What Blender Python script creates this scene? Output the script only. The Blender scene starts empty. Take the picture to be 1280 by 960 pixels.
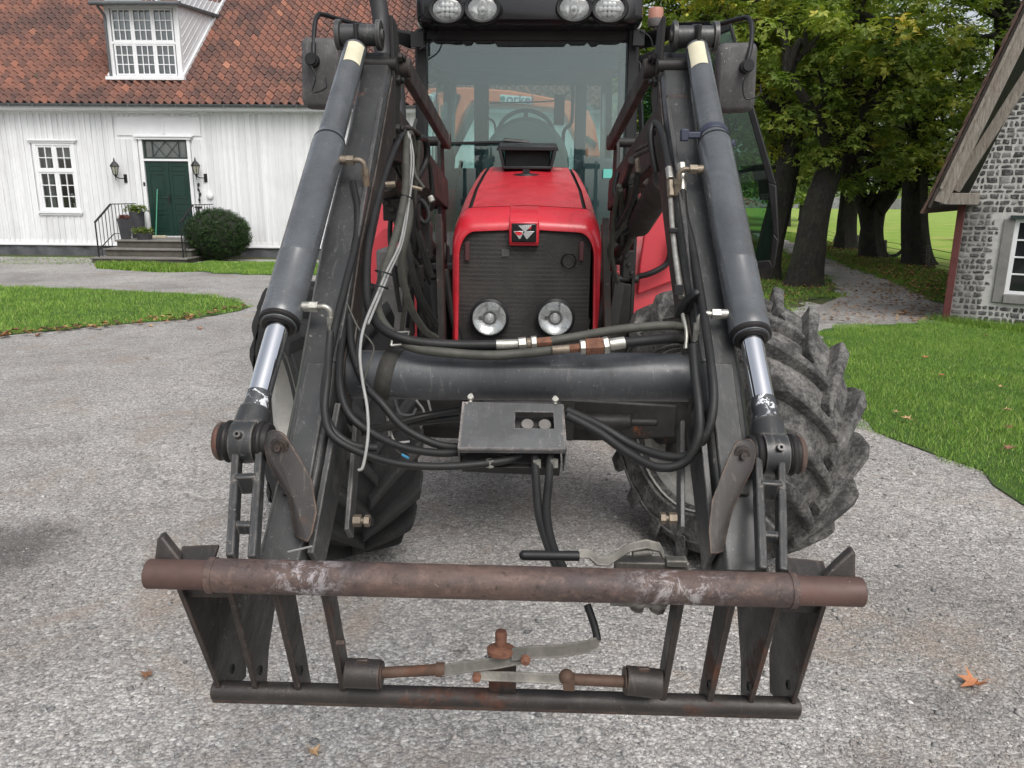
import bpy, math, random
import numpy as np
from mathutils import Vector, Matrix
# ------------------------------------------------------------------ camera, world, sun, exposure
sc = bpy.context.scene
FPX, CPX, CPY = 960., 640., 480.
CAM_H, PITCH, YAW, ROLL, CAM_X = 1.7, 13.8, 1.4, 0.5, 0.045
def cam_basis():
    p, y, r = (math.radians(a) for a in (PITCH, YAW, ROLL))
    f = Vector((0, math.cos(p), -math.sin(p))); rt = Vector((1, 0, 0)); up = rt.cross(f)
    Z = Matrix.Rotation(y, 3, 'Z'); f, rt, up = Z @ f, Z @ rt, Z @ up
    c, s = math.cos(r), math.sin(r)
    return c*rt + s*up, -s*rt + c*up, f
RT, UP, FW = cam_basis()
CAM = Vector((CAM_X, 0, CAM_H))
cam_d = bpy.data.cameras.new('camera'); cam = bpy.data.objects.new('camera', cam_d)
sc.collection.objects.link(cam); sc.camera = cam
cam_d.sensor_fit = 'HORIZONTAL'; cam_d.sensor_width = 36.0; cam_d.lens = 36.0*FPX/1280
cam_d.clip_start = 0.05; cam_d.clip_end = 2000
M3 = Matrix((RT, UP, -FW)).transposed(); cam.matrix_world = Matrix.Translation(CAM) @ M3.to_4x4()

SUN_EL, SUN_AZ = 52, 158      # high thin cloud: a soft sun behind and to the right of the camera
w = bpy.data.worlds.new('World'); sc.world = w; w.use_nodes = True
nt = w.node_tree; nt.nodes.clear()
wo = nt.nodes.new('ShaderNodeOutputWorld'); bg = nt.nodes.new('ShaderNodeBackground')
sky = nt.nodes.new('ShaderNodeTexSky'); sky.sky_type = 'NISHITA'; sky.sun_disc = False
sky.sun_elevation = math.radians(SUN_EL); sky.sun_rotation = math.radians(SUN_AZ)
sky.air_density = 1.0; sky.dust_density = 4.0; sky.ozone_density = 1.0
hs = nt.nodes.new('ShaderNodeHueSaturation'); hs.inputs['Saturation'].default_value = 0.34
nt.links.new(sky.outputs[0], hs.inputs['Color']); nt.links.new(hs.outputs[0], bg.inputs[0])
bg.inputs[1].default_value = 0.15; nt.links.new(bg.outputs[0], wo.inputs[0])
sl = bpy.data.lights.new('sun', 'SUN'); so = bpy.data.objects.new('sun', sl); sc.collection.objects.link(so)
sl.energy = 1.1; sl.angle = math.radians(35); sl.color = (1, .97, .93)
az = math.radians(SUN_AZ); el = math.radians(SUN_EL)
sdir = Vector((math.sin(az)*math.cos(el), math.cos(az)*math.cos(el), math.sin(el)))
so.rotation_euler = sdir.to_track_quat('Z', 'Y').to_euler()
sc.view_settings.view_transform = 'Standard'; sc.view_settings.look = 'None'
sc.view_settings.exposure = 0.36; sc.view_settings.gamma = 1.0
random.seed(7); rng = np.random.default_rng(7)

# ------------------------------------------------------------------ placing helpers: a pixel of the photo + a real distance -> a point in the world
def ray(px, py): return FW + RT*((px-CPX)/FPX) + UP*((CPY-py)/FPX)
def D(px, py, d): return CAM + ray(px, py)*d                       # d metres along the view axis
def PY(px, py, Y): r = ray(px, py); return CAM + r*(Y/r.y)         # on the plane y=Y
def G(px, py, z=0.): r = ray(px, py); return CAM + r*((z-CAM.z)/r.z)
def onplane(px, py, p0, n): r = ray(px, py); return CAM + r*((p0-CAM).dot(n)/r.dot(n))
V = Vector

# ------------------------------------------------------------------ mesh builder
def spline(pts, k=6):
    pts = [V(p) for p in pts]
    if len(pts) < 3: return pts
    P = [pts[0]*2-pts[1]] + pts + [pts[-1]*2-pts[-2]]
    out = []
    for i in range(1, len(P)-2):
        p0, p1, p2, p3 = P[i-1:i+3]
        for j in range(k):
            t = j/k
            out.append(.5*((2*p1)+(p2-p0)*t+(2*p0-5*p1+4*p2-p3)*t*t+(3*p1-p0-3*p2+p3)*t**3))
    return out+[pts[-1]]
def frame_for(d):
    d = d.normalized(); u = V((0, 0, 1)) if abs(d.z) < .9 else V((1, 0, 0))
    a = d.cross(u).normalized(); return a, a.cross(d).normalized() if False else d.cross(a).normalized()
class MB:
    def __init__(s): s.v = []; s.f = []; s.col = None
    def add(s, v, f):
        o = len(s.v); s.v += [tuple(p) for p in v]; s.f += [tuple(i+o for i in q) for q in f]; return s
    def box(s, c, size, rot=None):
        c = V(c); hx, hy, hz = (q/2 for q in size)
        vs = [V((x, y, z)) for x in (-hx, hx) for y in (-hy, hy) for z in (-hz, hz)]
        if rot is not None: vs = [rot @ q for q in vs]
        return s.add([c+q for q in vs], [(0,1,3,2),(4,6,7,5),(0,4,5,1),(2,3,7,6),(0,2,6,4),(1,5,7,3)])
    def bb(s, a, b):
        a = V(a); b = V(b); return s.box((a+b)/2, [abs(q) for q in (b-a)])
    def bar(s, p0, p1, w, h, up=(0,0,1), w1=None, h1=None):        # w across, h along up
        p0 = V(p0); p1 = V(p1); d = (p1-p0).normalized(); x = d.cross(V(up)).normalized(); u = x.cross(d)
        w1 = w if w1 is None else w1; h1 = h if h1 is None else h1
        vs = [p+x*a*ww/2+u*b*hh/2 for p, ww, hh in ((p0, w, h), (p1, w1, h1)) for a, b in ((-1,-1),(1,-1),(1,1),(-1,1))]
        return s.add(vs, [(3,2,1,0),(4,5,6,7),(0,1,5,4),(1,2,6,5),(2,3,7,6),(3,0,4,7)])
    def prism(s, poly, vec):
        poly = [V(p) for p in poly]; vec = V(vec); n = len(poly)
        nn = V((0,0,0))
        for i in range(n): nn += (poly[i]-poly[0]).cross(poly[(i+1) % n]-poly[0])
        if nn.dot(vec) > 0: poly = poly[::-1]
        return s.add(poly+[p+vec for p in poly], [tuple(range(n)), tuple(range(2*n-1, n-1, -1))] + [(i, i+n, (i+1) % n+n, (i+1) % n) for i in range(n)])
    def loft(s, rings, caps=True, closed=True):
        n = len(rings[0]); vs = [p for r in rings for p in r]; f = []
        for i in range(len(rings)-1):
            for j in range(n if closed else n-1):
                k = (j+1) % n; f.append((i*n+j, i*n+k, (i+1)*n+k, (i+1)*n+j))
        if caps: f.append(tuple(range(n))[::-1]); f.append(tuple(range((len(rings)-1)*n, len(rings)*n)))
        return s.add(vs, f)
    def cyl(s, p0, p1, r0, r1=None, n=24, caps=True):
        r1 = r0 if r1 is None else r1; p0 = V(p0); p1 = V(p1); a, b = frame_for(p1-p0)
        rr = [[p+(a*math.cos(t)+b*math.sin(t))*r for t in (2*math.pi*i/n for i in range(n))] for p, r in ((p0, r0), (p1, r1))]
        return s.loft(rr, caps)
    def tube(s, pts, r, n=10, k=6, caps=True):
        P = spline(pts, k) if len(pts) > 2 and k > 1 else [V(p) for p in pts]
        m = len(P); R = r if callable(r) else (lambda t: r)
        d0 = (P[1]-P[0]).normalized(); a, b = frame_for(d0); rings = []
        for i, p in enumerate(P):
            d = (P[min(i+1, m-1)]-P[max(i-1, 0)]).normalized()
            a = (a-d*a.dot(d)).normalized(); b = d.cross(a); q = R(i/(m-1))
            rings.append([p+(a*math.cos(t)+b*math.sin(t))*q for t in (2*math.pi*j/n for j in range(n))])
        return s.loft(rings, caps)
    def lathe(s, prof, org, axis, n=32, cap=False):                # prof: (radius, along)
        org = V(org); ax = V(axis).normalized(); a, b = frame_for(ax)
        rr = [[org+ax*t+(a*math.cos(q)+b*math.sin(q))*r for q in (2*math.pi*i/n for i in range(n))] for r, t in prof]
        return s.loft(rr, cap)
    def ball(s, c, r, n=16, m=10, sc3=(1,1,1)):
        c = V(c); rr = []
        for i in range(m+1):
            t = math.pi*(i/m); q = max(1e-4, math.sin(t))
            rr.append([c+V((r*q*math.cos(a)*sc3[0], r*q*math.sin(a)*sc3[1], -r*math.cos(t)*sc3[2])) for a in (2*math.pi*j/n for j in range(n))])
        return s.loft(rr, True)
    def hexnut(s, p0, p1, r): return s.cyl(p0, p1, r, n=6)

def wloc(o):
    p = V((0, 0, 0))
    while o: p += o.location; o = o.parent
    return p
def setp(o, label=None, cat=None, group=None, kind=None):
    for k, x in (('label', label), ('category', cat), ('group', group), ('kind', kind)):
        if x: o[k] = x
    return o
def make(name, verts, faces, mat, parent=None, smooth=40, bevel=0, loc=None, fattr=None):
    me = bpy.data.meshes.new(name)
    off = wloc(parent) if parent else (V(loc) if loc is not None else V((0, 0, 0)))
    vs = np.array(verts, dtype=np.float32).reshape(-1, 3) - np.array(off, dtype=np.float32)
    if isinstance(faces, np.ndarray):
        nf, k = faces.shape
        me.vertices.add(len(vs)); me.vertices.foreach_set('co', vs.ravel())
        me.loops.add(nf*k); me.loops.foreach_set('vertex_index', faces.ravel().astype(np.int32))
        me.polygons.add(nf); me.polygons.foreach_set('loop_start', np.arange(0, nf*k, k, dtype=np.int32))
        me.update(calc_edges=True)
    else: me.from_pydata(vs.tolist(), [], faces); me.update()
    if fattr is not None:
        at = me.attributes.new('tint', 'FLOAT', 'FACE'); at.data.foreach_set('value', np.asarray(fattr, dtype=np.float32))
    if smooth:
        me.shade_smooth(); me.set_sharp_from_angle(angle=math.radians(smooth))
    me.materials.append(mat)
    o = bpy.data.objects.new(name, me); sc.collection.objects.link(o); o.parent = parent
    if not parent: o.location = off
    if bevel:
        b = o.modifiers.new('bevel', 'BEVEL'); b.width = bevel; b.segments = 2; b.limit_method = 'ANGLE'; b.angle_limit = math.radians(40); b.use_clamp_overlap = True
    return o
def obj(name, mb, mat, parent=None, bevel=0, smooth=40, loc=None, fattr=None):
    if parent is None and loc is None:
        a = np.array(mb.v); loc = ((a[:,0].min()+a[:,0].max())/2, (a[:,1].min()+a[:,1].max())/2, a[:,2].min())
    return make(name, mb.v, mb.f, mat, parent, smooth, bevel, loc, fattr)
def empty(name, loc, label, cat, group=None):
    o = bpy.data.objects.new(name, None); sc.collection.objects.link(o); o.location = loc; o.empty_display_size = .2
    return setp(o, label, cat, group)

# ------------------------------------------------------------------ materials
def nodes(name):
    m = bpy.data.materials.new(name); m.use_nodes = True; t = m.node_tree
    return m, t, t.nodes['Principled BSDF'], t.nodes['Material Output']
def N(t, typ, **kw):
    n = t.nodes.new('ShaderNode'+typ)
    for k, x in kw.items():
        if k.startswith('i_'): n.inputs[k[2:].replace('_', ' ')].default_value = x
        else: setattr(n, k, x)
    return n
def ramp(t, src, stops):
    r = t.nodes.new('ShaderNodeValToRGB'); el = r.color_ramp.elements
    while len(el) < len(stops): el.new(.5)
    for e, (p, c) in zip(el, stops): e.position = p; e.color = (*c, 1) if len(c) == 3 else c
    t.links.new(src, r.inputs[0]); return r.outputs[0]
def mixc(t, fac, a, b, mode='MIX'):
    m = t.nodes.new('ShaderNodeMix'); m.data_type = 'RGBA'; m.blend_type = mode
    for s, x in ((0, fac), (6, a), (7, b)):
        if hasattr(x, 'is_linked'): t.links.new(x, m.inputs[s])
        elif isinstance(x, (int, float)): m.inputs[s].default_value = x
        else: m.inputs[s].default_value = (*x, 1) if len(x) == 3 else x
    return m.outputs[2]
def noise(t, vec, scale, detail=4, rough=.6, dist=0):
    n = N(t, 'TexNoise'); n.inputs['Scale'].default_value = scale; n.inputs['Detail'].default_value = detail
    n.inputs['Roughness'].default_value = rough; n.inputs['Distortion'].default_value = dist
    t.links.new(vec, n.inputs['Vector']); return n.outputs[0]
def thr(t, src, lo, hi):
    m = N(t, 'MapRange'); m.clamp = True
    m.inputs[1].default_value = lo; m.inputs[2].default_value = hi; t.links.new(src, m.inputs[0]); return m.outputs[0]
def mul(t, a, b, op='MULTIPLY'):
    m = N(t, 'Math'); m.operation = op
    for i, x in enumerate((a, b)):
        if hasattr(x, 'is_linked'): t.links.new(x, m.inputs[i])
        else: m.inputs[i].default_value = x
    return m.outputs[0]
def vscale(t, vec, s):
    m = N(t, 'Mapping'); m.inputs['Scale'].default_value = s; t.links.new(vec, m.inputs[0]); return m.outputs[0]
def bump(t, b, h, strength, dist=.01, prev=None):
    n = N(t, 'Bump'); n.inputs['Strength'].default_value = strength; n.inputs['Distance'].default_value = dist
    t.links.new(h, n.inputs['Height'])
    if prev is not None: t.links.new(prev, n.inputs['Normal'])
    t.links.new(n.outputs[0], b.inputs['Normal']); return n.outputs[0]
def paint(name, col, rough=.5, metal=0., var=.25, vscl=6, rust=0., rustcol=(.16,.055,.022), dust=0., dustcol=(.32,.28,.23), bmp=.1, bscl=120, chips=0., chipcol=(.45,.43,.4), coat=0., speck=0., spscl=95, edge=0., edgecol=(.20,.17,.15), spec=.5):
    m, t, b, o = nodes(name); tc = N(t, 'TexCoord').outputs['Object']
    n1 = noise(t, tc, vscl, 5, .65)
    c = ramp(t, n1, [(.3, tuple(q*(1-var) for q in col)), (.7, tuple(min(1, q*(1+var)) for q in col))])
    rr = ramp(t, noise(t, tc, 9, 5, .7), [(.3, (rough*.75,)*3), (.7, (min(1, rough*1.3),)*3)])
    if dust:
        n2 = noise(t, tc, 4.5, 7, .72, .4); n3 = noise(t, tc, 70, 4, .7)
        f = mul(t, thr(t, mul(t, mul(t, n2, .6), mul(t, n3, .4), 'ADD'), .62-dust*.25, .72), min(1, dust*1.6))
        c = mixc(t, f, c, dustcol); rr = mixc(t, f, rr, (.9,)*3)
    if speck:
        f = mul(t, mul(t, thr(t, noise(t, tc, spscl*1.5, 3, .6), .665, .70), thr(t, noise(t, tc, 5, 4, .6), .40, .58)), 1.); c = mixc(t, mul(t, f, speck), c, chipcol)
        f = mul(t, thr(t, noise(t, tc, spscl*.5, 6, .8), .66, .69), thr(t, noise(t, tc, 3.4, 4, .6), .45, .6)); c = mixc(t, mul(t, f, speck*.8), c, chipcol)
        g_ = thr(t, noise(t, vscale(t, tc, (22, 4, 4)), 3.2, 8, .8, .8), .56, .64); c = mixc(t, mul(t, g_, speck*.35), c, chipcol)
        g2 = thr(t, noise(t, tc, 3.1, 8, .75, .8), .48, .64); c = mixc(t, mul(t, g2, .55), c, tuple(q*.45 for q in col)); rr = mixc(t, mul(t, g2, .6), rr, (.75,)*3)
    if rust:
        n4 = noise(t, tc, 5.5, 8, .7, .3); f = thr(t, n4, .68-rust*.3, .76-rust*.22)
        rc = ramp(t, noise(t, tc, 60, 5, .7), [(.3, tuple(q*.5 for q in rustcol)), (.7, tuple(q*1.6 for q in rustcol))])
        c = mixc(t, f, c, rc); rr = mixc(t, f, rr, (.85,)*3)
    if chips:
        n5 = noise(t, tc, 38, 6, .75, .6); n6 = noise(t, tc, 5, 3, .5)
        f = mul(t, thr(t, n5, .70-chips*.08, .715-chips*.08), thr(t, n6, .42, .55)); c = mixc(t, f, c, chipcol)
    if edge:
        bv = N(t, 'Bevel'); bv.samples = 3; bv.inputs['Radius'].default_value = .006; ge = N(t, 'NewGeometry'); dt = N(t, 'VectorMath'); dt.operation = 'DOT_PRODUCT'
        t.links.new(bv.outputs[0], dt.inputs[0]); t.links.new(ge.outputs['Normal'], dt.inputs[1])
        f = mul(t, thr(t, dt.outputs['Value'], .985, .90), thr(t, noise(t, tc, 22, 6, .8), .40, .58)); c = mixc(t, mul(t, f, edge), c, edgecol)
    t.links.new(c, b.inputs['Base Color']); t.links.new(rr, b.inputs['Roughness'])
    b.inputs['Metallic'].default_value = metal; b.inputs['Coat Weight'].default_value = coat; b.inputs['Coat Roughness'].default_value = .15
    b.inputs['Specular IOR Level'].default_value = spec
    if bmp: bump(t, b, noise(t, tc, bscl, 5, .7), bmp, .004)
    return m
def plain(name, col, rough=.5, metal=0., **kw):
    m, t, b, o = nodes(name); b.inputs['Base Color'].default_value = (*col, 1); b.inputs['Roughness'].default_value = rough; b.inputs['Metallic'].default_value = metal
    for k, x in kw.items(): b.inputs[k.replace('_', ' ')].default_value = x
    return m
def thin_glass(name, tint, refl=.1, haze=0., hazecol=(.5,.55,.53), rough=.02):
    m, t, b, o = nodes(name); t.nodes.remove(b)
    tr = N(t, 'BsdfTransparent'); tr.inputs[0].default_value = (*tint, 1)
    gl = N(t, 'BsdfGlossy'); gl.inputs['Roughness'].default_value = rough; gl.inputs[0].default_value = (1, 1, 1, 1)
    df = N(t, 'BsdfDiffuse'); df.inputs[0].default_value = (*hazecol, 1)
    fr = N(t, 'Fresnel'); fr.inputs[0].default_value = 1.5
    f = mul(t, fr.outputs[0], refl/.04)
    m1 = N(t, 'MixShader'); t.links.new(f, m1.inputs[0]); t.links.new(tr.outputs[0], m1.inputs[1]); t.links.new(gl.outputs[0], m1.inputs[2])
    m2 = N(t, 'MixShader'); m2.inputs[0].default_value = haze
    if haze:
        tc = N(t, 'TexCoord').outputs['Object']
        t.links.new(mul(t, thr(t, noise(t, tc, 3.5, 6, .7), .2, .8), haze*2), m2.inputs[0])
    t.links.new(m1.outputs[0], m2.inputs[1]); t.links.new(df.outputs[0], m2.inputs[2]); t.links.new(m2.outputs[0], o.inputs[0])
    return m
def attr_ramp(t, stops):
    a = N(t, 'Attribute'); a.attribute_name = 'tint'; return ramp(t, a.outputs['Fac'], stops)

MT = {}
MT['loader'] = paint('loader_grey_paint', (.036,.0375,.038), .38, .0, .30, 5, rust=.06, dust=.14, chips=.5, dustcol=(.11,.095,.08), coat=.1, speck=.9, chipcol=(.24,.22,.20), edge=.8, edgecol=(.22,.20,.18))
MT['cylinder'] = paint('cylinder_grey_paint', (.088,.095,.102), .24, .0, .22, 5, bmp=.03, rust=.06, dust=.08, chips=.4, coat=.3, speck=.6, chipcol=(.24,.22,.20))
MT['dark'] = paint('dark_oily_steel', (.020,.0185,.018), .5, .1, .4, 8, spec=.3, rust=.12, dust=.25, dustcol=(.12,.1,.085))
MT['brownsteel'] = paint('red_brown_worn_steel', (.040,.033,.030), .62, .0, .35, 8, spec=.3, rust=.12, rustcol=(.09,.05,.038), dust=.25, dustcol=(.12,.10,.088), coat=.0, speck=.7, chipcol=(.17,.15,.13), edge=.6)
MT['rustpipe'] = None
MT['rustframe'] = paint('half_rusted_dark_steel', (.034,.030,.028), .45, .2, .35, 7, rust=.38, rustcol=(.085,.036,.022), dust=.15, dustcol=(.10,.085,.07), chips=.6, chipcol=(.17,.14,.12), bmp=.3, speck=.8, edge=.8, edgecol=(.14,.085,.06))
MT['rust'] = paint('orange_rust', (.17,.075,.045), .85, 0, .45, 45, bmp=.5, dust=.3, dustcol=(.28,.17,.11))
MT['hose'] = paint('black_rubber_hose', (.016,.016,.016), .48, 0, .3, 12, spec=.35, dust=.18, dustcol=(.10,.095,.085), bmp=.15, bscl=300)
MT['hose_old'] = paint('weathered_rubber_hose', (.055,.055,.045), .6, 0, .3, 20, dust=.35, dustcol=(.13,.12,.09), bmp=.2, bscl=260)
MT['cable'] = paint('pale_grey_cable', (.27,.27,.26), .45, 0, .15, 25)
MT['chrome'] = plain('chromed_rod', (.80,.81,.83), .10, 1.)
MT['zinc'] = paint('zinc_fitting', (.42,.41,.37), .38, .75, .3, 40, rust=.12, rustcol=(.2,.13,.08), bmp=.2, dust=.2)
MT['zincrust'] = paint('rusty_zinc_fitting', (.20,.165,.125), .5, .5, .35, 50, rust=.45, rustcol=(.20,.10,.055), bmp=.2)
MT['red'] = paint('red_tractor_paint', (.56,.020,.034), .34, 0, .10, 3, dust=.26, dustcol=(.56,.14,.15), coat=.35, bmp=.03, speck=.12, chipcol=(.7,.4,.38))  # pink dust colour also paints in the sky's sheen on the hood
MT['redfender'] = paint('faded_red_fender', (.56,.05,.065), .45, 0, .06, 3, dust=.15, dustcol=(.50,.2,.19), bmp=.03)
MT['plastic'] = paint('black_plastic', (.012,.0125,.0135), .42, 0, .25, 6, spec=.35, dust=.12, dustcol=(.1,.095,.09), bmp=.1, bscl=200)
MT['plasticgrey'] = paint('dusty_grey_plastic', (.075,.072,.072), .6, 0, .25, 8, dust=.45, dustcol=(.15,.14,.135), chips=.8, chipcol=(.30,.28,.26), bmp=.25, bscl=90, speck=1., spscl=38)
MT['cabgrey'] = paint('cab_grey_trim', (.10,.115,.125), .6, 0, .1, 5)
MT['glass'] = thin_glass('windscreen_glass', (.68,.82,.81), .08, .025, (.30,.50,.53))  # haze: dust film whose teal colour also imitates the veil of reflected sky
MT['doorglass'] = thin_glass('green_tinted_door_glass', (.48,.68,.60), .06, .008, (.3,.42,.36))
MT['clear'] = thin_glass('lamp_glass', (.93,.95,.95), .08)
MT['housepane'] = plain('window_pane', (.018,.02,.021), .04, 0)
MT['reflector'] = plain('lamp_reflector', (.80,.80,.79), .5, .35)
MT['white'] = paint('white_paint', (.78,.79,.80), .55, 0, .05, 2, dust=.06, dustcol=(.5,.5,.46), bmp=.05)
MT['dot'] = plain('amber_lens', (.65,.2,.08), .25)
MT['orange_'] = None
MT['sticker'] = paint('yellowed_sticker', (.62,.58,.42), .5, 0, .1, 20)
MT['orange'] = paint('orange_machine_paint', (.85,.19,.08), .5, 0, .08, 2, dust=.1, dustcol=(.55,.35,.28))
# tyre rubber with dried dirt
def tyre_mat(name, base, dirt, amt):
    m, t, b, o = nodes(name); tc = N(t, 'TexCoord').outputs['Object']
    n1 = noise(t, tc, 7, 7, .7, .3); n2 = noise(t, tc, 55, 6, .75)
    c = ramp(t, n2, [(.25, tuple(q*.6 for q in base)), (.75, tuple(q*1.5 for q in base))])
    f = thr(t, mul(t, mul(t, n1, .6), mul(t, n2, .45), 'ADD'), .60-amt*.2, .76-amt*.12)
    d = ramp(t, noise(t, tc, 130, 5, .8), [(.3, tuple(q*.6 for q in dirt)), (.7, tuple(q*1.4 for q in dirt))])
    t.links.new(mixc(t, f, c, d), b.inputs['Base Color']); b.inputs['Roughness'].default_value = .78
    q = bump(t, b, noise(t, tc, 60, 8, .8), .4, .005); bump(t, b, noise(t, tc, 260, 4, .7), .4, .003, q)
    return m
MT['tyre'] = tyre_mat('dusty_tyre_rubber', (.040,.039,.038), (.235,.225,.21), .60)
MT['tyrewet'] = tyre_mat('muddy_dark_tyre_rubber', (.013,.013,.013), (.07,.062,.052), .10)
MT['tyrebrown'] = tyre_mat('brown_dirt_tyre_rubber', (.050,.040,.034), (.11,.085,.068), .5)
MT['rim'] = paint('dusty_silver_rim', (.46,.45,.42), .6, .2, .2, 5, dust=.5, dustcol=(.22,.2,.17), rust=.05)

def rustpipe():
    m, t, b, o = nodes('rusty_worn_pipe'); tc = N(t, 'TexCoord').outputs['Object']
    n1 = noise(t, vscale(t, tc, (1.0, 2.5, 2.5)), 3.2, 9, .75, .5)
    c = ramp(t, n1, [(.28, (.030, .028, .030)), (.42, (.070, .052, .049)), (.53, (.10, .066, .056)), (.64, (.150, .098, .079)), (.75, (.095, .086, .086))])
    c = mixc(t, mul(t, thr(t, noise(t, tc, 45, 8, .8), .5, .66), .6), c, (.20, .13, .105)); c = mixc(t, mul(t, thr(t, noise(t, tc, 70, 6, .8), .56, .64), .7), c, (.030, .020, .017))
    sx = N(t, 'SeparateXYZ'); t.links.new(tc, sx.inputs[0])
    def near(x0, w_): return thr(t, mul(t, mul(t, sx.outputs[0], -x0, 'ADD'), 0, 'ADD') if False else N_abs(t, mul(t, sx.outputs[0], -x0, 'ADD')), w_, w_*.2)
    wn_ = thr(t, noise(t, tc, 32, 8, .85, .5), .50, .58); far_ = thr(t, noise(t, tc, 22, 8, .85, .8), .63, .67)
    c = mixc(t, mul(t, mul(t, near(-.33, .075), wn_), .6), c, (.50, .48, .50)); c = mixc(t, mul(t, mul(t, near(.27, .11), wn_), .6), c, (.50, .48, .48)); c = mixc(t, mul(t, far_, .6), c, (.36, .31, .29))
    t.links.new(c, b.inputs['Base Color']); b.inputs['Metallic'].default_value = .2
    t.links.new(ramp(t, noise(t, tc, 14, 6, .7), [(.3, (.38,)*3), (.7, (.68,)*3)]), b.inputs['Roughness']); bump(t, b, noise(t, tc, 80, 7, .8), .45, .004); return m
def N_abs(t, x):
    m = N(t, 'Math'); m.operation = 'ABSOLUTE'; t.links.new(x, m.inputs[0]); return m.outputs[0]
MT['rustpipe'] = rustpipe()

MT['lampref'] = paint('pressed_lamp_reflector', (.74,.74,.73), .26, .7, .25, 40, bmp=.5, bscl=60)
MT['visor'] = paint('glossy_black_visor', (.010,.010,.012), .22, 0, .2, 6, dust=.08, dustcol=(.08,.075,.07), bmp=.02)
# ================================================================== SETTING
# ---- ground materials
def gravel_mat(name, tone, leafy=0., warm=1.):
    m, t, b, o = nodes(name); tc = N(t, 'TexCoord').outputs['Object']
    warp = N(t, 'VectorMath'); warp.operation = 'ADD'
    nz = N(t, 'TexNoise'); nz.inputs['Scale'].default_value = 35; t.links.new(tc, nz.inputs[0])
    sc_ = N(t, 'VectorMath'); sc_.operation = 'SCALE'; sc_.inputs['Scale'].default_value = .012; t.links.new(nz.outputs[1], sc_.inputs[0])
    t.links.new(tc, warp.inputs[0]); t.links.new(sc_.outputs[0], warp.inputs[1]); vc = warp.outputs[0]
    def vor(scale, feat='F1'):
        v = N(t, 'TexVoronoi'); v.feature = feat; v.inputs['Scale'].default_value = scale; t.links.new(vc, v.inputs['Vector']); return v
    v1 = vor(66); v2 = vor(140); 
    bw1 = N(t, 'SeparateColor'); t.links.new(v1.outputs['Color'], bw1.inputs[0])
    bw2 = N(t, 'SeparateColor'); t.links.new(v2.outputs['Color'], bw2.inputs[0])
    T = tone
    s1 = ramp(t, bw1.outputs[0], [(0., (T*.28, T*.28, T*.29)), (.25, (T*.72, T*.72, T*.70)), (.5, (T*1.0, T*.99, T*.96)), (.78, (T*1.25, T*1.19, T*1.10)), (1, (T*2.1, T*2.1, T*2.05))])
    s2 = ramp(t, bw2.outputs[1], [(0., (T*.45, T*.45, T*.46)), (.5, (T*.95, T*.93, T*.9)), (1, (T*1.55, T*1.5, T*1.45))])
    c = mixc(t, .58, s1, s2)
    # grit of earth between the stones
    gap = thr(t, v1.outputs['Distance'], .45, .85); c = mixc(t, mul(t, gap, .55), c, (T*.42, T*.38, T*.34))
    # large tonal patches, brownish worn areas, faint moss, cracks
    p1 = noise(t, tc, .55, 6, .65, .3); c = mixc(t, 1., c, ramp(t, p1, [(.30, (.62, .60, .58)), (.5, (.97, .96, .95)), (.70, (1.22, 1.21, 1.19))]), 'MULTIPLY')
    p2 = thr(t, noise(t, tc, 1.1, 8, .75, .8), .52, .64); c = mixc(t, mul(t, p2, .5*warm), c, (T*.80, T*.62, T*.48))
    p3 = thr(t, noise(t, tc, 2.6, 8, .75, .4), .60, .72); c = mixc(t, mul(t, p3, .6), c, (T*.34, T*.30, T*.26))
    for (qx, qy, qr) in ((-2.55, 3.35, .42), (1.15, 1.95, .16), (1.5, 2.35, .14)):
        vd = N(t, 'VectorMath'); vd.operation = 'DISTANCE'; vd.inputs[1].default_value = (qx, qy, 0); t.links.new(tc, vd.inputs[0]); st_ = thr(t, mul(t, vd.outputs['Value'], mul(t, noise(t, tc, 9, 7, .8), .5), 'ADD'), qr+.32, qr+.02); c = mixc(t, mul(t, st_, .7), c, (T*.16, T*.15, T*.14))
    vk = N(t, 'TexVoronoi'); vk.feature = 'DISTANCE_TO_EDGE'; vk.inputs['Scale'].default_value = 2.3
    wv = N(t, 'VectorMath'); wv.operation = 'ADD'; nk = N(t, 'TexNoise'); nk.inputs['Scale'].default_value = 3; nk.inputs['Detail'].default_value = 6; t.links.new(tc, nk.inputs[0])
    sk = N(t, 'VectorMath'); sk.operation = 'SCALE'; sk.inputs['Scale'].default_value = .55; t.links.new(nk.outputs[1], sk.inputs[0]); t.links.new(tc, wv.inputs[0]); t.links.new(sk.outputs[0], wv.inputs[1]); t.links.new(wv.outputs[0], vk.inputs['Vector'])
    cr = mul(t, mul(t, thr(t, vk.outputs[0], .030, .004), thr(t, p1, .42, .55)), .45); c = mixc(t, cr, c, (T*.35, T*.34, T*.3))
    if leafy: c = mixc(t, mul(t, thr(t, noise(t, tc, 14, 6, .8), .55, .62), leafy), c, (.20, .12, .065))
    t.links.new(c, b.inputs['Base Color']); b.inputs['Roughness'].default_value = .85; b.inputs['Specular IOR Level'].default_value = .3
    hgt = mul(t, mul(t, mul(t, v1.outputs['Distance'], -1.), bw1.outputs[1], 'ADD'), mul(t, mul(t, v2.outputs['Distance'], -.5), bw2.outputs[2], 'ADD'), 'ADD')
    q = bump(t, b, hgt, .8, .007); bump(t, b, p3, .5, .03, q)
    return m
MG = gravel_mat('yard_gravel', .43); MR = gravel_mat('road_gravel', .36, .35)
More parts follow.
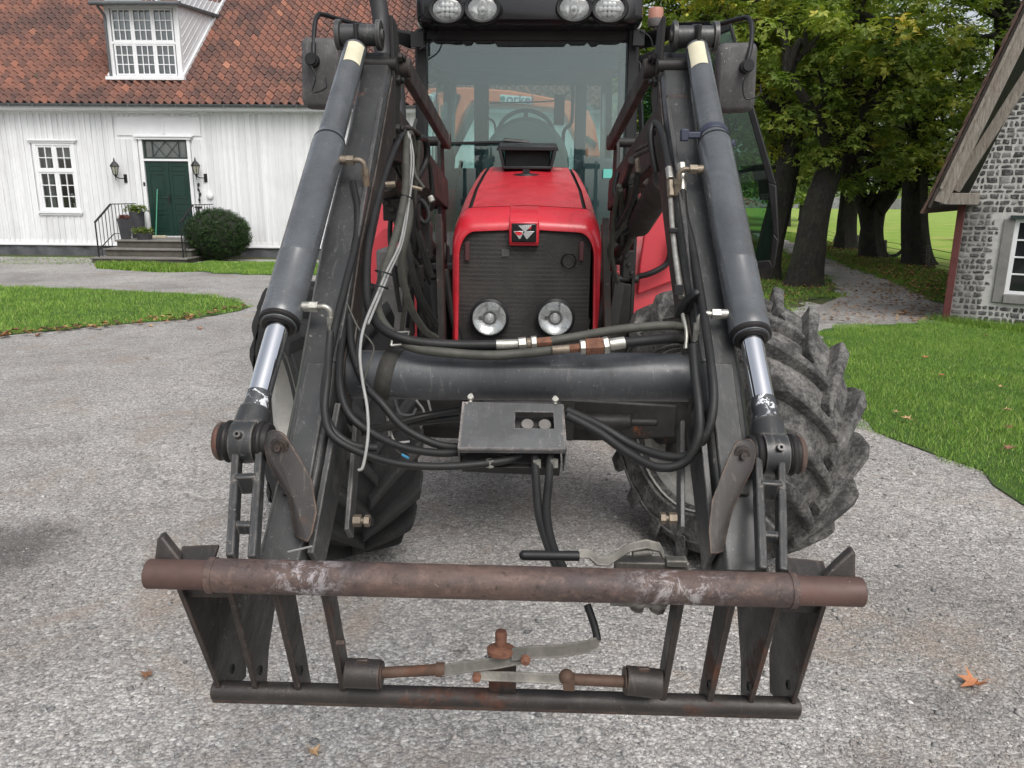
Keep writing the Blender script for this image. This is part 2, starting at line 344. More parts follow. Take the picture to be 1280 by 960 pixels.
def soil_mat(name, ca, cb, cc=None, s=3):
    m, t, b, o = nodes(name); tc = N(t, 'TexCoord').outputs['Object']
    c = ramp(t, noise(t, tc, s, 9, .75), [(.3, ca), (.7, cb)])
    if cc: c = mixc(t, thr(t, noise(t, tc, .35, 6, .7), .5, .62), c, cc)
    t.links.new(c, b.inputs['Base Color']); b.inputs['Roughness'].default_value = .95; bump(t, b, noise(t, tc, 40, 5, .8), .6, .02); return m
MLAWN = soil_mat('lawn_soil', (.035, .075, .012), (.07, .14, .02), s=18)
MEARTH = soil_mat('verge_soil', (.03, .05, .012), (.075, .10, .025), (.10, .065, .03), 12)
MFIELD = soil_mat('field_grass', (.16, .27, .03), (.26, .38, .05), (.34, .36, .09), 1.2)
MHILL = soil_mat('far_hill_green', (.05, .075, .04), (.11, .14, .06), None, .08)

def noisy(poly, step=.35, amp=.12, fix=()):
    out = []; n = len(poly)
    for i in range(n):
        a = V((poly[i][0], poly[i][1])); b = V((poly[(i+1) % n][0], poly[(i+1) % n][1])); L = (b-a).length; m = max(1, min(80, int(L/step)))
        nn = V((-(b-a).y, (b-a).x)).normalized()
        for j in range(m):
            k = 0 if (i in fix) else amp*random.uniform(-1, 1); out.append(a.lerp(b, j/m)+nn*k)
    return out
def sheet(name, poly, z, mat, **kw):
    mb = MB(); mb.add([(p[0], p[1], z) for p in poly], [tuple(range(len(poly)))])
    o = make(name, mb.v, mb.f, mat, smooth=0); 
    if o.data.polygons[0].normal.z < 0: o.data.flip_normals()
    return setp(o, kind='structure')
def gp(lst): return [(G(x, y).x, G(x, y).y) for x, y in lst]
sheet('ground', [(-500, -300), (500, -300), (500, 900), (-500, 900)], -.004, MEARTH)
road_c = gp([(1010, 292), (1000, 296), (1035, 310), (1062, 322), (1100, 333), (1150, 352), (1200, 370)])
# yard
yard = [(-60, -40), (30, -40), (30, 3.2), (7.4, 5.6), (6.9, 9.4), (6.2, 10.8), (6.6, 12.2)] + gp([(1045, 385), (985, 372), (965, 350)]) + [(3.6, 20.), (4.4, 24), (1.2, 26), (1.0, 21.0), (-1, 20.3), (-60, 20.3)]
sheet('yard', yard, .002, MG)
road = gp([(1180, 404), (1182, 380), (1150, 362), (1110, 349), (1062, 333), (1030, 318), (1000, 305), (978, 297), (962, 292)]) + gp([(940, 291), (950, 298), (968, 307), (990, 318), (1015, 334), (1040, 355), (1050, 370), (1030, 383), (1000, 392), (1000, 402), (1090, 408)])
sheet('road', noisy(road, .5, .08), .006, MR)
FL = gp([(985, 291), (1008, 297.5), (1041, 304), (1072, 310), (1107, 320), (1160, 337), (1215, 351), (1270, 366)])
sheet('field', FL+[(60, 12), (300, 150), (-60, 170), (5, 60)], .0, MFIELD)
# far hill
mb = MB(); rings = []
xs = [(-300+12*i) for i in range(61)]
for k, (Y, hf) in enumerate(((165, 0), (175, .35), (200, .8), (240, 1.), (300, .9))):
    rings.append([V((x, Y, -.5+hf*(7+5*math.sin(x*.018+1)+3*math.sin(x*.05)+1.2*math.sin(x*.21)))) for x in xs])
mb.loft(rings, caps=False, closed=False); setp(obj('hills', mb, MHILL, loc=(0, 0, 0)), kind='structure')

# ---- lawns and grass
def inpoly(px, py, poly):
    x = np.array([p[0] for p in poly]); y = np.array([p[1] for p in poly]); ins = np.zeros(len(px), bool); j = len(x)-1
    for i in range(len(x)):
        c = ((y[i] > py) != (y[j] > py)) & (px < (x[j]-x[i])*(py-y[i])/(y[j]-y[i]+1e-12)+x[i]); ins ^= c; j = i
    return ins
def blade_mat(name, stops):
    m, t, b, o = nodes(name); c = attr_ramp(t, stops); tc = N(t, 'TexCoord').outputs['Object']
    c = mixc(t, 1., c, ramp(t, noise(t, tc, 1.7, 6, .7), [(.3, (.72, .78, .75)), (.7, (1.25, 1.15, 1.1))]), 'MULTIPLY')
    t.links.new(c, b.inputs['Base Color']); b.inputs['Roughness'].default_value = .6; b.inputs['Specular IOR Level'].default_value = .25
    return m
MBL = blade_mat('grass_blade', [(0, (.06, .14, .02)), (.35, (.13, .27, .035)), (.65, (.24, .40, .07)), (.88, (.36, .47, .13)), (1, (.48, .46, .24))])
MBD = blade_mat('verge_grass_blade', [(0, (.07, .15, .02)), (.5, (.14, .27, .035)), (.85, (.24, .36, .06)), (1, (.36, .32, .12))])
def grass(name, poly, n, hgt, wid, z, mat, dens_edge=True):
    xs_ = np.array([p[0] for p in poly]); ys_ = np.array([p[1] for p in poly])
    X = rng.uniform(xs_.min(), xs_.max(), n*3); Y = rng.uniform(ys_.min(), ys_.max(), n*3)
    k = inpoly(X, Y, poly); X = X[k][:n]; Y = Y[k][:n]; n = len(X)
    # clumps
    cl = .5+.5*np.sin(X*2.1+np.sin(Y*1.7)*1.5)*np.sin(Y*2.6+np.sin(X*1.3)); h = hgt*(.55+.5*cl)*rng.uniform(.5, 1.25, n)
    a = rng.uniform(0, 2*np.pi, n); l = rng.uniform(.1, .9, n)*h; b = rng.uniform(0, 2*np.pi, n); wx = wid*rng.uniform(.6, 1.2, n)
    P0 = np.stack([X-np.cos(b)*wx/2, Y-np.sin(b)*wx/2, np.full(n, z)], 1); P1 = np.stack([X+np.cos(b)*wx/2, Y+np.sin(b)*wx/2, np.full(n, z)], 1)
    P2 = np.stack([X+np.cos(a)*l, Y+np.sin(a)*l, z+h], 1)
    vs = np.stack([P0, P1, P2], 1).reshape(-1, 3); f = np.arange(3*n).reshape(-1, 3)
    tint = np.clip(rng.beta(2.2, 2.6, n)+.12*(cl-.5)+(rng.random(n) > .97)*.5, 0, 1)
    return setp(make(name, vs, f, mat, smooth=0, fattr=tint), kind='stuff')
def lawn(nm, poly, n, hgt, wid, amp=.10, mat=MBL, soil=MLAWN):
    pl = noisy(poly, .22, amp); sheet(nm, pl, .011, soil)
    q = noisy(poly, .18, amp*2.4); o = grass('grass', q, n, hgt, wid, .01, mat); return o
rl = gp([(1030, 412), (1100, 408), (1183, 404)]) + [(6.55, 10.2), (8.6, 8.4)] + gp([(1400, 700)]) + gp([(1285, 628), (1220, 590), (1160, 566), (1110, 549), (1076, 538), (1050, 500), (1030, 450)])
setp(lawn('lawn', rl, 150000, .045, .0045), 'bright green mown grass of the lawn in front of the stone barn', 'grass')
ll = [(-22, G(0, 358).y), ] + gp([(0, 359), (120, 362), (240, 368), (290, 375), (313, 384), (285, 392), (230, 400), (130, 408), (0, 421)]) + [(-16, 9.3)]
setp(lawn('lawn', ll, 120000, .06, .008, .05), 'green grass of the tapering lawn island in the gravel yard', 'grass')
hl = gp([(205, 332), (262, 328), (370, 329), (430, 330)]) + [(-1.5, 20.9), (-.5, 17.4)] + gp([(345, 345), (270, 342), (220, 337)])
setp(lawn('lawn', hl, 45000, .06, .012, .08), 'strip of green grass along the white house wall', 'grass')
hs_ = [(-24, 20.9)] + gp([(128, 322), (128, 331), (0, 331)]) + [(-24, 19.2)]
o = grass('grass', hs_, 5000, .035, .02, 0, MBD); setp(o, 'sparse moss and weeds along the house foundation', 'weeds')
v1 = gp([(925, 420), (960, 400), (1010, 376), (1042, 371), (1046, 362), (1030, 344), (1000, 326), (975, 312), (950, 302), (930, 300)]) + [(3.6, 24), (3.4, 16)]
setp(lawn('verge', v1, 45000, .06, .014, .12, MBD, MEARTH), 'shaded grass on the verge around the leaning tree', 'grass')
v2 = gp([(1182, 383), (1110, 350), (1062, 334), (1030, 319), (1000, 306), (975, 297), (970, 290), (985, 291), (1008, 297), (1041, 303.5), (1072, 309.5), (1107, 319), (1160, 336), (1215, 350)]) + [(9.5, 14.5)]
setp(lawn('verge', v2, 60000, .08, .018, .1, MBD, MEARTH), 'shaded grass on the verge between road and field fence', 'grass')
# weeds at foot of steps
o = grass('weeds', gp([(120, 336), (120, 330), (210, 332), (245, 333), (245, 340), (200, 341)]), 4500, .13, .03, 0, MBD); setp(o, 'low weeds growing at the foot of the stone steps', 'weeds')
o = grass('weeds', [(5.75, 11.2), (5.9, 10.75), (6.75, 9.6), (7.7, 9.2), (7.9, 9.7), (6.3, 11)], 9000, .13, .008, 0, MBD); setp(o, 'taller grass and weeds against the foot of the stone wall', 'weeds')

# ---- loose stones in the yard near the camera
n = 42000
X = rng.uniform(-3.2, 3.4, n); Y = 1.3+rng.random(n)**1.4*6.5
r = rng.uniform(.0022, .0055, n)*(1+(rng.random(n) > .97)*1.9)
base = np.array([(1,0,0),(-1,0,0),(0,1,0),(0,-1,0),(0,0,.7),(0,0,-.5)], float)
jit = rng.uniform(.7, 1.3, (n, 6, 1)); ang = rng.uniform(0, 2*np.pi, n); ca, sa = np.cos(ang), np.sin(ang)
P = base[None]*jit*r[:, None, None]; P[:, :, 0] *= rng.uniform(.8, 1.5, (n, 1))
Px = P[:, :, 0]*ca[:, None]-P[:, :, 1]*sa[:, None]; Py = P[:, :, 0]*sa[:, None]+P[:, :, 1]*ca[:, None]
P = np.stack([Px+X[:, None], Py+Y[:, None], P[:, :, 2]+.004], 2).reshape(-1, 3)
F8 = np.array([(0,2,4),(2,1,4),(1,3,4),(3,0,4),(2,0,5),(1,2,5),(3,1,5),(0,3,5)])
F = (F8[None]+(np.arange(n)*6)[:, None, None]).reshape(-1, 3)
m, t, b, o_ = nodes('loose_stone'); t.links.new(attr_ramp(t, [(0, (.10, .10, .105)), (.4, (.30, .295, .285)), (.75, (.42, .385, .355)), (1, (.70, .69, .68))]), b.inputs['Base Color']); b.inputs['Roughness'].default_value = .85
xx_ = rng.random(n) > .965
setp(make('loose_gravel', P, F, m, smooth=0, fattr=np.repeat(rng.beta(2, 2.4, n), 8)), 'loose grey gravel lying on the worn yard surface', 'gravel', kind='stuff')

# ---- leaves
def leafshape(s=1.):
    pts = []
    for k, (a, r_) in enumerate([(-90, .25), (-62, .55), (-35, .30), (-5, .85), (20, .42), (48, .95), (68, .5), (90, 1.1), (112, .5), (132, .95), (160, .42), (185, .85), (215, .30), (242, .55)]):
        a = math.radians(a); pts.append(V((math.cos(a)*r_*s*.5, math.sin(a)*r_*s*.5, 0)))
    return pts
LM = [paint('dry_leaf_orange', (.42, .17, .07), .7, 0, .2, 30), paint('dry_leaf_brown', (.22, .11, .06), .75, 0, .25, 30), paint('dry_leaf_tan', (.45, .29, .15), .7, 0, .2, 30)]
def leaf_obj(x, y, s, mat, label, group, curl=.4, z=.012, rz=None):
    mb = MB(); pts = leafshape(s); rz = random.uniform(0, 6.28) if rz is None else rz
    R = Matrix.Rotation(rz, 3, 'Z'); c = V((0, 0, .0)); 
    up = [R @ V((p.x, p.y, curl*(p.x**2)/s*1.8+random.uniform(0, .09)*s+.1*s*(p.y/s+.5)*random.random())) for p in pts]
    vs = [V((x, y, z))+c]+[V((x, y, z))+p for p in up]; n_ = len(up)
    mb.add(vs, [(0, 1+i, 1+(i+1) % n_) for i in range(n_)])
    st = [V((x, y, z+.002)), V((x, y, z+.004))+R @ V((.05*s, -.6*s, 0))]; mb.tube(st, .0012, 5, 1)
    return setp(obj('fallen_leaf', mb, mat, loc=(x, y, z), smooth=0), label, 'leaf', group)
g = G(1218, 858); leaf_obj(g.x, g.y, .125, LM[0], 'large curled orange maple leaf lying alone on the gravel at the right', None, .9, .008, 1.9)
for i, (px, py, s, k, lb) in enumerate([(1156, 452, .10, 0, 'orange leaf on the lawn nearest the barn wall'), (1176, 475, .085, 0, 'rusty leaf on the lawn beside the front tyre top'), (1134, 531, .11, 2, 'pale tan leaf near the lawn edge beside the tyre'),
     (1258, 541, .09, 1, 'dark red brown leaf on the lawn at the right'), (1259, 569, .12, 1, 'brown curled leaf on the lawn close to its gravel edge'), (1252, 490, .08, 2, 'small tan leaf high on the lawn at the right'), (1257, 519, .08, 2, 'tan leaf between a dark red leaf and the wall on the lawn'),
     (1121, 522, .07, 2, 'tiny tan leaf on the lawn edge left of the paler leaf'), (1232, 424, .07, 1, 'small brown leaf at the foot of the stone wall')]):
    g = G(px, py); leaf_obj(g.x, g.y, s, LM[k], lb, 'fallen leaves on the right lawn', .5, .045)
for (px, py, s, k, lb) in [(392, 943, .06, 2, 'small pale leaf scrap on the gravel at the bottom edge'), (185, 846, .07, 1, 'dry brown leaf tuft on the gravel beside the loader frame'), (47, 421, .14, 1, 'brown leaf on gravel beside the lawn island'), (188, 409, .12, 2, 'tan leaf at the lawn island edge'), (250, 412, .12, 0, 'orange leaf on gravel below the lawn island')]:
    g = G(px, py); leaf_obj(g.x, g.y, s, LM[k], lb, 'fallen leaves on the gravel yard', .6, .01)
def litter(poly, n, s, label, z=.02):
    xs_ = np.array([p[0] for p in poly]); ys_ = np.array([p[1] for p in poly]); X = rng.uniform(xs_.min(), xs_.max(), n*4); Y = rng.uniform(ys_.min(), ys_.max(), n*4)
    k = inpoly(X, Y, poly); X = X[k][:n]; Y = Y[k][:n]; n = len(X); a = rng.uniform(0, 6.28, n); S = s*rng.uniform(.5, 1.2, n)
    q = np.array([(-.5, 0, 0), (0, -.35, .18), (.55, 0, .05), (0, .35, .22)]); Q = q[None]*S[:, None, None]
    Qx = Q[:, :, 0]*np.cos(a)[:, None]-Q[:, :, 1]*np.sin(a)[:, None]+X[:, None]; Qy = Q[:, :, 0]*np.sin(a)[:, None]+Q[:, :, 1]*np.cos(a)[:, None]+Y[:, None]
    vs = np.stack([Qx, Qy, Q[:, :, 2]+z+rng.uniform(0, .04, (n, 1))], 2).reshape(-1, 3); f = np.arange(4*n).reshape(-1, 4)
    return setp(make('leaf_litter', vs, f, MLIT, smooth=0, fattr=rng.random(n)), label, 'leaves', kind='stuff')
m, t, b, o_ = nodes('leaf_litter'); t.links.new(attr_ramp(t, [(0, (.10, .05, .025)), (.5, (.27, .13, .05)), (.8, (.40, .20, .07)), (1, (.48, .34, .12))]), b.inputs['Base Color']); b.inputs['Roughness'].default_value = .7; MLIT = m
litter(v1, 1500, .085, 'brown leaf litter around the foot of the leaning tree', .04)
litter(gp([(1185, 404), (1184, 372), (1110, 346), (1062, 332), (1030, 317), (1000, 305), (985, 306), (1040, 335), (1085, 355), (1110, 380), (1120, 404)]), 900, .075, 'brown leaves strewn along the right side of the road')
litter(gp([(1183, 384), (1110, 350), (1062, 333), (1000, 305), (1010, 298), (1100, 322), (1200, 345)]), 2200, .085, 'brown leaves caught in the verge by the fence', .06)
litter(gp([(985, 410), (1185, 402), (1150, 362), (1050, 350), (1050, 372)]), 420, .07, 'scattered leaves on the gravel where road meets yard', .012)
litter(gp([(0, 424), (240, 402), (310, 386), (312, 382), (230, 397), (0, 418)]), 160, .10, 'brown leaves along the edge of the lawn island', .02)

# ================================================================== WHITE HOUSE
HW = 21.0; HX0, HX1 = -24., 1.6; ZE = 3.86
house = empty('white_house', (-10, HW, 0), 'white boarded farmhouse with orange red clay tile roof, dormer and dark green double door', 'house')
WINP = (-13.21, -12.20, 1.20, 2.92); DOORP = (-10.36, -9.07, .55, 3.05)
# boards
mb = MB(); x = HX0; mt_ = MB()
m, t, b, o_ = nodes('white_boards'); tc = N(t, 'TexCoord').outputs['Object']
c = attr_ramp(t, [(0, (.66, .67, .68)), (1, (.80, .81, .82))])
st = noise(t, vscale(t, tc, (9, 9, .7)), 2.2, 7, .75); c = mixc(t, mul(t, thr(t, st, .52, .72), .5), c, (.42, .42, .41))
c = mixc(t, mul(t, thr(t, noise(t, tc, .9, 5, .6), .5, .68), .25), c, (.50, .50, .48))
t.links.new(c, b.inputs['Base Color']); b.inputs['Roughness'].default_value = .7; bump(t, b, st, .35, .01); MBOARD = m
fat = []
holes = [WINP, DOORP, (-10.95, -8.72, 3.05, 3.62)]
while x < HX1:
    wd = random.uniform(.135, .175)
    for lay, (a0, a1, yy, th) in enumerate(((x, x+wd, HW, .022), (x+wd-.03, x+wd+.03, HW-.022, .02))):
        segs = [(.33, ZE)]
        for (hx0, hx1, hz0, hz1) in holes:
            if a1 > hx0 and a0 < hx1:
                ns = []
                for s0, s1 in segs:
                    if s0 < hz0: ns.append((s0, min(s1, hz0)))
                    if s1 > hz1: ns.append((max(s0, hz1), s1))
                segs = ns
        for s0, s1 in segs:
            if s1-s0 < .02: continue
            j = random.uniform(-.004, .004); mb.bb((a0+.002, yy-th+j, s0), (a1-.002, yy+j, s1)); fat += [random.random()]*6
    x += wd
obj('wall_boards', mb, MBOARD, house, smooth=0, fattr=fat)
mb = MB(); 
for a, c2 in (((HX0, HW+.01, .0), (WINP[0]-.05, HW+.2, ZE)), ((WINP[1]+.05, HW+.01, 0), (DOORP[0]-.05, HW+.2, ZE)), ((DOORP[1]+.05, HW+.01, 0), (HX1, HW+.2, ZE)),
            ((WINP[0]-.05, HW+.01, 0), (WINP[1]+.05, HW+.2, WINP[2])), ((WINP[0]-.05, HW+.01, WINP[3]), (WINP[1]+.05, HW+.2, ZE)),
            ((DOORP[0]-.05, HW+.01, 0), (DOORP[1]+.05, HW+.2, DOORP[2])), ((DOORP[0]-.05, HW+.01, DOORP[3]), (DOORP[1]+.05, HW+.2, ZE)),
            ((HX1-.2, HW+.2, 0), (HX1, HW+9, ZE)), ((HX0, HW+.2, 0), (HX0+.2, HW+9, ZE)), ((HX0+.2, HW+8.8, 0), (HX1-.2, HW+9, ZE))): mb.bb(a, c2)
mb.prism([(HX1-.1, HW+.02, ZE), (HX1-.1, HW+8.98, ZE), (HX1-.1, HW+4.5, ZE+3.4)], (.1, 0, 0))
obj('wall_core', mb, MT['white'], house)
mb = MB(); mb.bb((HX0-.05, HW-.035, .30), (-10.42, HW, .42)); mb.bb((-9.0, HW-.035, .28), (HX1+.03, HW, .40))
mb.bb((HX0-.05, HW-.07, .27), (-10.42, HW-.036, .325)); mb.bb((-9., HW-.07, .25), (HX1+.03, HW-.036, .305)); mb.bb((HX0, HW-.04, ZE-.16), (HX1, HW-.026, ZE))
mb.bb((HX1-.1, HW-.05, .4), (HX1+.03, HW-.0, ZE-.16))
obj('trim_board', mb, MT['white'], house, bevel=.006)
MFND = paint('grey_foundation', (.085, .087, .095), .9, 0, .35, 3, bmp=1., bscl=16, dust=.2, dustcol=(.16, .15, .14))
mb = MB(); rings = []
for i, zz in enumerate((-.05, .1, .2, .28)):
    rings.append([V((HX0+k*.2, HW-.02+.02*math.sin(k*1.7+i)+random.uniform(-.012, .012), zz)) for k in range(int((HX1-HX0)/.2)+1)])
mb.loft(rings[::-1], caps=False, closed=False); obj('foundation', mb, MFND, house)
# window
def sash(mb, x0, x1, z0, z1, y, nx, nz, fr=.045, bar=.022, th=.03):
    mb.bb((x0, y, z0), (x0+fr, y+th, z1)); mb.bb((x1-fr, y, z0), (x1, y+th, z1)); mb.bb((x0+fr, y, z0), (x1-fr, y+th, z0+fr)); mb.bb((x0+fr, y, z1-fr), (x1-fr, y+th, z1))
    for i in range(1, nx): xx = x0+fr+(x1-x0-2*fr)*i/nx; mb.bb((xx-bar/2, y+.004, z0+fr), (xx+bar/2, y+th-.004, z1-fr))
    for i in range(1, nz): zz = z0+fr+(z1-z0-2*fr)*i/nz; mb.bb((x0+fr, y+.006, zz-bar/2), (x1-fr, y+th-.006, zz+bar/2))
x0, x1, z0, z1 = WINP; mb = MB()
mb.bb((x0-.06, HW-.05, z0-.03), (x0+.03, HW+.06, z1+.03)); mb.bb((x1-.03, HW-.05, z0-.03), (x1+.06, HW+.06, z1+.03)); mb.bb((x0+.03, HW-.05, z1-.04), (x1-.03, HW+.06, z1+.03)); mb.bb((x0+.03, HW-.05, z0-.03), (x1-.03, HW+.06, z0+.03))
mb.bb((x0-.12, HW-.08, z1+.03), (x1+.12, HW-.0, z1+.075)); mb.bb((x0-.16, HW-.11, z1+.075), (x1+.16, HW-.0, z1+.11)); 
win = obj('window', mb, MT['white'], house, bevel=.006)
mb = MB(); mb.bb((x0-.10, HW-.11, z0-.075), (x1+.10, HW-.05, z0-.032)); mb.bb((x0-.07, HW-.075, z0-.13), (x1+.07, HW-.026, z0-.076)); obj('sill', mb, MT['white'], win, bevel=.005)
mb = MB(); zm = z0+1.03; xm = (x0+x1)/2
sash(mb, x0+.03, xm-.02, z0+.03, zm-.03, HW-.03, 2, 3); sash(mb, xm+.02, x1-.03, z0+.03, zm-.03, HW-.03, 2, 3)
sash(mb, x0+.03, xm-.02, zm+.03, z1-.04, HW-.03, 2, 2); sash(mb, xm+.02, x1-.03, zm+.03, z1-.04, HW-.03, 2, 2)
mb.bb((xm-.02, HW-.045, z0+.03), (xm+.02, HW+.02, z1-.04)); mb.bb((x0+.03, HW-.05, zm-.03), (x1-.03, HW+.015, zm+.03)); obj('frame', mb, MT['white'], win)
mb = MB(); mb.bb((x0, HW+.0, z0), (x1, HW+.004, z1)); obj('pane', mb, MT['clear'], win)
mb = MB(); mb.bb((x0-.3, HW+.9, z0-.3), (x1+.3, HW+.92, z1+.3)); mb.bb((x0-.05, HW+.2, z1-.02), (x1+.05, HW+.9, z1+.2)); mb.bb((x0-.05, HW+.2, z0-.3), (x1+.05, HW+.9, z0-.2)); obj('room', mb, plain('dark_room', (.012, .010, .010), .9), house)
mb = MB()
MCUR = paint('grey_curtain', (.34, .35, .35), .8, 0, .1, 20)
for (a, bq, zz0, zz1) in ((x0+.05, x0+.30, z0+.05, z1-.05), (x0+.30, x1-.05, z1-.38, z1-.05)):
    rg = [[V((a+(bq-a)*k/16, HW+.16+.02*math.sin(k*1.9), zz)) for k in range(17)] for zz in (zz1, zz0)]; mb.loft(rg, caps=False, closed=False)
obj('curtain', mb, MCUR, win)
# flowers on window sill
MFLW = paint('white_orchid', (.72, .71, .70), .6, 0, .1, 30); MPOTW = paint('pale_flower_pot', (.55, .54, .5), .5, 0, .1, 8)
for (fx, fz, hh, lb) in ((x0+.42, z0+.05, .42, 'pale vase with white flowers behind the house window, tallest of the two'), (x1-.16, z0+.05, .30, 'white flowering pot plant at the right end of the window sill inside')):
    e = empty('flower_pot', (fx, HW+.1, fz), lb, 'flower pot'); mb = MB(); mb.lathe([(.001, 0), (.04, 0), (.06, .14), (.055, .14), (.001, .12)], (fx, HW+.1, fz), (0, 0, 1), 14); obj('pot', mb, MPOTW, e)
    mb = MB()
    for k in range(7): mb.ball((fx+random.uniform(-.07, .07), HW+.1+random.uniform(-.03, .03), fz+hh*random.uniform(.6, 1.25)), .032, 8, 6)
    for k in range(4): mb.tube([(fx, HW+.1, fz+.12), (fx+random.uniform(-.06, .06), HW+.1, fz+hh)], .005, 5, 1)
    obj('flowers', mb, MFLW, e)
# door
DG = paint('dark_green_door_paint', (.006, .030, .022), .4, 0, .15, 3)
x0, x1 = -10.30, -9.12; z0, z1 = .56, 2.50; xm = (x0+x1)/2
mb = MB(); mb.bb((x0, HW+.0, z0), (xm-.003, HW+.05, z1)); mb.bb((xm+.003, HW+.0, z0), (x1, HW+.05, z1)); mb.bb((xm-.03, HW-.02, z0), (xm+.03, HW-.001, z1))
for (a, bq) in ((x0+.09, xm-.10), (xm+.10, x1-.09)):
    for (c0, c1) in ((z0+.12, z0+.58), (z0+.66, z0+.86), (z0+.98, z1-.32), (z1-.25, z1-.1)):
        mb.bb((a, HW-.012, c0), (bq, HW-.001, c0+.025)); mb.bb((a, HW-.012, c1-.025), (bq, HW-.001, c1)); mb.bb((a, HW-.012, c0+.025), (a+.025, HW-.001, c1-.025)); mb.bb((bq-.025, HW-.012, c0+.025), (bq, HW-.001, c1-.025))
        if c1-c0 > .3: mb.bb((a+.06, HW-.009, c0+.07), (bq-.06, HW-.001, c1-.07))
dr = obj('door', mb, DG, house, bevel=.003)
BLK = plain('black_iron', (.02, .02, .022), .45, .3)
mb = MB(); mb.cyl((xm-.0, HW-.05, z0+.98), (xm-.0, HW-.021, z0+.98), .03); mb.bb((xm-.018, HW-.045, z0+.85), (xm+.018, HW-.021, z0+1.08)); mb.tube([(xm, HW-.05, z0+1.0), (xm-.1, HW-.07, z0+.995)], .01, 8, 1); obj('handle', mb, BLK, dr)
mb = MB(); mb.bb((x0-.07, HW-.06, z0+1.30), (x0-.02, HW-.03, z0+1.40)); obj('door_lock_box', mb, MT['plastic'], house)
mb = MB(); mb.bb((x0-.10, HW-.05, .5), (x0-.005, HW+.05, 3.05)); mb.bb((x1+.005, HW-.05, .5), (x1+.09, HW+.05, 3.05)); mb.bb((x0-.005, HW-.045, z1+.005), (x1+.005, HW+.05, z1+.06)); mb.bb((x0-.15, HW-.09, 3.05), (x1+.14, HW+.02, 3.11)); mb.bb((x0-.2, HW-.12, 3.11), (x1+.19, HW+.02, 3.15))
# frieze with small central ornament
mb.bb((-10.95, HW-.025, 3.15), (-8.72, HW+.01, 3.62)); mb.bb((-10.6, HW-.075, 3.70), (-8.95, HW-.027, 3.76)); mb.bb((-10.56, HW-.05, 3.62), (-9.0, HW-.027, 3.64)); mb.bb((-9.72, HW-.055, 3.22), (-9.68, HW-.026, 3.50)); mb.bb((-9.76, HW-.05, 3.44), (-9.64, HW-.027, 3.47)); mb.bb((-9.75, HW-.05, 3.2), (-9.65, HW-.027, 3.23))
obj('door_surround', mb, MT['white'], house, bevel=.004)
mb = MB(); tx0, tx1, tz0, tz1 = x0-.0, x1+.0, z1+.06, 3.05
for a, bq in (((tx0, HW-.02, tz0), (tx0+.04, HW+.02, tz1)), ((tx1-.04, HW-.02, tz0), (tx1, HW+.02, tz1)), ((tx0+.04, HW-.02, tz0), (tx1-.04, HW+.02, tz0+.05)), ((tx0+.04, HW-.02, tz1-.05), (tx1-.04, HW+.02, tz1))): mb.bb(a, bq)
q = (tx1-tx0)
for k in (.2, .8): mb.bb((tx0+q*k-.008, HW-.01, tz0+.05), (tx0+q*k+.008, HW+.008, tz1-.05))
for (a, bq, dy) in ((.2, .5, 0), (.5, .2, .003), (.5, .8, 0), (.8, .5, .003)):
    mb.bar((tx0+q*a, HW+dy, tz0+.05), (tx0+q*bq, HW+dy, tz1-.05), .012, .014, (0, 1, 0))
tw = obj('transom_window', mb, plain('dark_green_grey_trim', (.03, .045, .042), .5), house)
mb = MB(); rg = [[V((tx0+(tx1-tx0)*k/60, HW+.07+.012*math.sin(k*1.35), zz)) for k in range(61)] for zz in (tz1, tz0)]; mb.loft(rg, caps=False, closed=False); obj('curtain', mb, MCUR, tw)
mb = MB(); mb.bb((tx0, HW+.022, tz0), (tx1, HW+.026, tz1)); obj('pane', mb, MT['clear'], tw)
# roof: pantiles as real curved rows
RP = math.radians(38.5); RY0, RZ0 = HW-.36, 3.93
def roofz(y): return RZ0+(y-RY0)*math.tan(RP)
up_ = V((0, math.cos(RP), math.sin(RP))); nr = V((0, -math.sin(RP), math.cos(RP)))
TW, TE, SEG = .215, .285, 8; ncol = int((HX1+.35-HX0+.3)/TW); nrow = 22
vs = []; fs = []; tn = []
prof = [(k/SEG, .050*math.sin(math.pi*2*(k/SEG)+.5)) for k in range(SEG+1)]
for c_ in range(ncol):
    bx = HX0-.3+c_*TW
    cshift = random.uniform(-.3, .3)
    for r_ in range(nrow):
        tnt = min(1, max(0, random.gauss(.47, .155)+cshift*.2)); o_i = len(vs)
        jx = random.uniform(-.006, .006); ju = random.uniform(-.012, .012); tl = random.uniform(-.006, .006)
        for (uu, hh) in ((-.03, .0), (-.03, .040), (TE+.03, -.004)):
            for (px_, h_) in prof:
                p = V((bx+px_*TW*1.03+jx, RY0, RZ0))+up_*(r_*TE+uu+ju-.018*math.sin(px_*math.pi))+nr*(h_+hh+(tl if px_ > .5 else 0)); vs.append(p)
        for rr_ in range(2):
            for k in range(SEG):
                a = o_i+rr_*(SEG+1)+k; fs.append((a, a+1, a+SEG+2, a+SEG+1)); tn.append(tnt)
m, t, b, o_ = nodes('clay_roof_tiles'); tc = N(t, 'TexCoord').outputs['Object']
c = attr_ramp(t, [(0, (.10, .062, .055)), (.3, (.17, .088, .070)), (.55, (.235, .110, .080)), (.8, (.30, .130, .088)), (1, (.42, .20, .13))])
c = mixc(t, mul(t, thr(t, noise(t, tc, .55, 6, .7, .5), .47, .60), .75), c, (.085, .055, .05)); c = mixc(t, mul(t, thr(t, noise(t, tc, 9, 7, .8), .60, .70), .8), c, (.035, .032, .03)); c = mixc(t, mul(t, thr(t, noise(t, tc, 22, 5, .8), .66, .72), .6), c, (.24, .22, .19))
c = mixc(t, mul(t, thr(t, noise(t, tc, 1.6, 5, .7), .62, .72), .45), c, (.10, .10, .04))
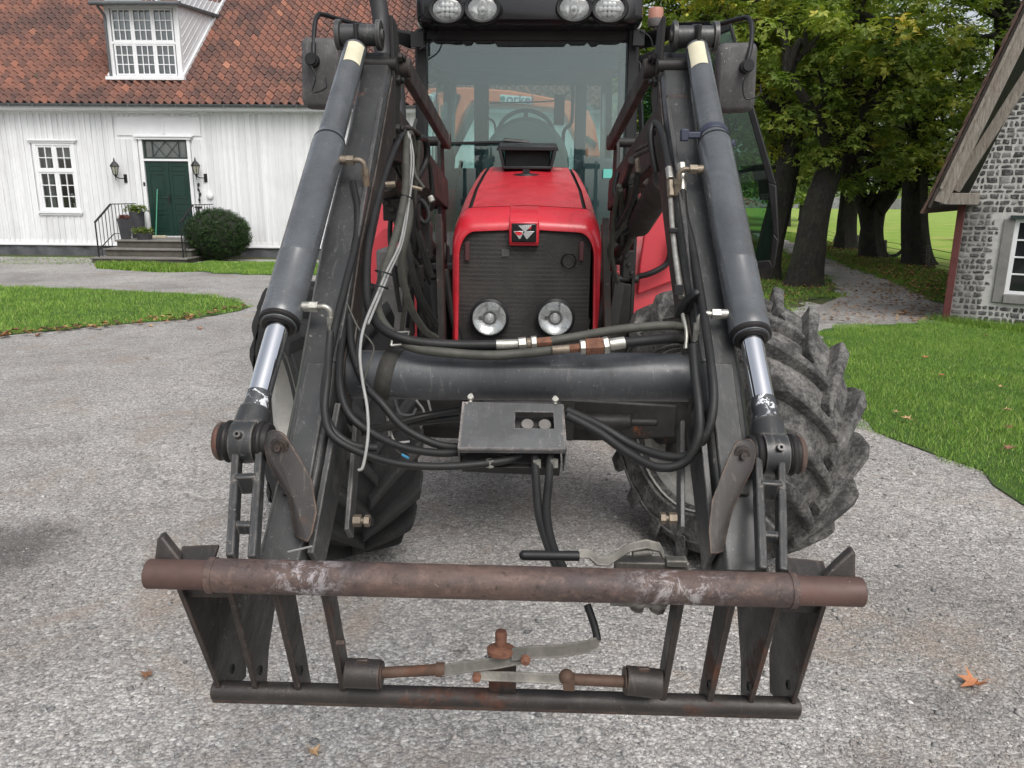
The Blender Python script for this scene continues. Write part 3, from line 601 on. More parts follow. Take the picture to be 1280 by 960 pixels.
t.links.new(c, b.inputs['Base Color']); b.inputs['Roughness'].default_value = .85; bump(t, b, noise(t, tc, 30, 5, .8), .5, .01); MTILE = m
roof = make('roof', vs, np.array(fs), MTILE, house, smooth=35, fattr=tn)
mb = MB(); p0 = V((0, RY0+.02, RZ0-.03)); L = 6.3
mb.loft([[V((xx, 0, 0))+p0+up_*u+nr*h_ for (u, h_) in ((0, -.0), (L, 0), (L, -.12), (0, -.12))] for xx in (HX0-.3, HX1+.3)])
p1_ = p0+up_*L; dn = V((0, math.cos(RP), -math.sin(RP))); n2_ = V((0, math.sin(RP), math.cos(RP)))
mb.loft([[V((xx, 0, 0))+p1_+dn*u+n2_*h_ for (u, h_) in ((0, 0), (L, 0), (L, -.12), (0, -.12))] for xx in (HX0-.3, HX1+.3)])
obj('roof_deck', mb, paint('dark_roof_timber', (.06, .05, .045), .8), house)
mb = MB(); GTR = paint('aged_grey_gutter', (.12, .13, .135), .5, .3, .2, 4)
prg = [(RY0-.07+.065*math.cos(a), RZ0-.035+.065*math.sin(a)) for a in [math.radians(180+180*k/10) for k in range(11)]]
prg2 = [(RY0-.07+.06*math.cos(a), RZ0-.035+.06*math.sin(a)) for a in [math.radians(360-180*k/10) for k in range(11)]]
mb.loft([[V((xx, y, z)) for y, z in prg+prg2] for xx in (HX0-.3, HX1+.35)])
xx = HX0
while xx < HX1: mb.bb((xx, RY0-.15, RZ0-.04), (xx+.03, RY0+.05, RZ0-.028)); mb.bb((xx, RY0-.142, RZ0-.11), (xx+.03, RY0-.136, RZ0-.03)); xx += .62
obj('gutter', mb, GTR, roof)
mb = MB(); mb.bb((HX0, RY0+.02, RZ0-.18), (HX1+.2, HW-.03, RZ0-.155)); mb.bb((HX0, RY0, RZ0-.17), (HX1+.2, RY0+.018, RZ0-.06)); obj('eaves_board', mb, MT['white'], house)
# dormer
DX0, DX1, DY, DZ0, DZ1 = -11.20, -9.26, 21.45, 4.56, 6.42
dm = MB(); dm.bb((DX0, DY, DZ0), (DX0+.13, DY+.12, DZ1)); dm.bb((DX1-.13, DY, DZ0), (DX1, DY+.12, DZ1)); dm.bb((DX0+.13, DY, DZ1-.07), (DX1-.13, DY+.12, DZ1)); dm.bb((DX0+.13, DY, DZ0), (DX1-.13, DY+.12, DZ0+.14)); dm.bb((DX0-.08, DY-.14, DZ0+.015), (DX1+.08, DY-.001, DZ0+.10))
dorm = obj('dormer', dm, MT['white'], house, bevel=.006)
# side cheeks: horizontal-ish boards laid along the slope
ck = MB()
for xs_, sg in ((DX1, 1), (DX0, -1)):
    yb = RY0+(DZ1+.6-RZ0)/math.tan(RP)
    ck.prism([(xs_-.02*sg, DY+.12, DZ0), (xs_-.02*sg, DY+.12, DZ1+.3), (xs_-.02*sg, yb+1.2, DZ1+.9), (xs_-.02*sg, yb, roofz(yb)+.0)], (.02*sg, 0, 0))
    for k in range(12):
        of = .12+.17*k; y0_ = DY+.12; a = V((xs_+.006*sg, y0_, roofz(y0_)+of*1.25)); bq = a+up_*5
        if a.z > DZ1+.3: a = V((xs_+.006*sg, y0_+(a.z-DZ1-.2)/math.tan(RP), DZ1+.2)) if False else a
        if of*1.25+roofz(y0_) < DZ1+.2: ck.bar(a, bq, .008, .010, (1, 0, 0)) if False else ck.bar(a, bq, .010, .004, (0, -math.sin(RP), math.cos(RP)))
    a = V((xs_+.03*sg, DY-.02, roofz(DY)+.07)); ck.bar(a, a+up_*5.2, .05, .15, nr)
obj('cheek', ck, MT['white'], dorm)
dw = MB(); wx0, wx1 = DX0+.15, DX1-.15; qz = (DZ1-.07-DZ0-.14); zmid = DZ0+.14+qz*.49; wq = (wx1-wx0)/3
for k in range(3):
    a, bq = wx0+wq*k, wx0+wq*(k+1); sash(dw, a+.012, bq-.012, DZ0+.15, zmid-.03, DY+.02, 3, 3, .04, .02); sash(dw, a+.012, bq-.012, zmid+.03, DZ1-.08, DY+.02, 3, 3, .04, .02)
for k in (1, 2): dw.bb((wx0+wq*k-.014, DY+.005, DZ0+.14), (wx0+wq*k+.014, DY+.06, DZ1-.07))
dw.bb((DX0+.13, DY+.01, zmid-.03), (DX1-.13, DY+.07, zmid+.03)); obj('window_frame', dw, MT['white'], dorm)
mb = MB(); mb.bb((wx0-.02, DY+.055, DZ0+.14), (wx1+.02, DY+.059, DZ1-.07)); obj('pane', mb, MT['clear'], dorm)
mb = MB(); mb.bb((wx0-.02, DY+.14, DZ0+.1), (wx1+.02, DY+.15, DZ1)); obj('blind', mb, paint('grey_blind', (.16, .17, .165), .9, 0, .25, 1.5), dorm)
mb = MB(); mb.loft([[V((xx, y, z)) for y, z in ((DY-.28, DZ1-.04), (DY-.28, DZ1+.03), (DY+5.5, DZ1+.6), (DY+5.5, DZ1+.5), (DY, DZ1))] for xx in (DX0-.2, DX1+.10)])
obj('dormer_roof', mb, paint('dormer_lead_roof', (.10, .105, .11), .6, .2, .2, 4), dorm)
mb = MB(); mb.tube([(DX0-.03, DY-.2, DZ1-.03), (DX0-.03, DY-.2, DZ1-.1), (DX0+.02, DY-.05, DZ1-.26), (DX0+.03, DY-.045, DZ1-.5)], .035, 10); mb.tube([(DX0+.03, DY-.045, DZ1-.5), (DX0+.03, DY-.045, DZ0+.03)], .035, 10, 1); mb.cyl((DX0-.2, DY-.30, DZ1-.02), (DX1+.22, DY-.30, DZ1-.02), .055); obj('downpipe', mb, GTR, dorm)
# wall lamps
def walllamp(x, z, lab):
    e = empty('wall_lamp', (x, HW-.2, z-.25), lab, 'lamp', 'carriage lamps flanking the green door'); y = HW-.24; xo = x
    mb = MB(); mb.box((x+.16, HW-.035, z-.28), (.09, .03, .22)); mb.tube([(x+.16, HW-.05, z-.24), (x+.14, HW-.13, z-.28), (x+.05, y+.02, z-.27), (x, y, z-.2)], .013, 8); mb.cyl((x, y, z-.26), (x, y, z-.20), .012, .04, 8); mb.cyl((x, y, z-.34), (x, y, z-.26), .004, .014, 8); obj('bracket', mb, BLK, e)
    mb = MB(); mb.lathe([(.115, 0), (.12, .012), (.06, .10), (.03, .13), (.02, .17), (.004, .23)], (x, y, z+.02), (0, 0, 1), 6, True); 
    for k in range(6):
        a = k*math.pi/3; mb.bar((x+.055*math.cos(a), y+.055*math.sin(a), z-.19), (x+.108*math.cos(a), y+.108*math.sin(a), z+.02), .012, .012, (.1, .3, 1))
    mb.cyl((x, y, z-.20), (x, y, z-.185), .06, .06, 6); obj('lantern_cap', mb, BLK, e)
    mb = MB(); mb.lathe([(.05, -.185), (.10, .018)], (x, y, z), (0, 0, 1), 6, True); obj('glass', mb, plain('frosted_lamp_glass', (.42, .42, .34), .3), e)
walllamp(-11.0, 2.33, 'black carriage lamp on the boards left of the green door, nearer the house window')
walllamp(-8.84, 2.36, 'black carriage lamp right of the green door, above a hanging iron ornament')
mb = MB(); x = -8.88
mb.tube([(x, HW-.05, 1.95), (x-.02, HW-.06, 1.8), (x+.02, HW-.06, 1.7), (x-.01, HW-.06, 1.55), (x, HW-.06, 1.42)], lambda t: .022+.012*math.sin(t*25), 8); mb.bb((x-.16, HW-.06, 1.30), (x+.02, HW-.03, 1.34)); mb.tube([(x-.07, HW-.05, 1.3), (x-.07, HW-.06, 1.12)], .02, 8, 1)
setp(obj('bell_pull', mb, BLK), 'dark iron bell pull hanging beside the door under the right lamp', 'bell pull')
mb = MB(); mb.ball((-8.60, HW-.07, 1.62), .09, 12, 8, (1, .5, 1.1)); mb.cyl((-8.60, HW-.09, 1.67), (-8.60, HW-.02, 1.75), .02); setp(obj('wall_ornament', mb, MT['white']), 'small white round ornament on the wall beside the bell pull', 'ornament')
# steps
MST = paint('mossy_stone_step', (.085, .078, .065), .9, 0, .3, 4, dust=.5, dustcol=(.075, .085, .04), bmp=.8, bscl=25); MSTT = paint('worn_step_top', (.17, .16, .145), .85, 0, .25, 5, bmp=.5, bscl=30)
st_ = empty('stone_steps', (-9.4, 19.5, 0), 'mossy three tier stone steps leading up to the green door', 'steps')
for k, (y0_, z_, a, bq) in enumerate(((18.75, .14, -10.75, -8.4), (19.15, .33, -10.62, -8.45), (19.55, .52, -10.52, -8.5))):
    mb = MB(); mb.bb((a, y0_, 0 if k == 0 else z_-.19), (bq, HW-.1, z_-.045)); obj('riser', mb, MST, st_, bevel=.012)
    mb = MB(); mb.bb((a-.03, y0_-.04, z_-.045), (bq+.03, HW-.1, z_-.0)); obj('tread', mb, MSTT, st_, bevel=.012)
def rail(x, lab):
    mb = MB(); pts = [V((x, 18.85, 0.10)), V((x, 18.85, .98)), V((x, 19.65, 1.40)), V((x, HW-.12, 1.40))]
    mb.tube([pts[0], pts[1]], .018, 8, 1); mb.bar(pts[1], pts[2], .05, .022, (0, 0, 1)); mb.bar(pts[2], pts[3], .05, .022, (0, 0, 1))
    for k in range(1, 12):
        y = 18.85+(HW-.15-18.85)*k/12; zt = 1.40 if y > 19.65 else .98+(y-18.85)/.8*.42; zb = .52 if y > 19.55 else (.33 if y > 19.15 else .14); mb.tube([(x, y, zb), (x, y, zt)], .008, 6, 1)
    mb.bar((x, 19.65, .66), (x, HW-.12, .66), .02, .015); mb.bar((x, 18.85, .3), (x, 19.65, .66), .02, .015)
    return setp(obj('stair_railing', mb, BLK), lab, 'railing', 'iron railings on the entrance steps')
rail(-10.62, 'black iron railing on the left of the steps, beside the planters'); rail(-8.52, 'black iron railing on the right of the steps, against the round bush')

# leaf clump builder (numpy) for shrubs and crowns
def clumps(centres, radii, per, size, flat=.55, droop=.25, seed=1, lobes=3):
    g_ = np.random.default_rng(seed); C_ = np.asarray(centres, float); R_ = np.asarray(radii, float); k = len(C_); n = k*per
    d = g_.normal(size=(n, 3)); d /= np.linalg.norm(d, axis=1)[:, None]; rad = g_.random(n)**.45
    cc = np.repeat(C_, per, 0); rr = np.repeat(R_, per)
    off = d*(rad*rr)[:, None]; off[:, 2] *= flat; off[:, 2] -= droop*(off[:, 0]**2+off[:, 1]**2)/np.maximum(rr, .05)
    P_ = cc+off; tint = np.clip(np.repeat(g_.normal(.45, .16, k), per)+g_.normal(0, .10, n), 0, 1)
    nrm = d*.55+np.array([0, 0, 1.])+g_.normal(0, .42, (n, 3)); nrm /= np.linalg.norm(nrm, axis=1)[:, None]
    t_ = np.cross(nrm, g_.normal(size=(n, 3))); t_ /= np.linalg.norm(t_, axis=1)[:, None]; b_ = np.cross(nrm, t_)
    S = size*g_.uniform(.6, 1.3, n); V_ = []; F_ = []
    if lobes == 1: shapes = [[(-.5, 0, 0), (0, -.3, .05), (.5, 0, -.06), (0, .3, .05)]]
    else:
        shapes = []
        for a in (0, 62, -62):
            c0, s0 = math.cos(math.radians(a)), math.sin(math.radians(a)); L_ = .95 if a == 0 else .75
            shapes.append([(0, 0, 0), (L_*.5*c0+.2*s0, L_*.5*s0-.2*c0, .03), (L_*c0, L_*s0, -.10), (L_*.5*c0-.2*s0, L_*.5*s0+.2*c0, .03)])
    m_ = len(shapes)
    for sh in shapes:
        for (a, b2, c2) in sh: V_.append(P_+(t_*a+b_*b2+nrm*c2)*S[:, None])
    vv = np.stack(V_, 1).reshape(-1, 3); ff = np.arange(4*m_*n).reshape(-1, 4); return vv, ff, np.repeat(tint, m_)
def leafmat(name, stops, trans=.25):
    m, t, b, o = nodes(name); c = attr_ramp(t, stops); t.links.new(c, b.inputs['Base Color']); b.inputs['Roughness'].default_value = .5; b.inputs['Specular IOR Level'].default_value = .3
    tr = N(t, 'BsdfTranslucent'); t.links.new(mixc(t, 1., c, (1.3, 1.5, .7), 'MULTIPLY'), tr.inputs[0]); mx = N(t, 'MixShader'); mx.inputs[0].default_value = trans
    t.links.new(b.outputs[0], mx.inputs[1]); t.links.new(tr.outputs[0], mx.inputs[2]); t.links.new(mx.outputs[0], o.inputs[0]); return m
# box bush
MBOX = leafmat('boxwood_leaf', [(0, (.018, .040, .012)), (.5, (.035, .075, .02)), (.85, (.06, .11, .03)), (1, (.12, .16, .05))], .1)
bs = empty('box_bush', (-8.0, 19.75, 0), 'dense dark green clipped round bush beside the entrance steps', 'bush')
bc = V((-8.0, 19.8, .66)); cs = []; rs = []
for k in range(1700):
    d = V((random.gauss(0, 1), random.gauss(0, 1), random.gauss(0, 1))).normalized(); q = random.uniform(.86, 1.02)
    zf = .66 if d.z > 0 else .62
    cs.append((bc.x+d.x*.82*q, bc.y+d.y*.72*q, max(.08, bc.z+d.z*zf*q))); rs.append(.06)
vv, ff, tt = clumps(cs, rs, 24, .030, .9, 0, 3, 1); make('foliage', vv, ff, MBOX, bs, smooth=0, fattr=tt)
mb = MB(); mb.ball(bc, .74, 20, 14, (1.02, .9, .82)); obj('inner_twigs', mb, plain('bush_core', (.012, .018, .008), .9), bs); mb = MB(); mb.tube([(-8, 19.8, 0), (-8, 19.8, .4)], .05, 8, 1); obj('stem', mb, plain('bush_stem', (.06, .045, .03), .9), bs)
# planters
MPL = paint('dark_grey_planter', (.045, .045, .05), .6, 0, .15, 6); MPLT = leafmat('planter_plant_leaf', [(0, (.06, .10, .02)), (.6, (.16, .22, .05)), (1, (.28, .30, .10))], .2); MPLR = leafmat('red_heather_leaf', [(0, (.10, .05, .04)), (1, (.26, .11, .09))], .1)
def planter(x, y, z, r0, r1, h, lab, mat, fr, fh):
    e = empty('planter', (x, y, z), lab, 'planter', 'potted plants on the entrance steps'); mb = MB(); mb.lathe([(.001, 0), (r0, 0), (r1, h), (r1-.015, h), (r1-.03, h-.04), (.001, h-.04)], (x, y, z), (0, 0, 1), 4 if r0 > .11 and h > .4 and mat is MPLR else 20); obj('pot', mb, MPL, e)
    cs = [(x+random.uniform(-1, 1)*fr, y+random.uniform(-1, 1)*fr*.8, z+h+random.uniform(0, fh)) for _ in range(60)]; vv, ff, tt = clumps(cs, [.06]*60, 22, .045, .8, .2, int(abs(x*100)), 1); make('plant', vv, ff, mat, e, smooth=0, fattr=tt)
g = PY(158, 302, 19.85); planter(g.x, g.y, .52, .13, .19, .52, 'tall dark planter with low reddish heather beside the left railing', MPLR, .10, .06)
g = PY(173, 288, 20.5); planter(g.x, g.y, .52, .16, .19, .68, 'tall round dark pot with bushy yellow green plant beside the door', MPLT, .24, .16)
g = PY(181, 300, 19.75); planter(g.x, g.y, .52, .17, .21, .17, 'low wide dark pot with pale green plant at the front of the landing', MPLT, .22, .12)
mb = MB(); gx = -9.98; mb.tube([(gx, 20.55, .57), (gx-.02, 20.93, 1.78)], .016, 8, 1)
br = setp(obj('broom', mb, plain('green_broom_handle', (.03, .22, .13), .4)), 'broom with bright green handle leaning on the dark green door', 'broom')
mb = MB(); mb.box((gx+.10, 20.5, .56), (.40, .07, .06)); obj('broom_head', mb, paint('pale_broom_bristle', (.5, .45, .33), .8), br)

# ================================================================== STONE BARN
BC = V((5.985, 11.02, 0)); bd = V((.83, -.558, 0)).normalized(); bn = V((bd.y, -bd.x, 0))    # wall runs along bd; bn is the outward normal (towards the yard)
if bn.x > 0: bn = -bn
def bpt(px, py, off=0.): return onplane(px, py, BC+bn*off, bn)
def bsz(px, py, off=0.): p = bpt(px, py, off); return (p-BC).dot(bd), p.z
barn = empty('stone_barn', BC, 'low barn of grey fieldstone with pale mortar, weathered timber eaves and a white window', 'barn')
se, ze = bsz(1210, 252); s1, zr1 = bsz(1165, 250, .45); s2, zr2 = bsz(1268, 36, .45); slope = (zr2-zr1)/(s2-s1)
print('barn', se, ze, s1, zr1, s2, zr2, 'pitch', math.degrees(math.atan(slope)))
ZB = 1.66; WS0, WZ1 = bsz(1270, 274); _, WZ0 = bsz(1262, 368); WS1 = WS0+.95; print('win', WS0, WZ0, WZ1)
half = 3.6
def roofline(s): return ZB+.10+slope*(s if s < half else 2*half-s)
MMORT = paint('pale_lime_mortar', (.50, .49, .465), .95, 0, .15, 10, bmp=.8, bscl=60)
def WP(s, z, off=0.): return BC+bd*s+bn*off+V((0, 0, z))
mb = MB(); S = [(0, 0), (0, ZB)]+[(half, roofline(half)-.1), (2*half, ZB), (2*half, 0)]
# wall core around the window opening
def wallpiece(poly, th=.35): mb.prism([WP(s, z) for s, z in poly], -bn*th)
wallpiece([(0, -.1), (WS0, -.1), (WS0, ZB+slope*WS0), (0, ZB)]); wallpiece([(WS1, -.1), (2*half, -.1), (2*half, ZB), (half, ZB+slope*half), (WS1, ZB+slope*WS1)])
wallpiece([(WS0, -.1), (WS1, -.1), (WS1, WZ0), (WS0, WZ0)]); wallpiece([(WS0, WZ1), (WS1, WZ1), (WS1, ZB+slope*WS1), (WS0, ZB+slope*WS0)])
mb.prism([WP(0, -.1), WP(0, ZB), WP(.35, ZB), WP(.35, -.1)], -bn*9); mb.prism([WP(2*half-.35, -.1), WP(2*half-.35, ZB), WP(2*half, ZB), WP(2*half, -.1)], -bn*9)
obj('wall', mb, MMORT, barn, smooth=0)
vs = []; fs = []; tn = []
def stone(s0, s1_, z0, z1, fn):
    o_i = len(vs); j = lambda a: random.uniform(-a, a); w_ = s1_-s0; h_ = z1-z0; gp_ = .0100
    out = [(s0+gp_+j(.008), z0+gp_+j(.008)), (s0+w_*.5+j(.02), z0+gp_*.7+j(.006)), (s1_-gp_+j(.008), z0+gp_+j(.01)), (s1_-gp_*.8+j(.006), z0+h_*.5+j(.02)), (s1_-gp_+j(.01), z1-gp_+j(.01)), (s0+w_*.5+j(.02), z1-gp_*.7+j(.006)), (s0+gp_+j(.01), z1-gp_+j(.012)), (s0+gp_*.8+j(.006), z0+h_*.5+j(.02))]
    cs_, cz_ = (s0+s1_)/2, (z0+z1)/2; d1 = random.uniform(.003, .010)
    for k_, dd in ((1, -.004), (.86, d1), (.5, d1+.003)):
        for (a, b2) in out: vs.append(fn(cs_+(a-cs_)*k_, cz_+(b2-cz_)*k_, dd+j(.003)))
    for r2 in range(2):
        for k in range(8): q = (k+1) % 8; fs.append((o_i+r2*8+k, o_i+r2*8+q, o_i+(r2+1)*8+q, o_i+(r2+1)*8+k))
    fs.append(tuple(o_i+16+k for k in range(8))); tn.extend([random.random()]*17)
z = -.02
while z < ZB+slope*2.9:
    h_ = random.uniform(.05, .10); s = max(0.02, (z+h_-ZB)/slope-.01 if z+h_ > ZB else .02)
    while s < 5.4:
        w_ = random.choice((random.uniform(.045, .08), random.uniform(.07, .16)))
        if not (s+w_ > WS0-.16 and s < WS1+.16 and z+h_ > WZ0-.14 and z < WZ1+.02): stone(s, s+w_, z, z+h_, lambda a, b2, d: WP(a, b2+.012*math.sin(a*3), d))
        s += w_+.003
    z += h_+.003
m, t, b, o_ = nodes('fieldstone'); tc = N(t, 'TexCoord').outputs['Object']
c = attr_ramp(t, [(0, (.035, .035, .037)), (.4, (.075, .074, .073)), (.75, (.14, .137, .132)), (1, (.26, .255, .245))]); c = mixc(t, mul(t, thr(t, noise(t, tc, 26, 6, .75), .5, .62), .55), c, (.36, .35, .33)); c = mixc(t, mul(t, thr(t, noise(t, tc, 40, 5, .75), .60, .66), .6), c, (.04, .04, .04))
t.links.new(c, b.inputs['Base Color']); b.inputs['Roughness'].default_value = .9; bump(t, b, noise(t, tc, 60, 7, .8), .8, .012); MSTONE = m
make('stone_facing', vs, fs, MSTONE, barn, smooth=50, fattr=tn)
# window with stone jambs
mb = MB()
def wb(mb, a0, a1, z0, z1, d0, d1): mb.prism([WP(a0, z0, d0), WP(a1, z0, d0), WP(a1, z1, d0), WP(a0, z1, d0)], bn*(d1-d0))
wb(mb, WS0-.13, WS0-.002, WZ0-.12, WZ1, -.1, .03); wb(mb, WS1+.002, WS1+.13, WZ0-.12, WZ1, -.1, .03); wb(mb, WS0-.002, WS1+.002, WZ0-.12, WZ0, -.1, .05)
obj('window_jamb', mb, paint('dressed_grey_stone', (.21, .205, .195), .9, 0, .2, 6, bmp=.6, bscl=50), barn, bevel=.008)
mb = MB(); wb(mb, WS0, WS1, WZ1-.045, WZ1, -.07, -.01); wb(mb, WS0, WS1, WZ0, WZ0+.045, -.07, -.01); wb(mb, WS0, WS0+.05, WZ0+.045, WZ1-.045, -.07, -.01); wb(mb, WS1-.05, WS1, WZ0+.045, WZ1-.045, -.07, -.01)
for k in range(1, 4): a = WS0+.05+(WS1-WS0-.1)*k/4; wb(mb, a-.012 if k != 2 else a-.03, a+.012 if k != 2 else a+.03, WZ0+.045, WZ1-.045, -.06, -.02)
for k in range(1, 4): a = WZ0+.045+(WZ1-WZ0-.09)*k/4; wb(mb, WS0+.05, WS1-.05, a-.011, a+.011, -.057, -.023)
wn = obj('window', mb, MT['white'], barn, bevel=.003); mb = MB(); wb(mb, WS0+.02, WS1-.02, WZ0+.02, WZ1-.02, -.046, -.042); obj('pane', mb, MT['housepane'], wn)
mb = MB(); wb(mb, WS0-.06, WS1+.06, WZ1+.002, WZ1+.05, -.02, .06); obj('lintel', mb, plain('dark_green_lintel', (.02, .035, .03), .6), wn)
# corner post, roof timbers
MRP = paint('dark_red_timber', (.11, .030, .027), .7, 0, .2, 8, dust=.1)
mb = MB(); wb(mb, -.07, .02, .0, ZB-.03, -.02, .05); obj('corner_post', mb, MRP, barn, bevel=.005)
m, t, b, o_ = nodes('weathered_timber'); tc = N(t, 'TexCoord').outputs['Object']
g1 = noise(t, vscale(t, tc, (14, 14, 2.2)), 3, 8, .7, .6); c = ramp(t, g1, [(.25, (.10, .085, .07)), (.5, (.27, .24, .205)), (.75, (.40, .37, .33))]); c = mixc(t, mul(t, thr(t, noise(t, tc, 5, 5, .7), .55, .7), .5), c, (.20, .125, .085))
t.links.new(c, b.inputs['Base Color']); b.inputs['Roughness'].default_value = .85; bump(t, b, g1, .8, .02); MTIM = m
OV = .45; sE = s1
def RPt(s, off, dz=0.): return WP(s, zr1+slope*(s-sE)+dz, off)
ru = (bd+V((0, 0, slope))).normalized(); rn = ru.cross(bn); rn = rn if rn.z > 0 else -rn
def rb(mb, sA, sB, off, w_, hA, low): # board along the rake, w across (along bn), height hA, top lowered by 'low' below roof line
    A = RPt(sA, off)-rn*(low+hA/2); B = RPt(sB, off)-rn*(low+hA/2); mb.bar(A, B, w_, hA, rn)
mb = MB(); rb(mb, sE, half, OV, .035, .17, .02); obj('barge_board', mb, MTIM, barn, bevel=.004)
mb = MB(); rb(mb, sE+.05, half, OV+.045, .03, .07, .0); obj('barge_board', mb, MTIM, barn, bevel=.004)
mb = MB(); A, B = bpt(1193, 238, .07), bpt(1286, 92, .07); mb.bar(A, B+(B-A)*1.5, .05, .14, rn); obj('rafter', mb, MTIM, barn, bevel=.006)
mb = MB(); mb.prism([WP(-.25, ZB-.03, -.1), WP(.17, ZB-.03, -.1), WP(.17, ZB+.12, -.1), WP(-.25, ZB+.12, -.1)], bn*(OV-.02+.1)); obj('plate_beam', mb, MTIM, barn, bevel=.006)
mb = MB()
for k in range(5): s = sE+.5+k*.62; A = RPt(s, 0)-rn*.06; mb.bar(A-bn*.2, A+bn*(OV-.03), .09, .07, rn)
obj('purlin', mb, MTIM, barn)
mb = MB(); A = RPt(sE-.03, OV+.06)+rn*.005; B = RPt(half, OV+.06)+rn*.005
mb.loft([[p, p-bn*9.6, p-bn*9.6-rn*.035, p-rn*.035] for p in (A, B)])
ru2 = V((bd.x*1, bd.y*1, -slope)).normalized(); A2 = B; B2 = A2+(bd-V((0, 0, slope)))*(half-sE); rn2 = V((bd.x*slope, bd.y*slope, 1)).normalized()
mb.loft([[p, p-bn*9.6, p-bn*9.6-rn2*.035, p-rn2*.035] for p in (A2, B2)]); obj('roof_boards', mb, paint('dark_roof_board', (.055, .045, .038), .8, 0, .3, 6), barn)
mb = MB(); k = 0; s = sE-.06
while s < half:
    A = RPt(s, 0)+rn*(.012); step = .24
    for (u0, h0, h1) in ((0, .02, .035),): 
        a0 = A+bn*(OV+.10); a1 = A+ru*(step*1.45)+bn*(OV+.10); mb.loft([[a0+rn*.012, a0-bn*9.7+rn*.012, a0-bn*9.7+rn*.045, a0+rn*.045], [a1, a1-bn*9.7, a1-bn*9.7+rn*.02, a1+rn*.02]])
    s += step*math.cos(math.atan(slope)); k += 1
obj('roof_tiles', mb, paint('dark_brown_roof_tile', (.085, .05, .038), .8, 0, .4, 14, dust=.2, dustcol=(.10, .10, .05), bmp=.6, bscl=40), barn)
# ================================================================== TREES
m, t, b, o_ = nodes('bark'); tc = N(t, 'TexCoord').outputs['Object']
g1 = noise(t, vscale(t, tc, (9, 9, 2.5)), 2.4, 9, .75, .5); c = ramp(t, g1, [(.3, (.010, .009, .008)), (.55, (.034, .029, .024)), (.75, (.085, .075, .062))]); c = mixc(t, mul(t, thr(t, noise(t, tc, 2.5, 6, .75), .48, .62), .55), c, (.045, .055, .022))
t.links.new(c, b.inputs['Base Color']); b.inputs['Roughness'].default_value = .95; bump(t, b, g1, 1., .06); MBARK = m
GREEN = [(0, (0.078, 0.128, 0.025)), (.3, (0.157, 0.231, 0.042)), (.5, (0.255, 0.325, 0.063)), (.7, (0.431, 0.461, 0.098)), (.88, (0.666, 0.564, 0.112)), (1, (0.750, 0.529, 0.084))]
YEL = [(0, (0.062, 0.101, 0.015)), (.3, (0.133, 0.187, 0.027)), (.55, (0.250, 0.287, 0.044)), (.75, (0.423, 0.374, 0.050)), (.9, (0.656, 0.431, 0.050)), (1, (0.719, 0.287, 0.037))]
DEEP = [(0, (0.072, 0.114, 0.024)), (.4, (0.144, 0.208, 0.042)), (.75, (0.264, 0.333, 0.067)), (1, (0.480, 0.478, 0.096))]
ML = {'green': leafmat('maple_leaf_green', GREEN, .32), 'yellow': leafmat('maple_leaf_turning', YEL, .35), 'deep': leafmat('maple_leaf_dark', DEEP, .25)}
def trunk_mesh(mb, pts, r0, r1, n=14, flare=.5, sd=0):
    P = spline(pts, 8); m_ = len(P); rr = []
    for i, p in enumerate(P):
        t_ = i/(m_-1); r_ = r0+(r1-r0)*t_; h_ = (p.z-P[0].z); r_ *= 1+flare*.7*math.exp(-h_*4.5)
        d = (P[min(i+1, m_-1)]-P[max(i-1, 0)]).normalized(); a = V((1, 0, 0)); a = (a-d*a.dot(d)).normalized(); b2 = d.cross(a)
        rr.append([p+(a*math.cos(q)+b2*math.sin(q))*r_*(1+.10*math.sin(q*3+sd+h_*.6)+.07*math.sin(q*5+sd*2+h_*1.3)+(.16*math.exp(-h_*4)*math.sin(q*4+sd))) for q in (2*math.pi*j/n for j in range(n))])
    mb.loft(rr, True)
def tree(label, trunks, branches, lobes, mat, size, per, tuft, seed, ntuft=1., group=None, nlob=3):
    base = trunks[0][0][0]; e = empty('maple_tree', base, label, 'tree', group)
    mb = MB()
    for k, (pts, r0, r1) in enumerate(trunks): trunk_mesh(mb, pts, r0, r1, 16, .5 if k == 0 else .05, seed+k)
    rg = random.Random(seed); cs = []; rs = []
    top = V(trunks[0][0][-1])
    for (c, R3) in lobes:
        c = V(c); vol = R3[0]*R3[1]*R3[2]; k = int(ntuft*8.*(vol**.62))
        for j in range(k):
            d = V((rg.gauss(0, 1), rg.gauss(0, 1), rg.gauss(0, 1))).normalized(); q = rg.random()**.35
            p = c+V((d.x*R3[0]*q, d.y*R3[1]*q, d.z*R3[2]*q)); cs.append(p); rs.append(tuft*rg.uniform(.65, 1.3))
        # a limb into the lobe
        s_ = min((V(q) for tr in trunks for q in spline(tr[0], 4)), key=lambda q: (q-c).length+abs(q.z-(c.z-1.5))*.5)
        trunk_mesh(mb, [s_, s_.lerp(c, .5)+V((0, 0, .3)), c], .10, .03, 8, 0, 1)
        for j in range(5):
            q = rg.choice(cs[-k:]) if k else c; s2 = s_.lerp(c, rg.uniform(.4, .95)); trunk_mesh(mb, [s2, s2.lerp(q, .5)+V((rg.uniform(-.2, .2), rg.uniform(-.2, .2), .15)), q], .035, .010, 5, 0, 1)
    for br_ in branches: trunk_mesh(mb, br_[0], br_[1], br_[2], 8, 0, 2)
    obj('trunk', mb, MBARK, e)
    vv, ff, tt = clumps([tuple(c) for c in cs], rs, per, size, .5, .3, seed, nlob); make('crown', vv, ff, ML[mat], e, smooth=0, fattr=tt)
    return e, len(ff)
def gd(px, py): g = G(px, py); return V((g.x, g.y, -.05))
tot = 0
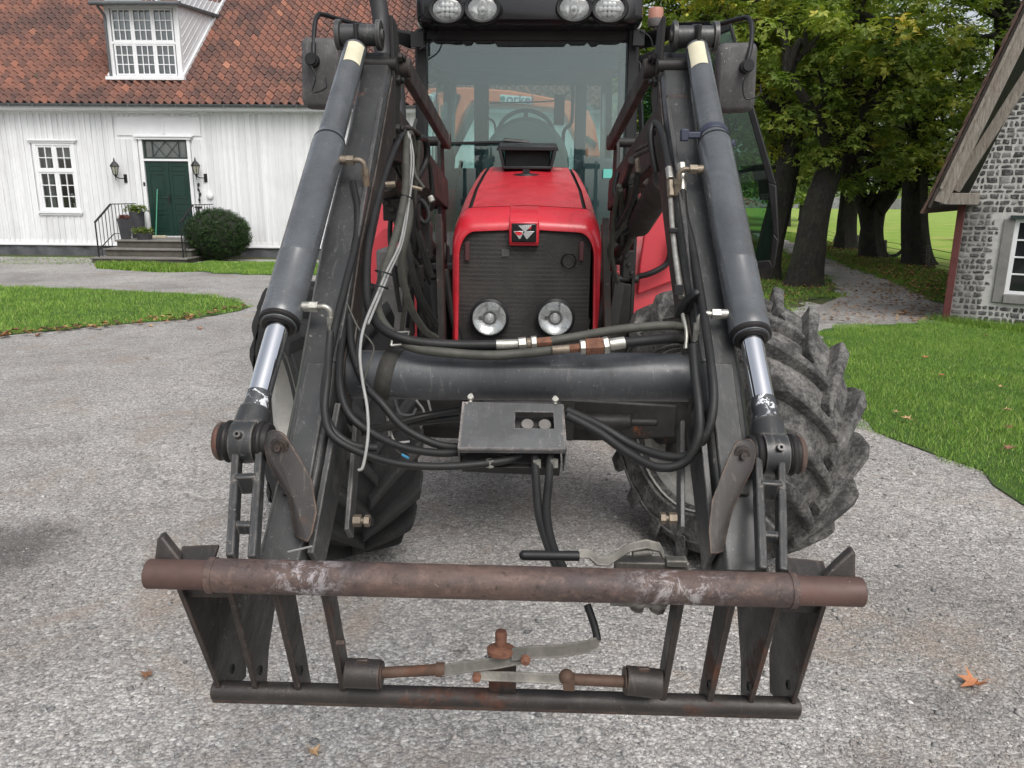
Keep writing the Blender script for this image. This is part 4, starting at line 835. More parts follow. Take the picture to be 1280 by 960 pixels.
# leaning tree nearest the yard
T1 = gd(1004, 357); def1 = [T1, PY(1012, 318, T1.y), PY(1022, 262, T1.y+.1), PY(1043, 200, T1.y+.3), PY(1062, 120, T1.y+.6), PY(1075, 20, T1.y+1.)]
e, k = tree('tall maple with a thick trunk leaning right, nearest the yard where the road begins', [(def1, .33, .16), ([def1[3], PY(1075, 150, T1.y+.2), PY(1110, 80, T1.y-.2)], .16, .07), ([def1[3], PY(1020, 150, T1.y-.2), PY(985, 90, T1.y-.5)], .14, .06)], [],
     [(PY(1050, 110, 15.2), (1.3, 1.1, .8)), (PY(1010, 60, 14.8), (1.2, 1.1, .9)), (PY(1085, 60, 15.0), (1.2, 1.1, .9)), (PY(1100, 130, 15.3), (.95, .9, .55)), (PY(1010, 160, 15.4), (.8, .8, .5)), (PY(1065, 15, 15.4), (1.6, 1.4, .9)), (PY(1060, 185, 15.9), (.9, .8, .4)), (PY(1140, 40, 16), (1.1, 1., .8)), (PY(1130, 100, 16), (.8, .9, .5)), (PY(970, 20, 15.6), (1.2, 1.1, .9)), (PY(1050, -60, 15.5), (2.4, 1.8, 1.)), (PY(1085, 175, 16.2), (.8, .8, .45)), (PY(1025, 205, 15.8), (.55, .6, .3)), (PY(1075, 215, 16.4), (.7, .7, .3)), (PY(1110, 205, 16.4), (.6, .6, .28))], 'green', .135, 52, .42, 11, 1.5); tot += k
# turning tree behind the open cab door
T2 = gd(958, 349); d2 = [T2, PY(966, 300, T2.y), PY(981, 230, T2.y), PY(990, 160, T2.y+.1), PY(985, 70, T2.y+.2), PY(978, -10, T2.y+.3)]
e, k = tree('yellowing maple behind the open cab door, its lower trunk beside the front tyre', [(d2, .27, .15), ([d2[3], PY(950, 110, T2.y), PY(915, 60, T2.y)], .12, .05)], [],
     [(PY(985, 110, 16.4), (.9, .9, .8)), (PY(950, 50, 16.6), (1.2, 1.1, 1.)), (PY(965, 150, 16.8), (.7, .8, .6)), (PY(905, 20, 17), (1.3, 1.2, .9)), (PY(985, 30, 16.9), (.9, 1., .9)), (PY(860, 30, 17.5), (1.3, 1.2, .9)), (PY(880, 90, 17.6), (1.2, 1.1, .9)), (PY(925, 130, 17.4), (.9, .9, .8)), (PY(930, -50, 17), (2.2, 1.6, 1.)), (PY(985, 190, 17.2), (.5, .6, .45))], 'yellow', .125, 52, .40, 12, 1.5); tot += k
# straight trunk by the fence
T3 = gd(1148, 333); d3 = [T3, PY(1144, 290, T3.y), PY(1143, 230, T3.y), PY(1147, 150, T3.y+.2), PY(1150, 40, T3.y+.4)]
e, k = tree('maple with a straight thick dark trunk beside the fence, nearest the barn eaves', [(d3, .34, .2)], [([PY(1146, 170, T3.y), PY(1165, 120, T3.y), PY(1200, 60, T3.y-.2)], .10, .04), ([PY(1146, 200, T3.y), PY(1110, 170, T3.y), PY(1085, 150, T3.y-.2)], .10, .04)],
     [(PY(1140, 150, 18.8), (1.4, 1.2, .9)), (PY(1175, 90, 19), (1.2, 1.2, 1.1)), (PY(1110, 90, 18.6), (1.3, 1.2, 1.1)), (PY(1185, 160, 19.4), (.9, .9, .8)), (PY(1105, 180, 19), (1., 1., .55)), (PY(1150, 30, 19.3), (2., 1.6, 1.2)), (PY(1175, 205, 19.6), (.7, .8, .3)), (PY(1205, 60, 20), (.8, 1., .8)), (PY(1150, -50, 19), (2.5, 1.6, 1.)), (PY(1120, 205, 18.8), (1., .9, .4)), (PY(1190, 110, 20), (1., .9, .9)), (PY(1170, 190, 19.), (.8, .8, .5)), (PY(1200, 200, 20.3), (.7, .8, .5)), (PY(1215, 100, 20.8), (.7, .9, .7))], 'green', .14, 50, .45, 13, 1.5); tot += k
# forked trunk
T4 = gd(1090, 323); d4 = [T4, PY(1088, 300, T4.y), PY(1089, 283, T4.y), PY(1094, 262, T4.y+.05), PY(1103, 246, T4.y+.05)]
e, k = tree('maple with a dark trunk forking into two thick limbs, beside the field fence', [(d4, .33, .25), ([PY(1089, 296, T4.y), PY(1081, 262, T4.y), PY(1072, 225, T4.y), PY(1075, 150, T4.y)], .24, .14), ([PY(1094, 262, T4.y), PY(1104, 252, T4.y), PY(1115, 235, T4.y), PY(1118, 190, T4.y+.2), PY(1112, 120, T4.y+.4)], .26, .15)], [],
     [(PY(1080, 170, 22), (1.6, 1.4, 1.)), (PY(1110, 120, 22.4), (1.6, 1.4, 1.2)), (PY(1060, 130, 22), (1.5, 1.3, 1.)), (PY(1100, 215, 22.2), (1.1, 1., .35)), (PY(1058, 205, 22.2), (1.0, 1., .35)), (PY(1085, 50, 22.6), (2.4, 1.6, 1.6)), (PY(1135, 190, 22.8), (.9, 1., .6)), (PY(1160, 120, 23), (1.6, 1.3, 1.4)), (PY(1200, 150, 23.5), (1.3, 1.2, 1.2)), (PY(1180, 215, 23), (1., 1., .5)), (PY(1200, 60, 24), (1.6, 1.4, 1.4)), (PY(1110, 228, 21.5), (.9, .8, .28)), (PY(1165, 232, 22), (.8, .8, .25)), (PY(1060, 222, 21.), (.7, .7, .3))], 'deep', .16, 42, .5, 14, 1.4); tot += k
# fifth trunk on the verge further back
T5 = gd(1056, 312); d5 = [T5, PY(1058, 280, T5.y), PY(1062, 240, T5.y), PY(1064, 170, T5.y+.2), PY(1060, 90, T5.y)]
e, k = tree('maple with a straight trunk on the far verge between the leaning and forked trees', [(d5, .34, .24)], [],
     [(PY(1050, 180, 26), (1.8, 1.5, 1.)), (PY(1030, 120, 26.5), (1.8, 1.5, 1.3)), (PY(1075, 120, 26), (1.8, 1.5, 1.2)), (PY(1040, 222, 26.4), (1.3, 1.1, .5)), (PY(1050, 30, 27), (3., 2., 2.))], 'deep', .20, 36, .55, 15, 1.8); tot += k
# tree whose crown rises behind the barn roof
T6 = V((13.5, 20., 0)); d6 = [T6, PY(1268, 110, 20), PY(1262, 50, 20), PY(1258, -20, 20)]
e, k = tree('dark tree standing behind the barn roof, its trunk and branches against the sky', [(d6, .35, .24)], [([PY(1262, 60, 20), PY(1235, 45, 19.8), PY(1205, 55, 19.6)], .07, .03), ([PY(1262, 30, 20), PY(1230, 12, 19.8), PY(1195, 0, 19.5)], .09, .04), ([PY(1262, 70, 20), PY(1275, 20, 20), PY(1290, -10, 19.5)], .08, .04)],
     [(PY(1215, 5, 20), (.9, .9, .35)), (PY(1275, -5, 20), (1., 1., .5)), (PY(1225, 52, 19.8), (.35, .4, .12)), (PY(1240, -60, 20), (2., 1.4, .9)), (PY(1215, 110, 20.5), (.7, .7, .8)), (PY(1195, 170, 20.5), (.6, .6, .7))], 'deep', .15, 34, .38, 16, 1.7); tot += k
# trees filling the wood behind the road, left of the leaning tree and behind the cab
far = [((962, 292), 'deep', 'slender maple deep in the avenue, left of the road bend', .18), ((985, 283), 'green', 'small leaning tree at the far road bend', .14), ((1002, 276), 'deep', 'distant tree beyond the road bend, behind the leaning trunk', .22), ((900, 300), 'deep', 'broad dark tree behind the open cab door', .3), ((830, 296), 'green', 'green maple seen between the cab and the right loader arm', .3), ((765, 292), 'green', 'green maple behind the cab, seen through the rear glass', .3)]
for i, ((px, py), mt_, lb, r0) in enumerate(far):
    B = gd(px, py); Y = B.y; tp = PY(px+6, 40, Y)
    lob = [(PY(px+dx, yy, Y+random.uniform(-2, 1)), (Rr*Y/26., Rr*.9*Y/26., Rr*.6*Y/26.)) for dx, yy, Rr in ((-22, 215, 1.2), (18, 200, 1.3), (-8, 160, 1.8), (32, 130, 1.7), (-38, 110, 1.8), (5, 70, 2.2), (30, 20, 2.2), (-30, 10, 2.2), (0, -50, 2.6), (-2, 240, .8))]
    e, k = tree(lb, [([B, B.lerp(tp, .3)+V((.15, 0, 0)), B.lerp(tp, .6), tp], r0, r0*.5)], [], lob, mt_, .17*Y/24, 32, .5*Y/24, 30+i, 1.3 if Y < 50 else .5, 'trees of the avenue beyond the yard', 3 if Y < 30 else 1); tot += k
print('tree faces', tot)
# far hedge and wood beyond the field: one mass
cs = []; rs = []
for k in range(900):
    x = random.uniform(-60, 150); y = 140+random.uniform(-4, 10)+.05*abs(x); h_ = (3.5+2.5*math.sin(x*.09)+1.5*math.sin(x*.31))
    cs.append((x, y, random.uniform(.2, max(1., h_)))); rs.append(1.6)
vv, ff, tt = clumps(cs, rs, 34, .75, .8, .1, 99, 1); setp(make('far_wood', vv, ff, ML['green'], smooth=0, fattr=tt), 'distant line of bushes and trees along the far edge of the field', 'wood', kind='stuff')
mb = MB(); rings = []
for i, zz in enumerate((0, .9, 1.7)): rings.append([V((20+k*1.2, 132+.15*math.sin(k+i), zz+(.25*math.sin(k*1.3) if i == 2 else 0))) for k in range(40)])
mb.loft(rings[::-1], caps=False, closed=False); mb.loft([[p+V((0, .6, 0)) for p in r] for r in rings], caps=False, closed=False); mb.loft([rings[2], [p+V((0, .6, 0)) for p in rings[2]]], caps=False, closed=False)
setp(obj('field_wall', mb, paint('far_grey_stone_wall', (.19, .19, .20), .9, 0, .4, 1.5)), 'grey dry stone wall across the far end of the field', 'wall')
# field fence
fp = [(1008, 297, 286), (1032, 302, 287), (1041, 304, 290), (1072, 310, 294), (1107, 320, 300), (1160, 337, 307), (1215, 350, 318)]
fe = empty('field_fence', gd(1107, 320), 'low wire fence on thin grey wooden posts along the green field', 'fence'); MPOST = paint('grey_fence_post', (.10, .09, .075), .9, 0, .3, 10)
wp = []
for i, (px, py, pt) in enumerate(fp):
    g = gd(px, py); tpp = PY(px+(6 if i == 2 else 0), pt, g.y); mb = MB(); mb.cyl(g, tpp, .05, .045, 8); obj('post', mb, MPOST, fe); wp.append((g, tpp))
mb = MB()
for f_ in (.35, .62, .9):
    for (a, b2), (c2, d2_) in zip(wp, wp[1:]): mb.tube([a.lerp(b2, f_), c2.lerp(d2_, f_)], .008, 5, 1)
obj('wire', mb, plain('fence_wire', (.12, .12, .12), .5, .6), fe)
mb = MB(); lg = gd(1095, 322)+V((.15, -.3, .15)); mb.tube([lg+V((-.1, 0, 0)), lg+V((.25, 0, -.02)), lg+V((.45, -.05, .18)), lg+V((.42, 0, .32))], .05, 8); setp(obj('fallen_branch', mb, MBARK), 'short curved dead branch lying at the foot of the forked maple', 'branch')
# parked car far off behind the barn corner
ce = empty('parked_car', (20.2, 33, 0), 'distant dark car half hidden behind the barn corner post', 'car'); cx, cy = 20.2, 33
mb = MB(); pr = [(-2.1, .35), (-2.15, .75), (-1.9, .92), (-1.1, 1.0), (-.6, 1.42), (.7, 1.45), (1.4, 1.02), (2.05, .9), (2.15, .55), (2.1, .3)]
mb.loft([[V((cx+a*(1-.04*abs(k)), cy+yy, z_)) for a, z_ in pr] for k, yy in ((1, -.85), (0, -.4), (0, .4), (1, .85))]); obj('body', mb, plain('dark_car_paint', (.02, .022, .026), .25, .0, Coat_Weight=.6), ce, bevel=.02)
mb = MB(); mb.prism([(cx-.95, cy-.87, 1.0), (cx-.52, cy-.87, 1.36), (cx+.65, cy-.87, 1.38), (cx+1.2, cy-.87, 1.02)], (0, .02, 0)); obj('window', mb, MT['housepane'], ce)
for dx in (-1.35, 1.35):
    mb = MB(); mb.cyl((cx+dx, cy-.88, .32), (cx+dx, cy-.66, .32), .32); wl = obj('wheel', mb, MT['hose'], ce); mb = MB(); mb.cyl((cx+dx, cy-.89, .32), (cx+dx, cy-.879, .32), .2); obj('rim', mb, MT['rim'], wl)

# ================================================================== ORANGE MACHINE BEHIND THE TRACTOR
oe = empty('orange_baler', (.3, 9.6, 0), 'large orange farm machine behind the tractor, seen through the cab glass', 'farm machine')
YB = 9.4
def ob(lst, y=YB): return [PY(x, q, y) for x, q in lst]
out = ob([(541, 250), (548, 205), (556, 160), (560, 118), (565, 109), (592, 109), (640, 113), (690, 122), (715, 127), (735, 138), (744, 158), (751, 196), (733, 196), (718, 170), (706, 143), (690, 136), (640, 130), (590, 127), (578, 145), (566, 180), (557, 250)])
mb = MB(); mb.prism(out, (0, .5, 0)); obj('side_frame', mb, MT['orange'], oe, bevel=.02)
mb = MB(); mb.bb((-1.1, YB+.5, .5), (1.35, YB+2.4, 1.62)); mb.bb((-.9, YB+.3, .35), (1.15, YB+.5, .8)); obj('baler_body', mb, MT['dark'], oe, bevel=.05)
mb = MB(); p = PY(594, 135, YB-.03); q = PY(562, 200, YB-.03); mb.cyl(q, p, .045); p2 = PY(573, 118, YB-.03); mb.cyl(PY(556, 170, YB-.03), p2, .03); obj('ram', mb, MT['dark'], oe)
mb = MB(); mb.cyl(PY(732, 172, YB-.03), PY(745, 182, YB-.03), .03); obj('latch', mb, MT['dark'], oe)
a = PY(625, 118, YB-.012); b2 = PY(664, 121, YB-.012); c3 = PY(664, 131, YB-.012); d3_ = PY(625, 127, YB-.012); mb = MB(); mb.prism([a, b2, c3, d3_], (0, .01, 0)); st = obj('sticker', mb, MT['white'], oe)
def text(name, s, size, mat, parent, M, ext=.002):
    cu = bpy.data.curves.new(name, 'FONT'); cu.body = s; cu.size = size; cu.extrude = ext; cu.align_x = 'CENTER'; cu.align_y = 'CENTER'
    to = bpy.data.objects.new('tmp', cu); sc.collection.objects.link(to); bpy.context.view_layer.update()
    me = bpy.data.meshes.new_from_object(to); bpy.data.objects.remove(to); me.transform(M); off = wloc(parent); me.transform(Matrix.Translation(-off)); me.materials.clear(); me.materials.append(mat)
    o = bpy.data.objects.new(name, me); sc.collection.objects.link(o); o.parent = parent; return o
cc = (a+c3)/2; R_ = Matrix.Rotation(math.radians(90), 4, 'X')
text('lettering', 'orkel', .15, plain('blue_grey_ink', (.10, .10, .17), .5), st, Matrix.Translation(cc+V((.05, -.008, .0))) @ Matrix.Rotation(math.radians(2.5), 4, 'Y') @ R_)
mb = MB(); mb.cyl(cc+V((-.15, -.006, .008)), cc+V((-.15, 0, .008)), .03, n=16); obj('logo_disc', mb, plain('green_logo_ink', (.06, .2, .15), .5), st)
for sx in (-1, 1):
    mb = MB(); mb.lathe([(.25, -.2), (.5, -.19), (.58, -.12), (.58, .12), (.5, .19), (.25, .2)], (sx*1.15+.1, YB+1.4, .58), (1, 0, 0), 28, True); obj('wheel', mb, MT['tyre'], oe)
# ================================================================== TRACTOR
tr = empty('tractor', (.02, 4.6, 0), 'big red tractor with black grille and glass cab, seen head on', 'tractor')
XC = .018
# ---- wheels
def wheel(name, cx, cy, cz, R, W, steer, rimr, nl, mat, lug=.045, label=None, sd=1):
    Rz = Matrix.Rotation(math.radians(steer), 3, 'Z'); C_ = V((cx, cy, cz))
    def T(p): return C_+Rz @ V(p)
    mb = MB(); hw = W/2
    prof = [(rimr, -hw*.80), (rimr+.02, -hw*.90), (rimr+(R-rimr)*.35, -hw*1.02), (R*.86, -hw*.98), (R-.045, -hw*.86), (R-.028, -hw*.6), (R-.018, -hw*.25), (R-.016, 0), (R-.018, hw*.25), (R-.028, hw*.6), (R-.045, hw*.86), (R*.86, hw*.98), (rimr+(R-rimr)*.35, hw*1.02), (rimr+.02, hw*.90), (rimr, hw*.80)]
    prof = [(r-lug+.02 if r > R*.8 else r, x) for r, x in prof]
    n = 72; rr = [[T((x, r*math.cos(q), r*math.sin(q))) for q in (2*math.pi*i/n for i in range(n))] for r, x in prof]; mb.loft(rr, False)
    # raised rings on the side walls
    for s in (-1, 1):
        for rq in (rimr+.035, rimr+(R-rimr)*.55):
            mb.loft([[T((s*x, r*math.cos(q), r*math.sin(q))) for q in (2*math.pi*i/n for i in range(n))] for r, x in ((rq-.008, hw*.97), (rq, hw*1.04), (rq+.008, hw*.97))], False)
    # chevron lugs: curved bars from the crown centre over the shoulder
    sd = -1
    def surf(x):   # carcass radius at x
        a = abs(x)/hw; return R-lug-(.0 if a < .3 else .012*(a-.3)/.7)-(.03*((a-.8)/.2) if a > .8 else 0)
    for s in (-1, 1):
        for k in range(nl):
            a0 = 2*math.pi*(k+(.5 if s > 0 else 0))/nl; rings = []; M_ = 9
            for i in range(M_):
                u = i/(M_-1); x = s*hw*(-.06+1.08*u); da = .62*(u**.85)*(2*math.pi*2.1/nl)/1.05*.62/.62
                ang = a0+sd*da; th = (.056+.022*u)*(R/.65); rt_ = R*(1-.004*u)-(.018 if u > .93 else 0); rb_ = surf(min(abs(x), hw*.98))-.02 if u < .93 else R-lug-.11
                if i == M_-1: x = s*hw*1.045; rt_ = R-.075
                ha = th/R*.5; q = []
                for (aa, r_) in ((-1.3, rb_), (-.95, rt_-.008), (-.7, rt_), (.7, rt_), (.95, rt_-.008), (1.3, rb_)):
                    an = ang+aa*ha; q.append(T((x, -r_*math.sin(an), r_*math.cos(an))))
                rings.append(q)
            mb.loft(rings, True)
    mr = MB()
    ps = [(rimr+.02, -hw*.93), (rimr+.012, -hw*.80), (rimr-.035, -hw*.74), (rimr-.05, -hw*.2), (rimr-.08, hw*.05), (rimr*.62, hw*.12), (rimr*.55, hw*.02), (.15, hw*.02), (.14, -hw*.12), (.001, -hw*.12)]
    mr.loft([[T((x*sd_, r*math.cos(q), r*math.sin(q))) for q in (2*math.pi*i/48 for i in range(48))] for r, x in ps for sd_ in (1,)], False)
    mr.loft([[T((x, r*math.cos(q), r*math.sin(q))) for q in (2*math.pi*i/48 for i in range(48))] for r, x in [(rimr-.08, hw*.05), (rimr-.05, hw*.3), (rimr-.035, hw*.74), (rimr+.012, hw*.80), (rimr+.02, hw*.93)]], False)
    for k in range(8):
        q = 2*math.pi*k/8; mr.cyl(T((-hw*.2, .19*math.cos(q), .19*math.sin(q))), T((hw*.12, .19*math.cos(q), .19*math.sin(q))), .014, n=6)
    mr.cyl(T((-hw*.5, 0, 0)), T((hw*.45, 0, 0)), .11, .09, 20)
    w_ = obj(name, mr, MT['rim'], tr)
    ty = obj('tyre', mb, mat, w_, smooth=30, bevel=.008); 
    if label: ty['label'] = label
    return w_
wheel('front_wheel', .95, 3.52, .655, .655, .47, 30, .36, 18, MT['tyre'], .050, 'wide front tyre with dust grey chevron lugs, turned outwards')
wheel('front_wheel', -.915, 3.50, .655, .655, .47, 31, .36, 18, MT['tyrewet'], .050, 'muddy black front tyre under the left side of the loader', -1)
wheel('rear_wheel', .98, 6.75, .84, .84, .50, 0, .48, 20, MT['tyrebrown'], .05)
wheel('rear_wheel', -.94, 6.75, .84, .84, .50, 0, .48, 20, MT['tyrebrown'], .05)
# ---- axle, chassis, engine
mb = MB(); mb.prism([(-.72, 3.72, .62), (-.72, 3.72, .78), (-.3, 3.72, .80), (.3, 3.72, .80), (.72, 3.72, .78), (.72, 3.72, .62), (.35, 3.72, .60), (-.35, 3.72, .60)], (0, .26, 0)); mb.cyl((.66, 3.86, .68), (.86, 3.9, .66), .13, .11); mb.cyl((-.66, 3.86, .68), (-.8, 3.86, .66), .13, .11)
mb.cyl((.76, 3.86, .5), (.76, 3.86, .86), .06); mb.cyl((-.70, 3.86, .5), (-.70, 3.86, .86), .06); mb.cyl((-.5, 3.64, .72), (.5, 3.64, .72), .035); mb.cyl((-.62, 3.64, .72), (.62, 3.64, .72), .018)
mb.v = [(x, y-.33, z) for x, y, z in mb.v]; obj('front_axle', mb, MT['dark'], tr, bevel=.012)
mb = MB(); mb.bb((-.22, 3.2, .66), (.24, 4.0, .92)); mb.bb((-.16, 3.12, .72), (.18, 3.2, .86)); mb.bb((-.3, 4.0, .55), (.32, 5.1, 1.05)); mb.bb((-.22, 5.1, .45), (.24, 7.0, 1.0)); obj('chassis', mb, MT['dark'], tr, bevel=.01)
mb = MB(); mb.bb((-.28, 3.85, 1.05), (.30, 5.0, 1.45)); mb.cyl((-.3, 4.2, 1.1), (-.3, 4.2, 1.3), .06)
for k in range(9): mb.cyl((-.33, 4.0+k*.1, 1.0+.02*(k % 3)), (-.33, 4.0+k*.1, 1.25), .018+.01*(k % 2), n=10)
for sx in (-1, 1):
    for k in range(6): mb.tube([(sx*.30+XC, 4.0+k*.15, .85), (sx*(.36+.02*(k % 2))+XC, 4.1+k*.15, 1.05), (sx*.32+XC, 4.1+k*.16, 1.3)], .012, 8)
obj('engine', mb, MT['dark'], tr, bevel=.006)
# ---- hood
def hsec(Y, wb_, ws, wt, zb, zs, zt, crown=.012, n=7, inset=0.):
    pts = []; wb_ -= inset; ws -= inset; wt -= inset*.6; zt -= inset; 
    R_ = [V((XC+wb_, Y, zb)), V((XC+(wb_+ws)/2, Y, (zb+zs)/2)), V((XC+ws, Y, zs))]
    for i in range(1, n+1):
        a = math.pi/2*i/n; R_.append(V((XC+wt+(ws-wt)*math.cos(a), Y, zs+(zt-zs)*math.sin(a))))
    for i in (1, 2, 3): R_.append(V((XC+wt*(1-i/3.5), Y, zt+crown*(i/3.5))))
    R_.append(V((XC, Y, zt+crown)))
    L_ = [V((2*XC-p.x, p.y, p.z)) for p in R_[:-1]][::-1]
    return R_+L_
ST = [(3.700, .345, .340, .25, 1.0, 1.42, 1.552), (3.715, .357, .353, .258, 1.0, 1.43, 1.573), (3.76, .365, .360, .265, 1.0, 1.45, 1.604), (3.86, .368, .362, .27, 1.0, 1.49, 1.64), (4.3, .372, .355, .27, 1.02, 1.60, 1.735), (4.7, .376, .345, .255, 1.04, 1.68, 1.815), (5.02, .378, .335, .245, 1.06, 1.73, 1.87)]
mb = MB(); rings = [hsec(*s) for s in ST[:4]]; inn = [hsec(*ST[0][:7], inset=.012)]; 
mb.loft([hsec(3.78, .33, .32, .24, 1.0, 1.41, 1.528)]+[hsec(3.700, .330, .322, .245, 1.0, 1.41, 1.533)]+rings, caps=False, closed=False)
nose = obj('hood_nose', mb, MT['red'], tr, smooth=50)
# top panel and side panels with dark gaps
mb = MB(); 
def part_ring(s, lo, hi, off=0.):
    r_ = hsec(*s); return r_[lo:hi]
S2 = [(3.872, .368, .362, .27, 1.0, 1.49, 1.642)]+[tuple(s) for s in ST[4:]]
nR = len(hsec(*ST[0])); i0 = 9
mb.loft([hsec(*s)[i0:nR-i0] for s in S2], caps=False, closed=False); tp_ = obj('hood_top_panel', mb, MT['red'], tr, smooth=50)
for sl_ in (slice(0, i0), slice(nR-i0, nR)):
    mb = MB(); mb.loft([[p for p in hsec(*s)[sl_]] for s in S2], caps=False, closed=False); obj('hood_side_panel', mb, MT['red'], tr, smooth=50)
mb = MB(); mb.loft([hsec(*s, inset=.012) for s in [ST[2]]+[tuple(q) for q in ST[3:]]], caps=False, closed=False); obj('hood_inner_shell', mb, plain('seam_black', (.01, .01, .01), .8), tr)
# nose boss above the emblem
mb = MB(); bx0, bx1 = PY(637, 255, 3.7).x, PY(674, 255, 3.7).x; zt_ = 1.585; ze0 = PY(655, 307, 3.68).z
mb.loft([[V((a, y, z_)) for a in (bx0, bx0+.006, bx1-.006, bx1)]+[V((a, y+.03, z_)) for a in (bx1, bx0)] for y, z_ in ((3.676, ze0), (3.676, 1.50), (3.680, 1.545), (3.70, 1.588), (3.76, 1.618), (3.85, 1.650))]); obj('nose_boss', mb, MT['red'], nose, bevel=.004)
# grille
GX0, GX1 = PY(573, 350, 3.72).x, PY(736, 350, 3.72).x; GZ1, GZ0 = PY(655, 280, 3.72).z, .985
m, t, b, o_ = nodes('dusty_grille_mesh'); tc = N(t, 'TexCoord').outputs['Object']; sx = N(t, 'SeparateXYZ'); t.links.new(tc, sx.inputs[0])
wz = N(t, 'TexWave'); wz.bands_direction = 'Z'; wz.inputs['Scale'].default_value = 15.; wz.inputs['Distortion'].default_value = .3; t.links.new(tc, wz.inputs[0])
c = ramp(t, noise(t, tc, 7, 6, .7), [(.3, (.016, .0155, .015)), (.7, (.034, .032, .030))]); c = mixc(t, mul(t, mul(t, thr(t, wz.outputs['Fac'], .6, .9), thr(t, noise(t, tc, 4, 2, .5), .42, .55)), .5), c, (.07, .065, .06))
c = mixc(t, mul(t, thr(t, noise(t, tc, 160, 3, .6), .58, .66), .3), c, (.09, .082, .075)); c = mixc(t, mul(t, thr(t, noise(t, tc, 3.2, 6, .7, .4), .5, .65), .35), c, (.065, .058, .052))
t.links.new(c, b.inputs['Base Color']); b.inputs['Roughness'].default_value = .72
vh = N(t, 'TexVoronoi'); vh.inputs['Scale'].default_value = 230; t.links.new(tc, vh.inputs[0]); bump(t, b, vh.outputs['Distance'], .7, .003); MGR = m
mb = MB(); cxg = (GX0+GX1)/2; hwg = (GX1-GX0)/2+.006; nx = 24; nz = 20
def gshape(u, v):  # rounded panel
    z_ = GZ0+(GZ1-GZ0)*v; r_ = .045; wq = hwg
    if v > .90: wq = hwg-r_*(1-math.sqrt(max(0, 1-((v-.90)/.10)**2)))
    if v < .12: wq = hwg-.02*((.12-v)/.12)
    x = cxg+wq*u; y = 3.715+.022*abs(u)**3-.006*(1-abs(u))+.02*max(0, (v-.93)/.07)+.0*v; return V((x, y, z_))
mb.loft([[gshape(-1+2*i/nx, j/nz) for i in range(nx+1)] for j in range(nz+1)], caps=False, closed=False); grl = obj('grille', mb, MGR, tr, smooth=60)
mb = MB()
for k in range(13):
    z_ = GZ0+.20+k*.024
    for (a, b2) in ((-.74, -.36), (.10, .42)) if k > 4 else ((-.28, .28),): mb.bb((cxg+hwg*a, 3.708, z_-(.0 if k > 4 else .16)), (cxg+hwg*b2, 3.7125, z_+.002-(0 if k > 4 else .16)))
0 and obj('slat', mb, paint('dusty_slat', (.045, .042, .038), .8, 0, .2, 20), grl)
mb = MB(); c3 = PY(711, 326, 3.705); rg_ = [(.030, 0), (.034, -.004), (.038, 0)]; mb.lathe(rg_, c3, (0, 1, 0), 30); obj('grille_ring', mb, MT['plastic'], grl)
mb = MB(); q = PY(632, 316, 3.708); mb.box(q, (.036, .004, .034)); obj('grille_tag', mb, MT['plasticgrey'], grl)
for px in (584, 727): mb = MB(); q = PY(px, 314, 3.714); mb.box(q, (.022, .006, .09)); obj('grille_reflector', mb, plain('faded_red_reflector', (.07, .02, .022), .6), grl, bevel=.003)
# emblem: black plate with three triangles
ex, ez = PY(655, 291, 3.67).x, PY(655, 291, 3.67).z; ey = 3.672; ew, eh = .058, .043
mb = MB(); mb.box((ex, ey+.012, ez), (ew*2+.026, .03, eh*2+.022)); bz = obj('emblem_surround', mb, MT['red'], nose, bevel=.01)
mb = MB(); mb.box((ex, ey-.006, ez), (ew*2, .010, eh*2)); em = obj('emblem', mb, plain('emblem_black', (.008, .008, .009), .2), tr, bevel=.008)
def tri(pts, name, mat): mb = MB(); mb.prism([(ex+a*ew, ey-.0125, ez+b2*eh) for a, b2 in pts], (0, .003, 0)); obj(name, mb, mat, em, bevel=.0006)
SIL = plain('emblem_silver', (.78, .79, .80), .22, .85); EMR = plain('emblem_red', (.55, .02, .03), .3)
tri([(-.48, .78), (.62, .78), (.08, .08)], 'emblem_triangle', SIL); tri([(.60, .76), (.32, .40), (.56, .40)], 'emblem_triangle', EMR)
tri([(-.86, .18), (-.06, .18), (-.06, -.02), (-.30, -.66), (-.38, -.66)], 'emblem_triangle', SIL); mb = MB(); mb.prism([(ex+a*ew, ey-.0145, ez+b2*eh) for a, b2 in ((-.74, .12), (-.25, .12), (-.12, -.08), (-.34, -.30), (-.62, -.20))], (0, .002, 0)); obj('emblem_triangle', mb, EMR, em)
tri([(.84, .18), (.10, .18), (-.06, -.12), (.20, -.66), (.28, -.66)], 'emblem_triangle', SIL)
